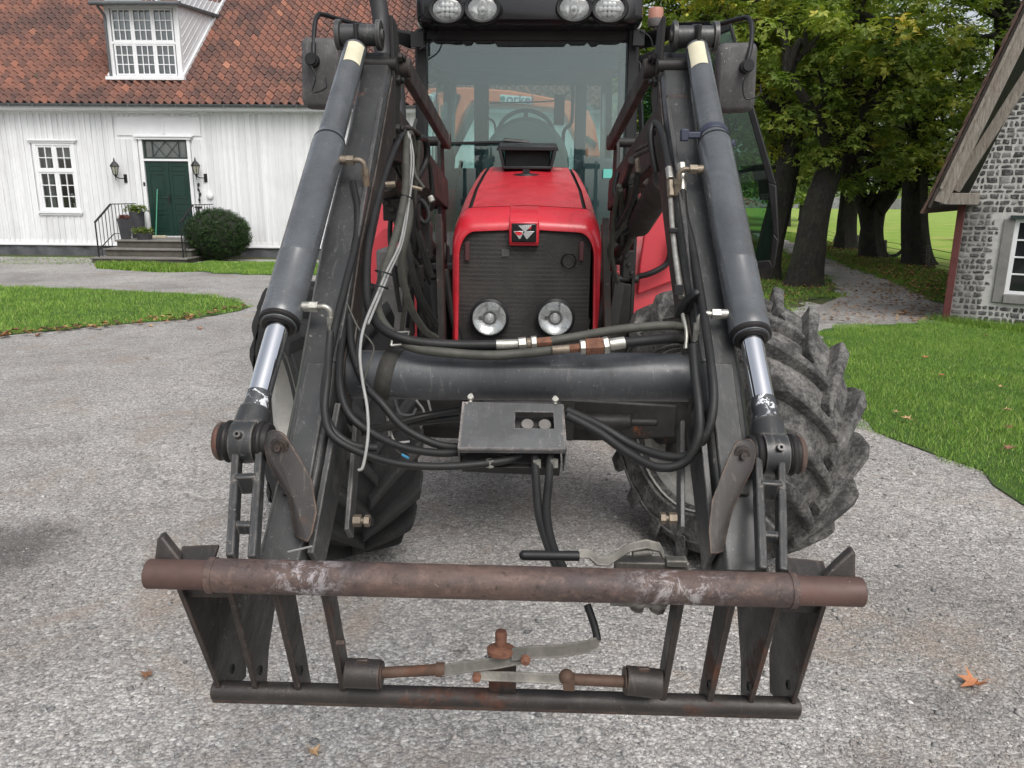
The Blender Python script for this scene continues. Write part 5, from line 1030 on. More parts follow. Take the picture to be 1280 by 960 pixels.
# headlights
for px in (612, 694):
    c3 = PY(px, 397, 3.70)+V((0, -.012, 0)); r_ = .083; mb = MB(); mb.lathe([(r_+.010, .02), (r_+.012, -.012), (r_, -.020), (r_-.004, -.010), (r_-.003, .0)], c3, (0, 1, 0), 40); hd = obj('headlight', mb, MT['plastic'], tr)
    mb = MB(); mb.lathe([(r_-.002, -.014), (r_*.8, .002), (r_*.5, .013), (.022, .016), (.001, .016)], c3, (0, 1, 0), 40); obj('reflector', mb, MT['lampref'], hd); mb = MB(); mb.lathe([(.024, -.001), (.030, -.003), (.034, .002)], c3, (0, 1, 0), 24); mb.bb(c3+V((-.05, -.002, -.010)), c3+V((-.032, .004, .008))); obj('bulb_ring', mb, MT['plasticgrey'], hd)
    mb = MB(); mb.lathe([(.001, -.004), (.014, -.004), (.016, 0), (.014, .006), (.012, .016)], c3, (0, 1, 0), 24); mb.cyl(c3+V((0, -.010, 0)), c3+V((0, -.005, 0)), .009)
    obj('bulb_shield', mb, MT['lampref'], hd)
    mb = MB(); mb.lathe([(r_-.001, -.014), (r_*.7, -.021), (r_*.3, -.024), (.001, -.025)], c3, (0, 1, 0), 40); obj('lens', mb, MT['clear'], hd)
# intake cover at the back of the hood
mb = MB(); Yc = 4.78; a0 = PY(620, 182, Yc); a1 = PY(699, 182, Yc); z1_ = a0.z; 
x0, x1 = a0.x, a1.x; zb_ = PY(660, 209, Yc).z
mb.prism([(x0, Yc, z1_-.028), (x0+.015, Yc, z1_), (x1-.015, Yc, z1_), (x1, Yc, z1_-.028)], (0, .20, .03))
mb.bar((x0+.02, Yc+.01, z1_-.02), (x0+.045, Yc+.01, zb_), .015, .02, (0, 1, 0)); mb.bar((x1-.02, Yc+.01, z1_-.02), (x1-.045, Yc+.01, zb_), .015, .02, (0, 1, 0)); mb.bb((x0+.05, Yc+.12, zb_-.03), (x1-.05, Yc+.2, z1_-.02)); mb.bb((x0+.04, Yc+.0, zb_-.012), (x1-.04, Yc+.12, zb_+.006))
for s in (0, 1): xx = x0 if s == 0 else x1-.012; mb.prism([(xx+.022*(1-2*s), Yc, z1_-.028), (xx+.045*(1-2*s), Yc, zb_), (xx+.045*(1-2*s), Yc+.18, zb_), (xx+.022*(1-2*s), Yc+.18, z1_)], (.010, 0, 0))
obj('intake_cover', mb, MT['plastic'], tr, bevel=.005)
mb = MB(); c3 = V(((x0+x1)/2-.005, 4.70, 1.815)); mb.lathe([(.085, -.01), (.08, .006), (.03, .012), (.001, .012)], c3, (0, 0, 1), 24); mb.bb((c3.x-.02, 4.69, 1.82), (c3.x+.02, 4.74, 1.85)); obj('hood_latch', mb, MT['plastic'], tr)
mb = MB(); c3 = PY(697, 212, 4.86); mb.box(c3+V((0, 0, .004)), (.05, .02, .002)); obj('hood_sticker', mb, MT['sticker'], tr)
# ---- cab
CY = 5.1; AX0, AX1 = PY(531, 40, CY).x, PY(787, 40, CY).x; cm = (AX0+AX1)/2
ZT = 2.66; ZSILL = 1.24
PB0, PB1 = V((AX0-.02, CY, ZSILL)), V((AX1+.02, CY, ZSILL)); PT0, PT1 = V((AX0, CY+.02, ZT)), V((AX1, CY+.02, ZT))
CR = 6.55; RW = .56
mb = MB()
for a, b2, s in ((PB0, PT0, -1), (PB1, PT1, 1)): mb.bar(a+V((s*.02, 0, -.5)), b2+V((s*.02, 0, .03)), .06, .09, (0, 1, 0)); mb.bar(a+V((s*.06, .02, -.5)), b2+V((s*.055, .02, .03)), .018, .05, (0, 1, 0))
for s in (-1, 1):
    mb.bar((cm+s*(RW+.12), CR-.05, .95), (cm+s*(RW+.06), CR, ZT+.03), .09, .09, (0, 1, 0)); mb.bar((cm+s*.72, 5.95, .9), (cm+s*.68, 5.95, ZT), .05, .07, (0, 1, 0)); mb.bb((cm+s*.66-.04, CY+.05, ZT-.03), (cm+s*.66+.04, CR, ZT+.03)); mb.bb((cm+s*.68-.03, CY+.05, ZSILL-.50), (cm+s*.68+.03, CR-.1, ZSILL-.42))
mb.bb((AX0, CY-.0, ZT-.035), (AX1, CY+.08, ZT+.03)); mb.bb((AX0, CR-.06, ZT-.10), (AX1, CR+.02, ZT+.02)); mb.bb((AX0+.02, CY-.01, ZSILL-.025), (AX1-.02, CY+.06, ZSILL+.02)); 
cabf = obj('cab_frame', mb, MT['plastic'], tr, bevel=.008)
# rear pillars as seen through the windscreen
mb = MB()
for px in (600, 727): a = PY(px, 97, CR-.1); b2 = PY(px, 205, CR-.1); mb.bb((a.x-.045, CR-.14, .95), (a.x+.045, CR-.08, ZT-.03))
xa, xb = PY(600, 97, CR-.1).x, PY(727, 97, CR-.1).x; mb.bb((xa-.4, CR-.14, PY(660, 96, CR-.1).z), (xb+.4, CR-.08, ZT)); mb.bb((xa-.4, CR-.14, .9), (xb+.4, CR-.08, PY(660, 203, CR-.1).z-.05)); obj('rear_pillar', mb, MT['cabgrey'], tr, bevel=.01)
mb = MB(); zr0, zr1_ = PY(660, 196, CR-.2).z, PY(660, 100, CR-.2).z; xr0, xr1 = PY(609, 100, CR-.2).x, PY(716, 100, CR-.2).x; 
mb.tube([(xr0, CR-.2, zr0), (xr0, CR-.2, zr1_-.08), (xr0+.02, CR-.2, zr1_-.02), (xr0+.08, CR-.2, zr1_), (xr1-.08, CR-.2, zr1_), (xr1-.02, CR-.2, zr1_-.02), (xr1, CR-.2, zr1_-.08), (xr1, CR-.2, zr1_-.30), (xr1-.06, CR-.2, zr1_-.38), (xr1-.06, CR-.2, zr0)], .014, 8, 4); mb.tube([(xr0+.0, CR-.22, zr1_-.28), (xr0+.06, CR-.24, zr1_-.33), (xr0+.07, CR-.24, zr1_-.5), (xr0+.03, CR-.22, zr1_-.56)], .010, 8); mb.tube([(xr0+.02, CR-.19, zr1_-.17), (xr1-.15, CR-.19, zr1_-.15), (xr1-.02, CR-.19, zr1_-.08)], .006, 6); mb.box((xr1-.10, CR-.2, zr1_-.22), (.08, .05, .22)); obj('rear_window_frame', mb, MT['plastic'], tr)
mb = MB(); mb.bb((xa+.045, CR-.11, .95), (xb-.045, CR-.106, ZT-.1)); mb.bb((xa-.4, CR-.11, 1.0), (xa-.045, CR-.106, ZT-.1)); mb.bb((xb+.045, CR-.11, 1.0), (xb+.4, CR-.106, ZT-.1)); obj('rear_window', mb, thin_glass('rear_window_glass', (.80, .88, .86), .06, .02), tr)
mb = MB(); mb.bb((AX0+.01, CY+.09, ZT-.04), (AX1-.01, CR-.15, ZT+.0)); mb.bb((AX0+.03, CY+.35, ZT-.14), (AX1-.03, CR-.3, ZT-.041)); zh = PY(660, 91, 5.9).z; mb.prism([(AX0+.04, 5.9, ZT-.141), (AX0+.12, 5.9, zh), (AX1-.12, 5.9, zh), (AX1-.04, 5.9, ZT-.141)], (0, .35, 0)); obj('headliner', mb, MT['cabgrey'], tr, bevel=.01)
# windscreen: upper pane over lower side panes
mb = MB(); mb.add([PB0+V((.01, .02, -.02)), PB1+V((-.01, .02, -.02)), PT1+V((-.01, .02, 0)), PT0+V((.01, .02, 0))], [(0, 1, 2, 3)]); mb.prism([PB0+V((.01, .02, -.02)), PB1+V((-.01, .02, -.02)), PT1+V((-.01, .01, 0)), PT0+V((.01, .01, 0))], (0, .005, 0)); mb.v = mb.v[4:]; mb.f = [tuple(i-4 for i in q) for q in mb.f[1:]]
obj('windscreen', mb, MT['glass'], tr, smooth=0)
mb = MB(); mb.prism([(AX0, CY+.012, .85), (XC-.40, CY+.012, .85), (XC-.36, CY+.012, ZSILL-.026), (AX0, CY+.012, ZSILL-.026)], (0, .005, 0)); obj('lower_windscreen', mb, MT['doorglass'], tr, smooth=0); mb = MB(); mb.prism([(XC+.40, CY+.012, .85), (AX1, CY+.012, .85), (AX1, CY+.012, ZSILL-.026), (XC+.36, CY+.012, ZSILL-.026)], (0, .005, 0)); obj('lower_windscreen', mb, MT['doorglass'], tr, smooth=0)
mb = MB(); mb.prism([PB0+V((-.03, .08, -.35)), PT0+V((-.03, .08, 0)), (PT0.x-.03, 5.9, ZT-.02), (PB0.x-.06, 5.9, 1.0)], (.005, 0, 0)); mb.prism([(PT0.x-.03, 5.99, ZT-.02), (PT0.x-.0, CR-.05, ZT-.02), (PB0.x+.0, CR-.1, 1.3), (PB0.x-.06, 5.99, 1.2)], (.005, 0, 0)); obj('side_window', mb, MT['doorglass'], tr, smooth=0)
# torn visor film edge at the top of the windscreen
mb = MB(); 
for (a, b2, d_) in ((.04, .18, .02), (.18, .24, .035), (.24, .34, .02), (.34, .70, .045), (.70, .80, .03), (.80, .86, .04), (.86, .96, .02)):
    xq0 = AX0+(AX1-AX0)*a; xq1 = AX0+(AX1-AX0)*b2; mb.prism([(xq0, CY+.008, ZT-.035), (xq0+.02, CY+.008, ZT-.035-d_*.6), (xq1-.02, CY+.008, ZT-.035-d_*.55), (xq1, CY+.008, ZT-.035)], (0, .004, 0))
obj('windscreen_seal', mb, MT['plastic'], tr)
# roof with light visor
rx0, rx1 = PY(519, 10, 4.95).x, PY(805, 10, 4.95).x
def rsec(Y, x0, x1, z0, z1, r_): 
    p = []
    for (cx_, cz_, a0) in ((x1-r_, z0+r_*.4, -90), (x1-r_, z1-r_, 0), (x0+r_, z1-r_, 90), (x0+r_, z0+r_*.4, 180)):
        for i in range(6): a = math.radians(a0+90*i/5); rr2 = r_ if a0 in (0, 90) else r_*.4; p.append(V((cx_+(r_ if a0 in (0, 90) else r_)*math.cos(a), Y, cz_+rr2*math.sin(a))))
    return p
mb = MB(); mb.loft([rsec(4.86, rx0+.06, rx1-.06, 2.70, 2.86, .07), rsec(4.88, rx0+.02, rx1-.02, 2.685, 2.90, .09), rsec(4.95, rx0+.005, rx1-.005, 2.68, 2.93, .1), rsec(5.12, rx0, rx1, 2.68, 2.96, .1)]); rvis = obj('light_visor', mb, MT['visor'], tr, smooth=50)
mb = MB(); mb.loft([rsec(5.121, rx0-.012, rx1+.012, 2.68, 2.975, .11), rsec(5.6, rx0-.03, rx1+.03, 2.69, 3.04, .12), rsec(6.5, rx0-.01, rx1+.01, 2.69, 3.03, .12), rsec(6.72, rx0+.06, rx1-.06, 2.72, 2.98, .1)]); obj('cab_roof', mb, paint('pale_cab_roof', (.50, .49, .45), .6, 0, .1, 3, dust=.3), tr, smooth=50)
for k, (px, py, wx) in enumerate(((559, 12, .083), (603, 11, .083), (718, 10, .083), (762, 11, .083))):
    c3 = PY(px, py, 4.835); led = k in (0, 3); rx_, rz_ = wx, .062
    def ell(mb, rings):
        mb.loft([[c3+V((rx_*s*math.cos(a), y, rz_*s*math.sin(a))) for a in (2*math.pi*i/36 for i in range(36))] for s, y in rings], False)
    mb = MB(); ell(mb, ((1.32, .03), (1.32, -.012), (1.22, -.022), (1.06, -.020), (1.02, -.008), (1.0, .0))); wl = obj('work_light', mb, MT['plastic'], tr)
    mb = MB(); ell(mb, ((1.03, -.006), (.8, .008), (.45, .017), (.02, .019))); obj('reflector', mb, MT['lampref'], wl)
    mb = MB()
    if led:
        for (qx, qz) in [(a*.30, b2*.42) for b2 in (-1, 0, 1) for a in (-2, -1, 0, 1, 2) if abs(a)+abs(b2)*1.2 < 2.6]: mb.lathe([(.015, .012), (.013, -.002), (.005, -.006), (.001, -.006)], c3+V((qx*rx_, 0, qz*rz_)), (0, 1, 0), 10)
    else:
        mb.lathe([(.012, .03), (.012, -.006), (.001, -.01)], c3, (0, 1, 0), 14); mb.loft([[c3+V((.028*s*math.cos(a), y, .05*s*math.sin(a))) for a in (2*math.pi*i/20 for i in range(20))] for s, y in ((1., -.002), (.8, -.010), (.6, -.002))], False)
    obj('light_insert', mb, MT['reflector'], wl)
    mb = MB(); ell(mb, ((1.04, -.012), (.7, -.020), (.02, -.023))); obj('lens', mb, MT['clear'], wl)
# wiper
mb = MB(); w0 = PY(655, 178, CY-.05); w1_ = PY(545, 180, CY-.04); mb.tube([PY(662, 179, CY-.05), w0, PY(630, 176, CY-.07)], .016, 8); mb.bar(PY(640, 177, CY-.06), PY(560, 179, CY-.05), .012, .02, (0, 1, 0)); mb.bar(PY(632, 180, CY-.03), w1_, .008, .022, (0, 1, 0)); obj('wiper', mb, MT['plastic'], tr)
# inside: steering wheel, console, seat, levers
mb = MB(); sw = PY(657, 172, 5.62); mb.loft([[sw+V((.20*math.cos(a)+.014*math.cos(q)*math.cos(a), .05*math.sin(a)-.0+.014*math.sin(q), .185*math.sin(a)+.014*math.cos(q)*math.sin(a))) for q in (2*math.pi*i/8 for i in range(8))] for a in (2*math.pi*j/40 for j in range(41))], False)
for a in (90, 210, 330): mb.bar(sw, sw+V((.19*math.cos(math.radians(a)), .05*math.sin(math.radians(a)), .175*math.sin(math.radians(a)))), .03, .02, (0, 1, 0))
mb.cyl(sw+V((0, -.03, 0)), sw+V((0, .04, 0)), .05); mb.cyl(sw, sw+V((0, -.12, -.5)), .05); obj('steering_wheel', mb, MT['cabgrey'], tr)
mb = MB(); dc = PY(657, 208, 5.35); mb.loft([[dc+V((.29*s*math.cos(a), y, .30*s*math.sin(a)*1.05)) for a in (math.pi*i/20 for i in range(21))]+[dc+V((-.29*s, y, -.5)), dc+V((.29*s, y, -.5))] for s, y in ((.9, -.05), (1., 0), (.96, .15))]); obj('dashboard', mb, paint('grey_green_dashboard', (.20, .25, .235), .6, 0, .1, 5), tr)
mb = MB(); mb.bb((XC-.24, 5.95, 1.25), (XC+.24, 6.1, 1.85)); mb.bb((XC-.25, 5.7, 1.15), (XC+.25, 6.1, 1.30)); mb.bb((XC+.36, 5.5, 1.1), (XC+.62, 6.3, PY(750, 198, 5.6).z)); mb.bb((AX0+.05, 5.15, .9), (AX1-.05, 6.4, .98)); obj('seat', mb, MT['cabgrey'], tr, bevel=.03)
mb = MB(); lv = PY(563, 215, 5.5); mb.box(lv+V((0, 0, -.05)), (.10, .2, .12)); mb.tube([lv, lv+V((.01, 0, .10)), lv+V((.0, -.02, .17))], .025, 10); mb.tube([lv+V((-.04, .1, 0)), lv+V((-.05, .1, .14))], .018, 8, 1); mb.tube([lv+V((.05, .1, -.02)), lv+V((.07, .1, .08))], .015, 8, 1); obj('joystick', mb, MT['plastic'], tr, bevel=.004)
mb = MB(); q = PY(554, 155, 5.45); mb.ball(q, .03); mb.ball(q+V((.03, 0, -.02)), .025); mb.cyl(q+V((.02, 0, -.05)), q+V((.08, .03, .22)), .012); obj('cab_knob', mb, MT['cabgrey'], tr)
mb = MB(); q = PY(764, 217, 5.08); mb.box(q, (.10, .004, .055)); obj('cab_paper', mb, plain('turquoise_sticker', (.12, .50, .42), .6), tr); mb = MB(); q = PY(553, 236, 5.08)
mb.box(PY(797, 217, 5.08), (.045, .004, .055)); obj('cab_paper', mb, plain('turquoise_sticker_small', (.12, .50, .42), .6), tr)
# ---- open door on the right
h_ = V((.80, 6.12, 0)); f_ = V((1.82, 5.6, 0)); td = (f_-h_).normalized(); dn_ = V((td.y, -td.x, 0))
def dp(px, py, o=0.): return onplane(px, py, h_+dn_*o, dn_)
outl = [dp(*q) for q in ((797, 72), (860, 47), (914, 27), (921, 50), (941, 128), (971, 232), (974, 300), (968, 334), (930, 338), (850, 342), (806, 344))]
cen = sum(outl, V((0, 0, 0)))/len(outl); inn = [p+(cen-p).normalized()*.06 for p in outl]
mb = MB(); n = len(outl)
for i in range(n):
    j = (i+1) % n; mb.prism([outl[i], outl[j], inn[j], inn[i]], dn_*.035)
dr_ = obj('door', mb, MT['plastic'], tr, bevel=.006); mb = MB(); mb.prism([p+dn_*.012 for p in inn], dn_*.005); obj('door_glass', mb, MT['doorglass'], dr_, smooth=0)
mb = MB(); a = dp(918, 217, -.03); b2 = dp(952, 208, -.03); mb.bar(a, b2, .025, .03); mb.prism([dp(940, 207, -.02), dp(962, 202, -.02), dp(962, 228, -.02), dp(944, 226, -.02)], dn_*.03); mb.prism([dp(948, 226, -.02), dp(966, 226, -.02), dp(966, 250, -.02), dp(950, 250, -.02)], dn_*.02); mb.cyl(dp(958, 240, -.04), dp(958, 240, 0), .025); mb.bar(dp(850, 280, -.02), dp(930, 214, -.02), .02, .02); obj('door_handle', mb, MT['plastic'], dr_, bevel=.004)
# ---- mirrors
def mirror(pts, hous, lab, arm2, Y0):
    mb = MB(); c_ = D(*hous[:2], 4.05); w2, h2 = hous[2]*4.05/960/2, hous[3]*4.05/960/2; rot = Matrix.Rotation(math.radians(hous[4]), 3, 'Y')
    R0 = []
    for s, y in ((.86, -.035), (.97, -.02), (1., .02), (1., .05), (.94, .065)):
        ring = []
        for (sx_, sz_, a0) in ((1, 1, 0), (-1, 1, 90), (-1, -1, 180), (1, -1, 270)):
            for i in range(5): a = math.radians(a0+90*i/4); r_ = .035; ring.append(c_+rot @ V(((sx_*(w2*s-r_)+r_*math.cos(a)), y, (sz_*(h2*s-r_)+r_*math.sin(a)))))
        R0.append(ring)
    mb.loft(R0); mi = obj('mirror', mb, MT['plasticgrey'], tr, smooth=50); mi['label'] = lab
    mb = MB(); mb.tube([D(x, y, d) for x, y, d in pts], .0125, 10, 4)
    mb.prism([D(x, y, d) for x, y, d in arm2], (0, .03, 0)); obj('mirror_arm', mb, MT['plastic'], mi, bevel=.003)
    mb = MB(); q = D(pts[-1][0], pts[-1][1], 4.0); mb.cyl(q+V((0, -.045, -.0)), q+V((0, .02, 0)), .034); mb.cyl(q+V((0, -.06, 0)), q+V((0, -.045, 0)), .026); sgn = -1 if q.x < 0 else 1
    mb.tube([q+V((0, -.05, -.03)), q+V((-.02*sgn, -.05, -.09)), q+V((.0, -.05, -.16)), q+V((.07, -.05, -.14)), q+V((.07, -.045, -.09))], .004, 6); obj('mirror_joint', mb, MT['plastic'], mi)
mirror([(484, 37, 4.45), (437, 28, 4.25), (403, 18, 4.1), (396, 22, 4.05), (393, 35, 4.02), (392, 60, 3.98), (392, 76, 3.98)], (402, 92, 48, 84, 2), 'dusty black mirror left of the cab, on a bent tube arm', [(436, 26, 4.3), (520, 40, 4.95), (528, 46, 4.95), (528, 62, 4.95), (512, 60, 4.9), (486, 50, 4.5), (436, 34, 4.3)], 0)
mirror([(870, 35, 4.45), (900, 30, 4.25), (930, 22, 4.1), (938, 26, 4.05), (940, 38, 4.02), (938, 60, 3.98), (932, 84, 3.98)], (920, 97, 48, 82, -2), 'dusty black mirror right of the cab, in front of the trees', [(792, 44, 4.95), (850, 28, 4.6), (888, 26, 4.3), (888, 33, 4.3), (850, 44, 4.6), (815, 58, 4.9), (792, 62, 4.95)], 0)
mb = MB(); mb.box(PY(786+12, 48, 5.0), (.07, .05, .09)); mb.tube([PY(800, 38, 4.97), PY(812, 46, 4.95), PY(816, 58, 4.95)], .005, 6); obj('mirror_bracket', mb, MT['plastic'], tr, bevel=.006)
mb = MB(); mb.box(PY(522, 50, 5.0), (.08, .05, .09)); mb.tube([PY(548, 38, 5.0), PY(540, 52, 4.97), PY(524, 62, 4.95)], .005, 6); obj('mirror_bracket', mb, MT['plastic'], tr, bevel=.006)
# beacon
mb = MB(); b0 = PY(819, 34, 5.5); mb.cyl(b0+V((0, 0, -.12)), b0+V((0, 0, .02)), .016); mb.lathe([(.001, 0), (.045, 0), (.055, .03), (.05, .05), (.001, .05)], b0+V((0, 0, .0)), (0, 0, 1), 24); be = obj('beacon', mb, MT['plasticgrey'], tr); mb = MB(); mb.lathe([(.048, .051), (.050, .09), (.046, .115), (.001, .12)], b0, (0, 0, 1), 24); obj('beacon_lens', mb, plain('faded_amber_lens', (.42, .20, .15), .4), be)
# exhaust
mb = MB(); mb.tube([D(503, 240, 4.6), D(497, 120, 4.6), D(492, 70, 4.6)], .045, 16); mb.tube([D(484, 125, 4.3), D(478, 60, 4.3), D(475, 15, 4.3), D(466, -25, 4.3)], .048, 16); obj('exhaust_pipe', mb, paint('matte_black_exhaust', (.03, .03, .032), .6, .2, .2, 6), tr)
# fenders
for s, px in ((-1, 0), (1, 0)):
    mb = MB(); rr = []; xi, xo = XC+s*.60, XC+s*1.24
    for k in range(13):
        a = math.radians(200-k*13); rr.append((6.75+.95*math.cos(a), .84+.98*math.sin(a)))
    rings = [[V((x_, y, z_+dz)) for (y, z_) in rr] for x_, dz in ((xi, -.02), (xi+s*.02, .0), (xo-s*.03, .0), (xo, -.03))]; mb.loft(rings, caps=False, closed=False)
    mb.prism([V((xi, 6.75+.95*math.cos(math.radians(200-k*13)), .84+.98*math.sin(math.radians(200-k*13)))) for k in range(13)]+[V((xi, 7.6, 1.0)), V((xi, 6.0, .8))], (s*.02, 0, 0)); obj('fender', mb, MT['redfender'], tr, smooth=50)
# front fender shield seen as a big red panel right of the tower, and its smaller twin on the left
mb = MB(); pl = [(838, 232), (856, 262), (862, 330), (858, 345), (797, 368), (800, 330), (806, 290)]; mb.prism([PY(x, y, 5.75) for x, y in pl], (0, .05, 0)); fn_ = obj('rear_fender_front', mb, MT['redfender'], tr, bevel=.01)
mb = MB(); mb.tube([PY(797, 346, 5.70), PY(815, 341, 5.68), PY(833, 330, 5.68), PY(838, 315, 5.68), PY(840, 295, 5.68)], .022, 8); obj('grab_rail', mb, MT['plastic'], tr)
mb = MB(); pl = [(465, 300), (478, 285), (500, 280), (520, 300), (520, 335), (505, 340), (462, 372), (460, 340)]; mb.prism([PY(x, y, 5.75) for x, y in pl], (0, .05, 0)); obj('rear_fender_front', mb, MT['redfender'], tr, bevel=.01)
mb = MB(); mb.bb((XC-.62, 5.12, .80), (XC-.40, 5.9, 1.0)); mb.bb((XC+.42, 5.12, .8), (XC+.62, 5.9, 1.0)); mb.bb((-.62, 5.3, .55), (-.36, 6.0, .8)); obj('cab_step', mb, MT['dark'], tr, bevel=.02)
mb = MB(); p = PY(490, 355, 4.95); mb.bb((p.x-.10, 4.95, .75), (p.x+.10, 5.25, PY(490, 312, 4.95).z)); obj('air_filter_box', mb, MT['plasticgrey'], tr, bevel=.02)
# ================================================================== FRONT LOADER (lifted off as one unit)
ld = empty('front_loader', (.02, 2.4, 0), 'dark grey front loader with two arms, hydraulic hoses and a rusty tool carrier', 'front loader')
def interp(A, B, py):      # point on the 3-D segment A-B that shows at image height py
    lo, hi = 0., 1.
    def iy(t): v = A.lerp(B, t)-CAM; return CPY-FPX*v.dot(UP)/v.dot(FW)
    s_ = 1 if iy(1) > iy(0) else -1
    for _ in range(40):
        m_ = (lo+hi)/2
        if (iy(m_)-py)*s_ < 0: lo = m_
        else: hi = m_
    return A.lerp(B, (lo+hi)/2)
XU = V((1, 0, 0))
# ---- front half of each arm: a welded box beam with side strips
ARM = {-1: [(474, 62, 2.27), (449, 190, 2.02), (424, 300, 1.84), (397, 470, 1.60), (378, 575, 1.49), (350, 700, 1.385)], 1: [(842, 62, 2.27), (856, 190, 2.02), (872, 300, 1.84), (903, 470, 1.60), (915, 580, 1.49), (932, 712, 1.375)]}
for s in (-1, 1):
    P = [D(*q) for q in ARM[s]]; xm_ = sum(p.x for p in P)/len(P)
    mb = MB(); rings = []
    for i, p in enumerate(P):
        d = (P[min(i+1, len(P)-1)]-P[max(i-1, 0)]).normalized(); x = XU; nn = x.cross(d).normalized(); nn = nn if nn.y < 0 else -nn   # towards the camera
        hw_ = .043; dp_ = (.15, .13, .12, .13, .13, .10)[i]; q = p-nn*.02+x*s*.004
        rings.append([q-x*hw_+nn*.0, q-x*hw_*.8+nn*.012, q+x*hw_*.8+nn*.012, q+x*hw_+nn*.0, q+x*hw_-nn*dp_, q-x*hw_-nn*dp_])
    mb.loft(rings); arm = obj('loader_arm', mb, MT['loader'], ld, bevel=.003)
    mb = MB(); wq = []
    for i, p in enumerate(P[:4]):
        d = (P[i+1]-P[max(i-1, 0)]).normalized(); nn = XU.cross(d).normalized(); nn = nn if nn.y < 0 else -nn; wq.append((p-nn*.035-XU*s*.0405, p-nn*((.15, .13, .12, .13)[i]+.01)-XU*s*.0405))
    mb.loft([[a_, b_, b_-XU*s*.004, a_-XU*s*.004] for a_, b_ in wq]); obj('arm_web', mb, MT['brownsteel'], arm)
    # raised wear strip and corner weld flanges
    mb = MB(); a, b2 = interp(P[2], P[3], 455), interp(P[4], P[5], 618)
    d = (b2-a).normalized(); nn = XU.cross(d).normalized(); nn = nn if nn.y < 0 else -nn
    mb.bar(a-nn*.004, b2-nn*.006, .052, .018, nn); mb.bar(interp(P[0], P[1], 120)-XU*s*.030-nn*.012, interp(P[2], P[3], 450)-XU*s*.030-nn*.012, .012, .016, nn); obj('arm_strip', mb, MT['loader'], arm, bevel=.003)
    mb = MB(); a, b2 = interp(P[3], P[4], 505), interp(P[4], P[5], 690); mb.bar(a-XU*s*.052-nn*.06, b2-XU*s*.05-nn*.05, .012, .13, nn, h1=.09); mb.bar(a-XU*s*.075-nn*.09, interp(P[4], P[5], 640)-XU*s*.09-nn*.10, .010, .05, nn); obj('arm_gusset', mb, MT['loader'], arm, bevel=.002)
    mb = MB(); q = interp(P[4], P[5], 628)-XU*s*.10-nn*.08; mb.hexnut(q-XU*s*.0, q-XU*s*.015, .012); mb.cyl(q, q-XU*s*.032, .006); mb.hexnut(q-XU*s*.022, q-XU*s*.032, .012); obj('arm_bolt', mb, MT['zincrust'], arm)
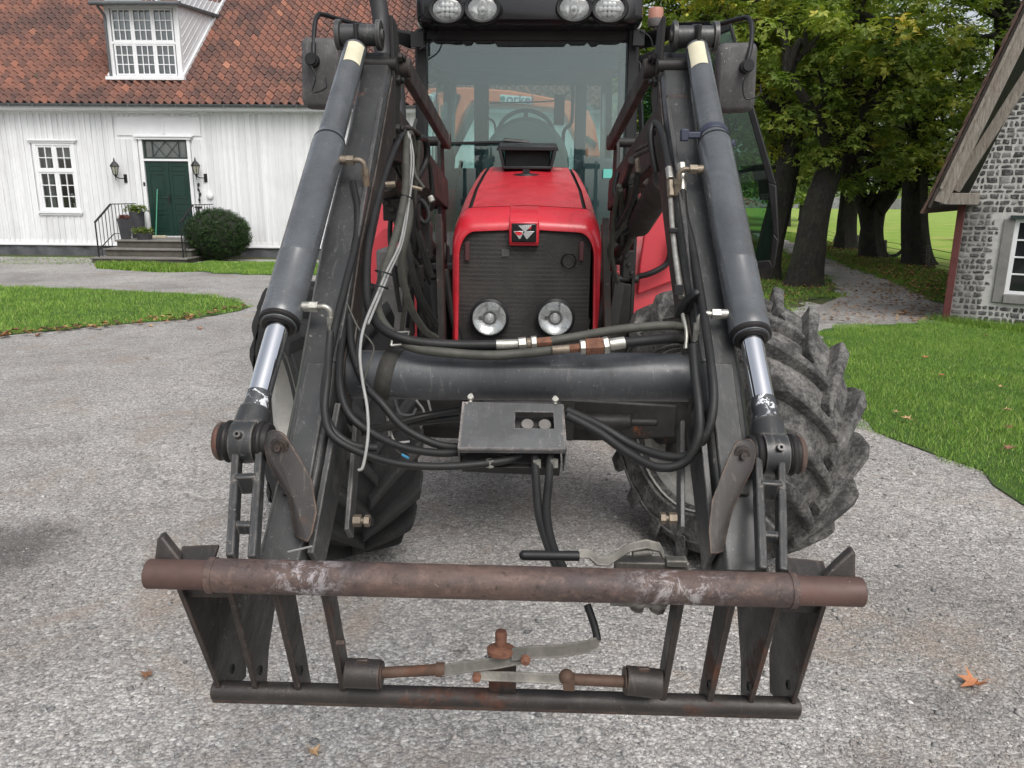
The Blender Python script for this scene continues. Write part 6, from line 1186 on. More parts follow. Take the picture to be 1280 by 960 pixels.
# ---- tilt cylinders
CYL = {-1: [(449, 44, 2.23), (308, 552, 1.47)], 1: [(868, 46, 2.23), (966, 568, 1.47)]}
for s in (-1, 1):
    A, B = [D(*q) for q in CYL[s]]; ax = (B-A).normalized()
    y1, y2, y3 = (178, 402, 418) if s < 0 else (178, 418, 424)
    p1, p2 = interp(A, B, y1), interp(A, B, y2); mb = MB(); mb.cyl(interp(A, B, 62), p1, .0325, .034, 32); mb.cyl(interp(A, B, y1-9), p1, .0325, .041, 32)
    L = (p2-p1).length; mb.lathe([(.034, 0), (.040, .004), (.0420, .012), (.0420, L*.68), (.0432, L*.68+.004), (.0432, L*.68+.010), (.0425, L*.68+.012), (.0425, L-.03), (.0432, L-.025), (.0432, L), (.040, L+.004), (.038, L+.006), (.038, L+.012), (.032, L+.014), (.0, L+.014)], p1, ax, 40)
    cyl_ = obj('tilt_cylinder', mb, MT['cylinder'], ld, smooth=45)
    mb = MB(); mb.lathe([(.0436, L-.002), (.0436, L+.006), (.040, L+.009), (.036, L+.0085), (.035, L+.016), (.030, L+.018), (.025, L+.018)], p1, ax, 40); obj('gland', mb, MT['dark'], cyl_)
    mb = MB(); mb.cyl(p2, interp(A, B, 520 if s < 0 else 535), .0235, n=32); obj('piston_rod', mb, MT['chrome'], cyl_)
    mb = MB(); q0 = interp(A, B, 492 if s < 0 else 500); q1 = interp(A, B, 528 if s < 0 else 540); mb.cyl(q0, q1, .0242, .0242, 32); mb.cyl(q1, q1+ax*.035, .026, .034, 28); obj('rod_wrap', mb, paint('peeling_white_grey_paint_'+('a' if s < 0 else 'b'), (.055, .058, .062), .45, .3, .3, 20, chips=2.0, chipcol=(.8, .82, .85), dust=.1), cyl_)
    # upper eye and cross pin
    mb = MB(); mb.cyl(A-XU*.052, A+XU*.052, .030, n=28); mb.cyl(A-XU*.066, A-XU*.052, .042, n=28); mb.cyl(A+XU*.052, A+XU*.066, .042, n=28); mb.cyl(A-XU*.072, A+XU*.072, .017, n=20); obj('upper_pin', mb, MT['loader'], cyl_, bevel=.002)
    mb = MB(); q = interp(A, B, 65), interp(A, B, 88 if s < 0 else 92)
    r1_ = .0336; rg = []
    aa, bb_ = frame_for(ax); view = (CAM-q[0]).normalized(); vx = (view-ax*view.dot(ax)).normalized(); vy = ax.cross(vx)
    for p in q: rg.append([p+(vx*math.cos(t_)+vy*math.sin(t_))*(r1_+.0006) for t_ in [math.radians(-42+84*i/10) for i in range(11)]])
    mb.loft(rg, caps=False, closed=False); obj('sticker', mb, MT['sticker'], cyl_)
    # lower boss, bushes and pin
    mb = MB(); mb.lathe([(.032, -.024), (.040, -.022), (.042, 0), (.040, .022), (.032, .024)], B, XU, 36, True); q = B+V((0, -.033, .022)); mb.lathe([(.003, .012), (.003, .014), (.007, .014), (.008, 0)], q, (0, -.8, .55), 14); mb.cyl(B-ax*.07, B, .030, .036, 24); obj('rod_eye', mb, MT['loader'], cyl_)
    mb = MB(); mb.cyl(B-XU*.049, B-XU*.024, .035, .038, 26); mb.cyl(B+XU*.024, B+XU*.049, .038, .035, 26); mb.cyl(B-XU*.056, B+XU*.056, .022, n=20); mb.lathe([(.036, .026), (.041, .030), (.041, .035), (.036, .039)], B-XU*.064, XU, 24); mb.lathe([(.036, .026), (.041, .030), (.041, .035), (.036, .039)], B, XU, 24); obj('pin_bush', mb, MT['dark'], cyl_, bevel=.004)
    mb = MB(); qe = B-XU*s*-.0+XU*s*.080; mb.cyl(B+XU*s*.044, B+XU*s*.056, .039, .034, 26); obj('pin_cap', mb, paint('rusty_pin_cap_'+('a' if s < 0 else 'b'), (.11, .075, .06), .6, .3, .3, 20, rust=.4, rustcol=(.15, .06, .04)), cyl_, bevel=.004)
    # hose fittings on the barrel
    for k, (py, dx) in enumerate(((200 if s < 0 else 212, .044), (383 if s < 0 else 393, .045))):
        q = interp(A, B, py)-XU*s*dx; 
        mb = MB(); mb.cyl(q+XU*s*.02, q-XU*s*.012, .011); mb.hexnut(q-XU*s*.012, q-XU*s*.030, .0125); 
        e_ = q-XU*s*.034; mb.tube([e_+XU*s*.004, e_-XU*s*.010, e_-XU*s*.020+V((0, .002, -.008)), e_-XU*s*.022+V((0, .004, -.022))], .0065, 10); mb.hexnut(e_-XU*s*.022+V((0, .004, -.022)), e_-XU*s*.022+V((0, .006, -.036)), .0105); mb.cyl(e_-XU*s*.022+V((0, .006, -.036)), e_-XU*s*.022+V((0, .012, -.062)), .0095); obj('hose_fitting', mb, MT['zincrust'] if k == 0 else MT['zinc'], cyl_)
    if s > 0:
        mb = MB(); q = interp(A, B, 170); mb.lathe([(.034, -.010), (.039, -.010), (.039, .010), (.034, .010)], q, ax, 30, True); mb.box(q+V((-.055, -.02, -.0)), (.035, .02, .016)); mb.box(q+V((-.078, -.022, .0)), (.02, .022, .03)); mb.cyl(q+V((.035, -.02, -.02)), q+V((.05, -.03, -.02)), .01); obj('clamp', mb, plain('dark_blue_clamp', (.03, .035, .06), .5), cyl_, bevel=.003)
# ---- knee brackets, rear half of each arm, levelling rods, lift cylinders, towers
KY, KZ = 2.43, 2.13; TY, TZ = 3.85, 1.66
for s in (-1, 1):
    x0 = .02+s*.43
    A = D(*CYL[s][0])
    mb = MB(); xk = x0-s*.045
    mb.prism([(xk, 2.38, 2.20), (xk, 2.46, 2.19), (xk, 2.52, 2.08), (xk, 2.46, 1.92), (xk, 2.42, 1.84), (xk, 2.38, 1.86), (xk, 2.40, 2.02)], (.012*s, 0, 0)); xk2 = x0+s*.052
    mb.prism([(xk2, 2.34, 2.17), (xk2, 2.44, 2.19), (xk2, 2.52, 2.08), (xk2, 2.46, 1.95), (xk2, 2.36, 2.02)], (.010*s, 0, 0))
    for (yy, zz) in ((2.43, 2.03), (2.40, 1.89), (2.47, 2.10)): mb.cyl((xk-s*.012, yy, zz), (xk+s*.02, yy, zz), .016, n=6); mb.cyl((xk-s*.022, yy, zz), (xk-s*.012, yy, zz), .009)
    mb.cyl((x0-.05, 2.41, 2.07), (x0+.05, 2.41, 2.07), .022); obj('knee_bracket', mb, MT['dark'], ld, bevel=.003)
    mb = MB(); pf = [(2.30, 1.98), (2.5, 1.965), (3.9, 1.775), (3.94, 1.70), (3.86, 1.64), (2.5, 1.80), (2.25, 1.80)]
    mb.prism([(x0-.034, y, z) for y, z in pf], (.068, 0, 0)); obj('rear_arm', mb, MT['brownsteel'], ld, bevel=.004)
    mb = MB(); a, b2 = V((x0-s*.058, 2.50, 2.075)), V((x0-s*.035, 3.86, 1.95)); mb.bar(a, b2, .028, .065); mb.cyl(b2-XU*.02, b2+XU*.02, .036); mb.cyl(a-XU*.02, a+XU*.02, .028); obj('levelling_rod', mb, MT['brownsteel'], ld, bevel=.004)
    a, b2 = D(*((834, 222, 2.40) if s > 0 else (478, 222, 2.40))), D(*((799, 281, 2.95) if s > 0 else (513, 280, 2.95)))
    mb = MB(); mb.cyl(a, b2, .047, .047, 28); mb.cyl(b2, b2+(b2-a).normalized()*.02, .047, .03, 28); lc = obj('lift_cylinder', mb, MT['brownsteel'], ld, bevel=.003); mb = MB(); dd = (b2-a).normalized(); e3 = V((.02+s*.44, 3.85, 1.42)); mb.cyl(b2+dd*.02, e3, .024, n=20); mb.cyl(e3-XU*.04, e3+XU*.04, .05); obj('piston_rod', mb, MT['brownsteel'], lc)
    # tower
    mb = MB(); xt = .02+s*.415
    tp = [(3.78, 1.0), (3.78, 1.60), (3.80, 1.92), (3.86, 1.99), (3.92, 1.95), (4.0, 1.55), (4.05, 1.0)]
    mb.prism([(xt, y, z) for y, z in tp], (s*.018, 0, 0)); mb.prism([(xt+s*.10, y+.02, z) for y, z in tp], (s*.018, 0, 0)); 
    for (yy, zz, r_) in ((3.86, 1.95, .022), (3.9, 1.66, .03), (3.85, 1.3, .02)): mb.cyl((xt-s*.02, yy, zz), (xt+s*.14, yy, zz), r_)
    mb.bb((min(xt, xt+s*.1), 3.80, .72), (max(xt, xt+s*.1), 3.98, 1.28)); mb.prism([(xt-s*.02, 3.72, 1.0), (xt-s*.02, 3.9, 1.30), (xt-s*.02, 4.1, 1.2), (xt-s*.02, 4.1, .7), (xt-s*.02, 3.8, .72)], (s*.015, 0, 0)); mb.bb((min(xt, s*.25), 3.82, .70), (max(xt, s*.25), 4.0, .86)); obj('loader_tower', mb, MT['dark'], ld, bevel=.004)
    a, b2 = (PY(757, 272, 3.62), PY(760, 425, 3.62)) if s > 0 else (PY(548, 268, 3.62), PY(552, 425, 3.62)); mb = MB(); mb.bar(b2, a, .030, .02, (0, 1, 0)); mb.bar(b2+V((s*-.012, .03, 0)), a+V((s*-.012, .03, -.03)), .01, .06, (0, 1, 0)); obj('guard_bar', mb, MT['rustframe'], ld, bevel=.002)
    mb = MB(); a = V((xt-s*.02, 3.75, 1.35)); mb.tube([a, a+V((-s*.04, -.02, -.25)), a+V((-s*.10, -.02, -.45)), a+V((-s*.16, 0, -.55))], .02, 8); mb.bar(a+V((s*.05, -.05, -.05)), a+V((-s*.02, -.12, -.6)), .05, .03, (0, 1, 0)); obj('tower_brace', mb, MT['dark'], ld, bevel=.003)
# ---- torque tube
a, b2 = D(425, 468, 1.72), D(880, 472, 1.72); mb = MB(); mb.cyl(a, b2, .0545, n=48)
m_tt = paint('torque_tube_paint', (.055, .060, .066), .38, 0, .2, 4, rust=.2, rustcol=(.13, .06, .038), dust=.14, dustcol=(.13,.12,.10), chips=.6, coat=.15, speck=.8, chipcol=(.26,.24,.22)); obj('cross_tube', mb, m_tt, ld)
# ---- strap and buckle
mb = MB(); c3 = interp(a, b2, 468); cx_ = D(482, 470, 1.72); tcx = cx_.x; scn_ = a.lerp(b2, (tcx-a.x)/(b2.x-a.x))
rg = [[V((D(496-k*1.25, 470, 1.72).x+.036*(i-.5), scn_.y-.0575*math.sin(math.radians(-10+k*11)), scn_.z+.0575*math.cos(math.radians(-10+k*11)))) for k in range(16)] for i in (0, 1)]
mb.loft(rg, caps=False, closed=False); stp = obj('strap', mb, paint('worn_black_webbing', (.035, .033, .028), .9, 0, .3, 20, dust=.4, dustcol=(.11, .10, .085), bmp=.5, bscl=400), ld)
so_ = stp.modifiers.new('thick', 'SOLIDIFY'); so_.thickness = .002
mb = MB(); q = D(499, 424, 1.655); mb.tube([q+V((-.018, 0, -.014)), q+V((.016, 0, -.010)), q+V((.020, .012, .014)), q+V((-.014, .012, .012)), q+V((-.018, 0, -.014))], .003, 8, 1); mb.cyl(q+V((-.016, .006, 0)), q+V((.018, .006, .003)), .0028); obj('buckle', mb, MT['zinc'], stp)
# ---- valve cover box under the tube
A4 = [D(578, 502, 1.63), D(703, 505, 1.63), D(707, 561, 1.56), D(572, 560, 1.56)]
u_ = (A4[1]-A4[0]); v_ = (A4[3]-A4[0]); nb = u_.cross(v_).normalized(); nb = nb if nb.y < 0 else -nb
def bp(u, v, d=0.): return A4[0].lerp(A4[1], u).lerp(A4[3].lerp(A4[2], u), v)+nb*d
hx0, hx1, hy0, hy1 = .53, .905, .20, .56
mb = MB(); T_ = .004
O_ = [(0, 0), (1, 0), (1, 1), (0, 1)]; I_ = [(hx0, hy0), (hx1, hy0), (hx1, hy1), (hx0, hy1)]
mb.add([bp(*q) for q in O_+I_]+[bp(*q)-nb*T_ for q in O_+I_], [(i, (i+1) % 4, 4+(i+1) % 4, 4+i) for i in range(4)]+[(8+i, 12+i, 12+(i+1) % 4, 8+(i+1) % 4) for i in range(4)]+[(4+i, 4+(i+1) % 4, 12+(i+1) % 4, 12+i) for i in range(4)])
for (p, q) in ((bp(0, 0), bp(0, 1)), (bp(1, 0), bp(1, 1))): mb.prism([p, q, q-nb*.09, p-nb*.05], XU*.003)
mb.prism([bp(0, 1), bp(1, 1), bp(1, 1)-nb*.012, bp(0, 1)-nb*.012], V((0, 0, -.004))); vb = obj('valve_cover', mb, paint('valve_cover_paint', (.085, .088, .090), .42, .1, .12, 6, rust=.06, rustcol=(.3, .1, .07), dust=.1, chips=.9, chipcol=(.42, .36, .32), speck=.9, edge=.8, edgecol=(.3,.26,.24)), ld, bevel=.0015)
mb = MB(); mb.prism([bp(.02, .05, -.04), bp(.98, .05, -.04), bp(.98, .92, -.075), bp(.02, .92, -.06)], -nb*.05); mb.bb(bp(.1, 1, -.03)-V((0, 0, .025)), bp(.95, 1, -.06)); obj('valve_block', mb, MT['dark'], ld, bevel=.004)
mb = MB()
for u in (.65, .82): q = bp(u, .40, -.035); mb.cyl(q, q+nb*.024, .014, n=24)
obj('quick_coupler', mb, paint('greasy_steel_coupler', (.16, .15, .14), .45, .6, .2, 30), vb, bevel=.002)
mb = MB()
for u, v in ((.08, .03), (.93, .03)): mb.hexnut(bp(u, v-.10, .0), bp(u, v-.10, .008), .007); mb.cyl(bp(u, v-.2), bp(u, v), .004)
for u, v in ((.30, 1.05), (.74, 1.05), (.9, 1.04)): mb.hexnut(bp(u, v, -.02)+V((0, 0, -.008)), bp(u, v, -.02)+V((0, 0, -.024)), .009)
obj('bolt', mb, MT['zinc'], vb)
# ---- hoses
def hose(pts, r, mat='hose', name='hydraulic_hose', n=10): mb = MB(); mb.tube([D(*p) for p in pts], r, n, 6); return obj(name, mb, MT[mat], ld, smooth=60)
def fitting(A, B, r, mat='zinc', n=6, name='hose_fitting'): mb = MB(); mb.cyl(D(*A), D(*B), r, n=n); return obj(name, mb, MT[mat], ld, bevel=.0015)
# two thick return hoses from the left tangle across the tube to the right arm
hose([(514, 180, 2.55), (506, 166, 2.45), (493, 186, 2.25), (476, 235, 2.08), (462, 295, 1.92), (458, 350, 1.80), (464, 392, 1.72), (484, 415, 1.665), (520, 427, 1.65), (570, 431, 1.65), (622, 431, 1.65)], .0105)
hose([(520, 200, 2.6), (514, 168, 2.5), (508, 180, 2.32), (507, 235, 2.15), (496, 290, 1.98), (478, 345, 1.82), (472, 385, 1.74), (488, 415, 1.69), (515, 434, 1.655), (560, 441, 1.64), (620, 444, 1.64), (692, 438, 1.64)], .0105, 'hose_old')
fitting((620, 431, 1.648), (648, 430, 1.648), .0108, 'zinc', 20); fitting((648, 430, 1.648), (658, 429, 1.648), .0150, 'zinc'); fitting((658, 429, 1.648), (664, 429, 1.648), .012, 'zincrust', 20); fitting((664, 428.5, 1.648), (671, 428, 1.648), .0155, 'zinc'); fitting((671, 428, 1.648), (690, 426, 1.648), .0105, 'rust')
hose([(688, 426, 1.648), (720, 421, 1.65), (765, 413, 1.66), (810, 408, 1.68), (842, 407, 1.70), (862, 412, 1.75)], .0098, 'hose_old')
fitting((690, 438, 1.63), (712, 436, 1.63), .0095, 'zincrust', 20); fitting((712, 436, 1.63), (727, 434, 1.63), .010, 'rust'); fitting((725, 434, 1.628), (732, 433.5, 1.628), .0165, 'zinc'); fitting((732, 433.5, 1.628), (754, 432, 1.628), .0185, 'rust'); fitting((754, 432, 1.628), (761, 431, 1.628), .0195, 'zinc'); fitting((761, 431, 1.628), (781, 428, 1.63), .0130, 'zinc', 20)
hose([(779, 428.5, 1.63), (815, 425, 1.65), (842, 423, 1.68), (864, 426, 1.74)], .0110, 'hose')
# left arm hoses
hose([(441, 228, 1.96), (447, 262, 1.9), (445, 300, 1.84), (432, 355, 1.72), (421, 400, 1.64), (411, 450, 1.57), (405, 500, 1.52), (414, 535, 1.50), (440, 556, 1.50), (470, 560, 1.52)], .0085)
hose([(413, 415, 1.585), (411, 440, 1.57), (409, 475, 1.53), (406, 515, 1.50), (416, 545, 1.49), (452, 566, 1.50), (500, 580, 1.53), (560, 583, 1.56), (625, 577, 1.58), (650, 570, 1.6)], .0080)
hose([(458, 250, 2.02), (447, 310, 1.9), (436, 370, 1.78), (428, 420, 1.68), (424, 470, 1.60), (432, 510, 1.56), (455, 535, 1.55), (500, 558, 1.57), (545, 566, 1.6), (582, 565, 1.62)], .0085)
hose([(436, 395, 1.72), (441, 440, 1.66), (456, 480, 1.62), (478, 505, 1.60), (505, 535, 1.60), (545, 555, 1.61), (580, 560, 1.62)], .0090)
hose([(430, 520, 1.62), (455, 535, 1.66), (490, 530, 1.72), (530, 520, 1.76), (575, 512, 1.76)], .0085); hose([(440, 545, 1.66), (480, 535, 1.72), (530, 527, 1.78), (575, 522, 1.78)], .0085)
hose([(510, 165, 2.36), (514, 200, 2.3), (509, 246, 2.13), (501, 300, 1.96), (484, 338, 1.82), (474, 362, 1.73), (456, 405, 1.62), (450, 440, 1.57), (453, 475, 1.54), (459, 510, 1.52), (460, 545, 1.50), (454, 582, 1.49), (448, 588, 1.49)], .0032, 'cable', 'electric_cable')
hose([(512, 168, 2.37), (517, 200, 2.31), (512, 248, 2.14), (503, 302, 1.97), (487, 340, 1.83), (478, 362, 1.74), (460, 405, 1.63)], .0030, 'cable', 'electric_cable')
hose([(434, 380, 1.66), (448, 410, 1.63), (462, 425, 1.62), (467, 438, 1.62), (458, 465, 1.60), (454, 480, 1.58)], .0022, 'hose_old', 'electric_cable')
hose([(476, 340, 1.80), (468, 365, 1.73), (460, 390, 1.68), (448, 425, 1.60), (446, 460, 1.56)], .0025, 'hose', 'electric_cable')
for (x, y, d, r_) in ((480, 341, 1.80, .022), (475, 358, 1.73, .020), (453, 483, 1.545, .012), (507, 246, 2.12, .02)):
    q = D(x, y, d); mb = MB(); mb.lathe([(r_-.0015, -.002), (r_, -.002), (r_, .002), (r_-.0015, .002)], q, V((.25, .2, 1)), 20, False); obj('cable_tie', mb, MT['plastic'], ld)
hose([(445, 346, 1.9), (437, 425, 1.75), (435, 445, 1.72)], .0045, 'zinc', 'steel_pipe'); hose([(450, 345, 1.92), (443, 420, 1.78), (440, 445, 1.74)], .0045, 'zinc', 'steel_pipe'); hose([(452, 270, 2.05), (444, 340, 1.92)], .006, 'rust', 'steel_pipe')
hose([(522, 172, 2.6), (532, 176, 2.7), (533, 200, 2.75), (520, 225, 2.7), (508, 240, 2.65)], .012); hose([(530, 185, 3.0), (538, 215, 3.1), (541, 245, 3.15), (539, 262, 3.2)], .010)
hose([(498, 165, 2.6), (500, 200, 2.5), (508, 235, 2.4), (512, 270, 2.3), (502, 330, 2.3), (512, 380, 2.4), (530, 412, 2.6), (545, 422, 2.8)], .012, 'hose_old'); hose([(508, 250, 2.6), (512, 320, 2.6), (525, 370, 2.7), (545, 405, 2.9)], .012)
hose([(516, 260, 2.9), (524, 250, 2.9), (533, 258, 2.9), (536, 272, 2.9), (530, 278, 2.9), (522, 268, 2.9), (518, 255, 2.9)], .009); hose([(520, 150, 2.7), (514, 175, 2.5), (518, 215, 2.4), (530, 235, 2.4)], .006, 'hose_old'); hose([(492, 150, 2.5), (500, 158, 2.5), (512, 160, 2.5), (524, 168, 2.6)], .008, 'brownsteel', 'steel_pipe'); hose([(480, 146, 2.35), (496, 155, 2.4), (508, 166, 2.5)], .008, 'brownsteel', 'steel_pipe'); hose([(481, 158, 2.3), (492, 168, 2.35), (502, 178, 2.4)], .008, 'brownsteel', 'steel_pipe')
fitting((480, 231, 2.1), (494, 230, 2.1), .009, 'zincrust'); fitting((509, 232, 2.2), (528, 237, 2.2), .006, 'zincrust'); fitting((538, 245, 3.), (541, 252, 3.), .012, 'zinc')
hose([(481, 142, 2.22), (470, 200, 2.12), (461, 248, 2.03)], .008, 'rust', 'rusty_rod'); hose([(486, 146, 2.24), (474, 205, 2.13), (465, 250, 2.04)], .006, 'brownsteel', 'rusty_rod')
# cables hanging behind the tube
for pts in ([(478, 500, 1.8), (484, 520, 1.8), (487, 545, 1.8)], [(494, 500, 1.82), (500, 516, 1.8), (515, 518, 1.8), (520, 510, 1.8)], [(535, 500, 1.9), (540, 520, 1.9)], [(520, 500, 1.9), (530, 515, 1.9), (526, 535, 1.85)], [(487, 535, 1.75), (494, 552, 1.72), (512, 552, 1.72)], [(505, 525, 1.8), (514, 545, 1.8), (526, 550, 1.82)]): hose(pts, .0028, 'cable', 'electric_cable')
hose([(484, 545, 1.7), (495, 562, 1.7), (505, 570, 1.7)], .0015, 'hose_old', 'electric_cable'); mb = MB(); mb.cyl(D(502, 568, 1.69), D(511, 573, 1.69), .003); obj('cable_plug', mb, plain('blue_plug', (.03, .25, .45), .4), ld)
# right arm hoses
hose([(838, 246, 1.95), (842, 300, 1.85), (849, 355, 1.75), (852, 372, 1.72)], .0065, 'zinc', 'steel_pipe'); hose([(853, 392, 1.73), (858, 415, 1.70), (857, 436, 1.69)], .0050, 'zinc', 'steel_pipe')
fitting((836, 210, 1.97), (838, 224, 1.95), .010, 'zinc'); fitting((838, 226, 1.95), (839, 246, 1.94), .0105, 'zincrust')
hose([(853, 238, 1.94), (856, 268, 1.90), (864, 300, 1.84), (872, 345, 1.75), (880, 395, 1.66), (888, 450, 1.57), (892, 500, 1.52), (884, 540, 1.51), (862, 568, 1.53), (830, 570, 1.55), (790, 556, 1.58), (750, 532, 1.6), (709, 513, 1.62)], .0095)
hose([(866, 432, 1.60), (869, 470, 1.56), (874, 515, 1.52), (872, 550, 1.51), (855, 578, 1.52), (822, 584, 1.53), (785, 566, 1.56), (748, 540, 1.59), (709, 519, 1.61)], .0095)
fitting((852, 205, 1.96), (853, 218, 1.95), .012, 'zinc'); fitting((853, 218, 1.95), (853, 240, 1.94), .0105, 'zinc', 18)
hose([(820, 215, 2.15), (815, 190, 2.15), (813, 165, 2.15), (819, 154, 2.15), (828, 166, 2.1), (833, 190, 2.05), (837, 212, 1.98)], .0095)
hose([(797, 216, 2.4), (793, 242, 2.5), (784, 265, 2.7), (772, 285, 2.9)], .010); hose([(790, 200, 2.4), (782, 225, 2.7), (772, 245, 2.9), (770, 270, 3.0)], .012); hose([(772, 215, 3.1), (768, 240, 3.1), (776, 262, 3.1), (786, 258, 3.1), (784, 246, 3.1)], .010); hose([(776, 262, 3.0), (770, 278, 3.0), (778, 292, 3.0), (788, 280, 3.0), (786, 262, 3.0)], .009)
hose([(793, 196, 2.35), (810, 187, 2.3), (828, 178, 2.25)], .007, 'brownsteel', 'steel_pipe'); hose([(795, 188, 2.4), (812, 180, 2.35), (828, 172, 2.3)], .006, 'brownsteel', 'steel_pipe'); fitting((796, 195, 2.38), (798, 215, 2.38), .009, 'zincrust'); fitting((806, 232, 2.6), (812, 225, 2.6), .012, 'zincrust')
mb = MB(); q = D(848, 362, 1.72); mb.box(q, (.02, .02, .02)); mb.tube([D(848, 395, 1.74), D(855, 380, 1.72), D(868, 368, 1.7), D(872, 366, 1.7)], .010, 8); mb.prism([D(842, 398, 1.76), D(868, 372, 1.72), D(876, 366, 1.72), D(874, 384, 1.72), D(852, 396, 1.76)], (0, .006, 0)); obj('hose_clamp', mb, MT['plastic'], ld, bevel=.002); mb = MB(); mb.box(D(841, 288, 1.86), (.022, .02, .012)); obj('hose_clamp', mb, MT['plastic'], ld, bevel=.002)
hose([(668, 563, 1.6), (670, 600, 1.55), (674, 645, 1.48), (688, 690, 1.40), (700, 715, 1.36)], .0085); hose([(688, 563, 1.6), (686, 600, 1.55), (683, 640, 1.48), (690, 680, 1.41), (706, 715, 1.35)], .0085)
hose([(572, 556, 1.63), (610, 563, 1.62), (640, 567, 1.6)], .0085); hose([(360, 690, 1.36), (390, 683, 1.35)], .0020, 'cable', 'electric_cable')
# ---- link plates between rod eye and carrier, curved outer plates
for s in (-1, 1):
    B = D(*CYL[s][1]); 
    mb = MB()
    lx = ((290, 322), (327, 343)) if s < 0 else ((944, 952), (976, 982))
    tops = ((297, 585), (326, 583)) if s < 0 else ((946, 588), (975, 590)); bots = ((290, 700), (317, 702)) if s < 0 else ((952, 716), (977, 718))
    ends = []
    for (tx, ty_), (bx_, by_) in zip(tops, bots): a = D(tx, ty_-20, 1.46); b2 = D(bx_, by_, 1.30); m2 = a.lerp(b2, .35); mb.bar(a, m2, .013, .034, (0, -.5, .87)); mb.bar(m2, b2, .014, .034, (0, -.5, .87)); ends.append((a, b2))
    for f_, h_ in ((.32, .040), (.72, .022)): mb.bar(ends[0][0].lerp(ends[0][1], f_), ends[1][0].lerp(ends[1][1], f_), .014, h_, (0, -.3, 1))
    obj('link', mb, MT['loader'], ld, bevel=.003)
    pl = [(336, 560), (337, 548), (343, 540), (351, 538), (358, 543), (364, 552), (378, 575), (392, 600), (398, 640), (392, 668), (386, 680), (376, 676), (371, 645), (366, 622), (352, 600), (341, 580)] if s < 0 else [(938, 570), (937, 558), (931, 550), (923, 549), (917, 554), (911, 566), (899, 596), (888, 625), (884, 660), (886, 694), (896, 694), (902, 665), (908, 640), (925, 605), (934, 588)]
    d0_ = 1.40; mb = MB(); pp = [D(x, y, 1.435-(y-540)*.0004) for x, y in pl]; mb.prism(pp, V((s*.016, .010, 0))); obj('lever_plate', mb, paint('lever_plate_paint_'+('a' if s < 0 else 'b'), (.032, .028, .026), .5, .1, .35, 9, rust=.42 if s < 0 else .12, rustcol=(.10, .045, .027), dust=.12, dustcol=(.1,.08,.07), speck=.8, chipcol=(.2,.17,.14), edge=.9, edgecol=(.2, .13, .09)), ld, bevel=.004)
    q = D(*((350, 558) if s < 0 else (927, 568)), 1.43); mb = MB(); mb.cyl(q, q+V((0, -.008, 0)), .018, .015, 24); mb.cyl(q+V((0, -.008, 0)), q+V((0, -.018, .002)), .006, n=12); obj('lever_pin', mb, MT['rustframe'] if s < 0 else MT['brownsteel'], ld)
# ---- tool carrier
tcpar = ld
def TP(px, py, back=0.):   # point in the carrier's front plane, 'back' metres behind it
    f_ = (py-728-(px-631)*.022)/144.; d = 1.25+(1.44-1.25)*f_; p = D(px, py, d); return p+CN*back
PA, PB_ = D(632, 728, 1.25), D(632, 872, 1.44); CN = (PB_-PA).cross(XU).normalized(); CN = CN if CN.y > 0 else -CN
BN = V((0, .96, -.28))
def line(x0, x1, y): return D(x0, y-(631-x0)*.022, 1.25), D(x1, y+(x1-631)*.022, 1.25)
L0, L1 = D(185, 717, 1.25), D(1077, 740, 1.25)
axp = (L1-L0).normalized(); 
def onp(px): return L0.lerp(L1, (px-185)/892.)
mb = MB(); nseg = 80; mb.cyl(onp(262), onp(993), .0277, n=40)
for s_, e_ in ((262, 270), (985, 993)): mb.cyl(onp(s_), onp(e_), .0292, .0292, 40)
pp_ = obj('carrier_pipe', mb, MT['rustpipe'], ld)
mpe_ = (paint('dark_rusty_pipe_end', (.10, .058, .048), .6, .2, .3, 8, rust=.3, rustcol=(.12, .045, .03), chips=.5))
for a_, b_ in ((L0, onp(264)), (onp(991), L1)): mb = MB(); mb.cyl(a_, b_, .0240, n=32); obj('pipe_end', mb, mpe_, pp_, bevel=.002)
# low bar
M0, M1 = D(268, 864, 1.425), D(997, 885, 1.425)
mb = MB(); mb.bar(M0, M1, .032, .028, (0, -.1, 1)); mb.cyl(M0.lerp(M1, .0)+V((0, -.005, .006)), M1+V((0, -.005, .006)), .0175, n=28); obj('lower_bar', mb, MT['rustframe'], ld, bevel=.003)
def onm(px): return M0.lerp(M1, (px-268)/729.)
# ears (hooks)
for pl, s in (([(192, 704), (196, 674), (202, 671), (225, 700), (224, 708)], -1), ([(1030, 724), (1045, 708), (1066, 689), (1070, 692), (1070, 728)], 1)):
    mb = MB(); mb.prism([D(x, y, 1.262) for x, y in pl], V((0, .016, .004))); obj('hook', mb, MT['rustframe'], ld, bevel=.003)
    q0, q1 = (D(222, 702, 1.29), D(268, 700, 1.29)) if s < 0 else (D(985, 716, 1.29), D(1034, 721, 1.29)); mb = MB(); mb.bar(q0, q1, .06, .006, (0, -.5, 1)); obj('top_plate', mb, MT['rustframe'], ld)
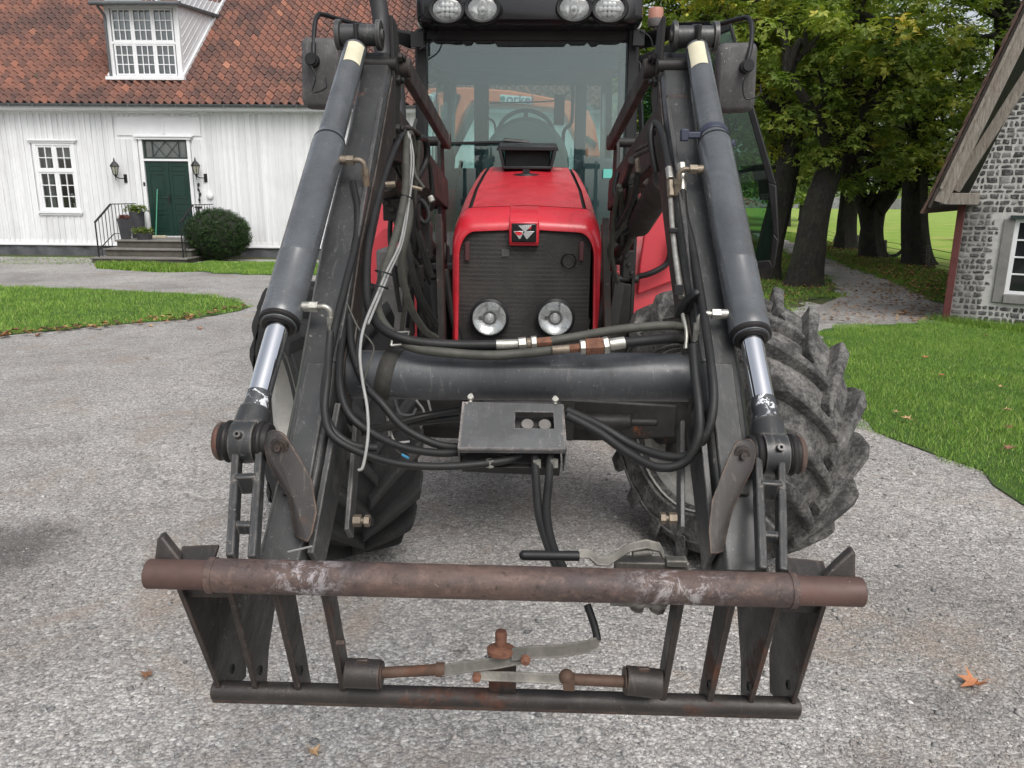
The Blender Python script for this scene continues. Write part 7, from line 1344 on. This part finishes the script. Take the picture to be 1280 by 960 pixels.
# vertical plates: front edge from pipe to low bar, running back by different depths
def vplate(xt, xb, bt, bb_, th, mid=None):
    a = onp(xt); b2 = onm(xb); dn2 = (b2-a).normalized(); a2 = a+dn2*.012; b3 = b2+dn2*.01
    poly = [a2-CN*.0, b3-CN*.010, b3+BN*bb_]+([a2.lerp(b3, .70)+BN*mid] if mid else [])+[a2+BN*bt+dn2*.02, a2+BN*.02]
    mb = MB(); mb.prism(poly, XU*th); return obj('carrier_plate', mb, MT['rustframe'], ld, bevel=.002)
vplate(212, 276, .19, .10, .009, .16); vplate(277, 320, .26, .025, .010, .085); vplate(334, 372, .085, .050, .012); vplate(396, 428, .055, .035, .012)
vplate(1040, 990, .19, .10, -.009, .16); vplate(983, 938, .26, .025, -.010, .085); vplate(925, 888, .085, .050, -.012); vplate(860, 830, .055, .035, -.012)
for (xa_, xb2) in ((218, 276), (985, 1042)):
    a, b2 = onp(xa_), onp(xb2); dv = (PB_-PA).normalized(); mb = MB(); mb.prism([a+CN*.010+dv*.02, b2+CN*.010+dv*.02, b2+dv*.068+CN*.010, a+dv*.068+CN*.010], CN*.006); obj('cross_plate', mb, MT['rustframe'], ld)
# holes shown as dark bosses with open rims
for (px, py, xoff) in ((325, 838, 0), (376, 838, 0), (886, 856, 0), (936, 858, 0), (290, 836, 0), (985, 856, 0)):
    q = D(px, py, 1.385); mb = MB(); mb.lathe([(.004, -.002), (.008, -.002), (.009, .002), (.004, .002)], q, XU, 18); obj('hole_rim', mb, plain('black_hole', (.004, .004, .004), .9), ld)
# sockets and locking rods
for a, b2 in (((432, 841), (476, 843)), ((782, 850), (826, 855))):
    p, q = D(*a, 1.375), D(*b2, 1.375); mb = MB(); mb.cyl(p, q, .0255, n=30); k_ = q if a[0] < 600 else p; o2 = -1 if a[0] < 600 else 1; mb.cyl(k_, k_-axp*o2*.004, .0235, n=30); mb.box((p+q)/2+V((0, -.0, .027)), (.02, .008, .006)); obj('lock_socket', mb, MT['rustframe'], ld, bevel=.002)
MRD = paint('brown_rusty_rod', (.10, .06, .042), .65, .3, .3, 20, rust=.4, rustcol=(.13, .06, .035)); mb = MB(); mb.cyl(D(476, 841, 1.37), D(548, 837, 1.37), .0098, n=20); mb.cyl(D(545, 837, 1.37), D(556, 837, 1.37), .0125, n=16); obj('lock_rod', mb, MRD, ld); mb = MB(); mb.cyl(D(782, 852, 1.37), D(712, 849, 1.37), .0102, n=20); mb.ball(D(708, 846, 1.365), .014, 10, 7); mb.box(D(711, 852, 1.365), (.02, .02, .024)); obj('lock_rod', mb, MRD, ld)
STL = paint('worn_flat_steel', (.15, .142, .125), .5, .6, .35, 16, rust=.25, rustcol=(.17, .10, .06), dust=.15, dustcol=(.15,.13,.10), speck=.5, chipcol=(.3,.28,.25), edge=.7, edgecol=(.4,.38,.34))
def strip(pts, hgt, th, name, mat, bev=.0012):
    P_ = [D(*p) for p in pts]; mb = MB(); rg = []
    for i, p in enumerate(P_):
        d = (P_[min(i+1, len(P_)-1)]-P_[max(i-1, 0)]).normalized(); u = V((0, .55, .835)); nn = d.cross(u).normalized(); rg.append([p-nn*th/2-u*hgt/2, p+nn*th/2-u*hgt/2, p+nn*th/2+u*hgt/2, p-nn*th/2+u*hgt/2])
    mb.loft(rg); return obj(name, mb, mat, ld, bevel=bev)
strip([(553, 838, 1.365), (572, 835, 1.36), (620, 829, 1.35), (655, 822, 1.345), (660, 820, 1.345)], .021, .006, 'lock_lever', STL)
strip([(640, 818, 1.345), (665, 815, 1.335), (700, 814, 1.33), (735, 808, 1.325), (746, 804, 1.325), (748, 798, 1.33)], .022, .007, 'lock_lever', STL)
strip([(592, 844, 1.355), (640, 846, 1.36), (700, 849, 1.365), (708, 850, 1.366)], .018, .006, 'lock_lever', STL)
mb = MB(); mb.tube([D(747, 800, 1.33), D(743, 782, 1.335), D(734, 756, 1.34)], .0068, 12); obj('lever_grip', mb, MT['plastic'], ld)
mb = MB(); mb.cyl(D(747.5, 803, 1.33), D(745, 790, 1.333), .005); obj('lever_neck', mb, STL, ld)
mb = MB(); mb.lathe([(.001, -.012), (.008, -.010), (.009, -.002), (.006, .0)], D(657, 823, 1.335), (0, 1, 0), 16); mb.lathe([(.001, -.012), (.007, -.010), (.008, 0)], D(596, 845, 1.345), (0, 1, 0), 16); obj('lever_rivet', mb, MT['rust'], ld)
mb = MB(); mb.bar(D(628, 868, 1.42), D(628, 812, 1.37), .050, .012, (0, 1, .3)); obj('pivot_plate', mb, MT['rustframe'], ld, bevel=.002)
mb = MB(); q = D(626, 816, 1.355); mb.lathe([(.001, 0), (.024, 0), (.025, .008), (.018, .012), (.010, .014), (.0105, .036), (.009, .041), (.001, .042)], q, (0, .12, 1), 20); obj('pivot_bolt', mb, MT['rust'], ld)
mb = MB(); q = D(431, 803, 1.33); mb.cyl(q, q-XU*.014, .006, n=6); obj('plate_bolt', mb, MT['rustframe'], ld)
# upper locking handle behind the pipe
mb = MB(); a, b2 = D(655, 694, 1.28), D(724, 695, 1.28); mb.cyl(a, b2, .0085, n=18); mb.ball(a, .0085, 12, 8); obj('handle_grip', mb, MT['plastic'], ld)
strip([(722, 692, 1.28), (736, 692, 1.282), (746, 701, 1.285), (760, 702, 1.285), (775, 692, 1.285), (788, 684, 1.285), (808, 680, 1.285), (824, 684, 1.286), (829, 694, 1.286)], .016, .006, 'handle_lever', STL)
mb = MB(); mb.bb(D(770, 703, 1.30), D(857, 706, 1.33)-V((0, 0, .010))); mb.box(D(845, 702, 1.30), (.035, .02, .012)); mb.cyl(D(790, 692, 1.29), D(815, 690, 1.29), .007); mb.bar(D(762, 752, 1.33), D(832, 756, 1.33), .02, .006); mb.cyl(D(795, 760, 1.34), D(800, 748, 1.33), .014, n=8); mb.cyl(D(820, 761, 1.34), D(825, 750, 1.33), .016, n=8); obj('coupler_plate', mb, STL, ld, bevel=.002)

# ---- the tangle of smaller hoses, pipes and valve bodies inside each arm
rh = random.Random(5)
for k in range(13):
    x0_, y0_ = rh.uniform(492, 524), rh.uniform(165, 235); x1_, y1_ = rh.uniform(500, 545), rh.uniform(300, 415); d0, d1 = rh.uniform(2.4, 2.7), rh.uniform(2.8, 3.3); bx = rh.uniform(-14, 16)
    hose([(x0_, y0_, d0), (x0_+bx, y0_+(y1_-y0_)*.35, d0+.1), ((x0_+x1_)/2+bx*.6, y0_+(y1_-y0_)*.7, (d0+d1)/2), (x1_, y1_, d1)], rh.choice((.0045, .006, .009, .011)), rh.choice(('hose', 'hose', 'hose_old', 'brownsteel')))
for k in range(6):
    x0_, y0_ = rh.uniform(772, 800), rh.uniform(200, 240); x1_, y1_ = rh.uniform(765, 785), rh.uniform(285, 400); bx = rh.uniform(-8, 10)
    hose([(x0_, y0_, 2.7), (x0_+bx, y0_+(y1_-y0_)*.4, 2.9), (x1_+bx, y0_+(y1_-y0_)*.75, 3.1), (x1_, y1_, 3.3)], rh.choice((.006, .009, .011)), rh.choice(('hose', 'hose_old')))
for (x, y, d, sx_, sy_) in ((500, 205, 2.6, .05, .10), (492, 262, 2.5, .06, .07), (527, 300, 3.0, .08, .14), (512, 345, 2.9, .10, .08), (778, 268, 3.1, .06, .08), (785, 330, 3.4, .05, .12)):
    mb = MB(); q = D(x, y, d); mb.box(q, (sx_, .06, sy_)); 
    for i in range(3): mb.hexnut(q+V((-sx_*.3+i*sx_*.3, -.03, sy_*(.3-.3*i))), q+V((-sx_*.3+i*sx_*.3, -.045, sy_*(.3-.3*i))), .011)
    obj('valve_body', mb, MT['dark'], ld, bevel=.004)
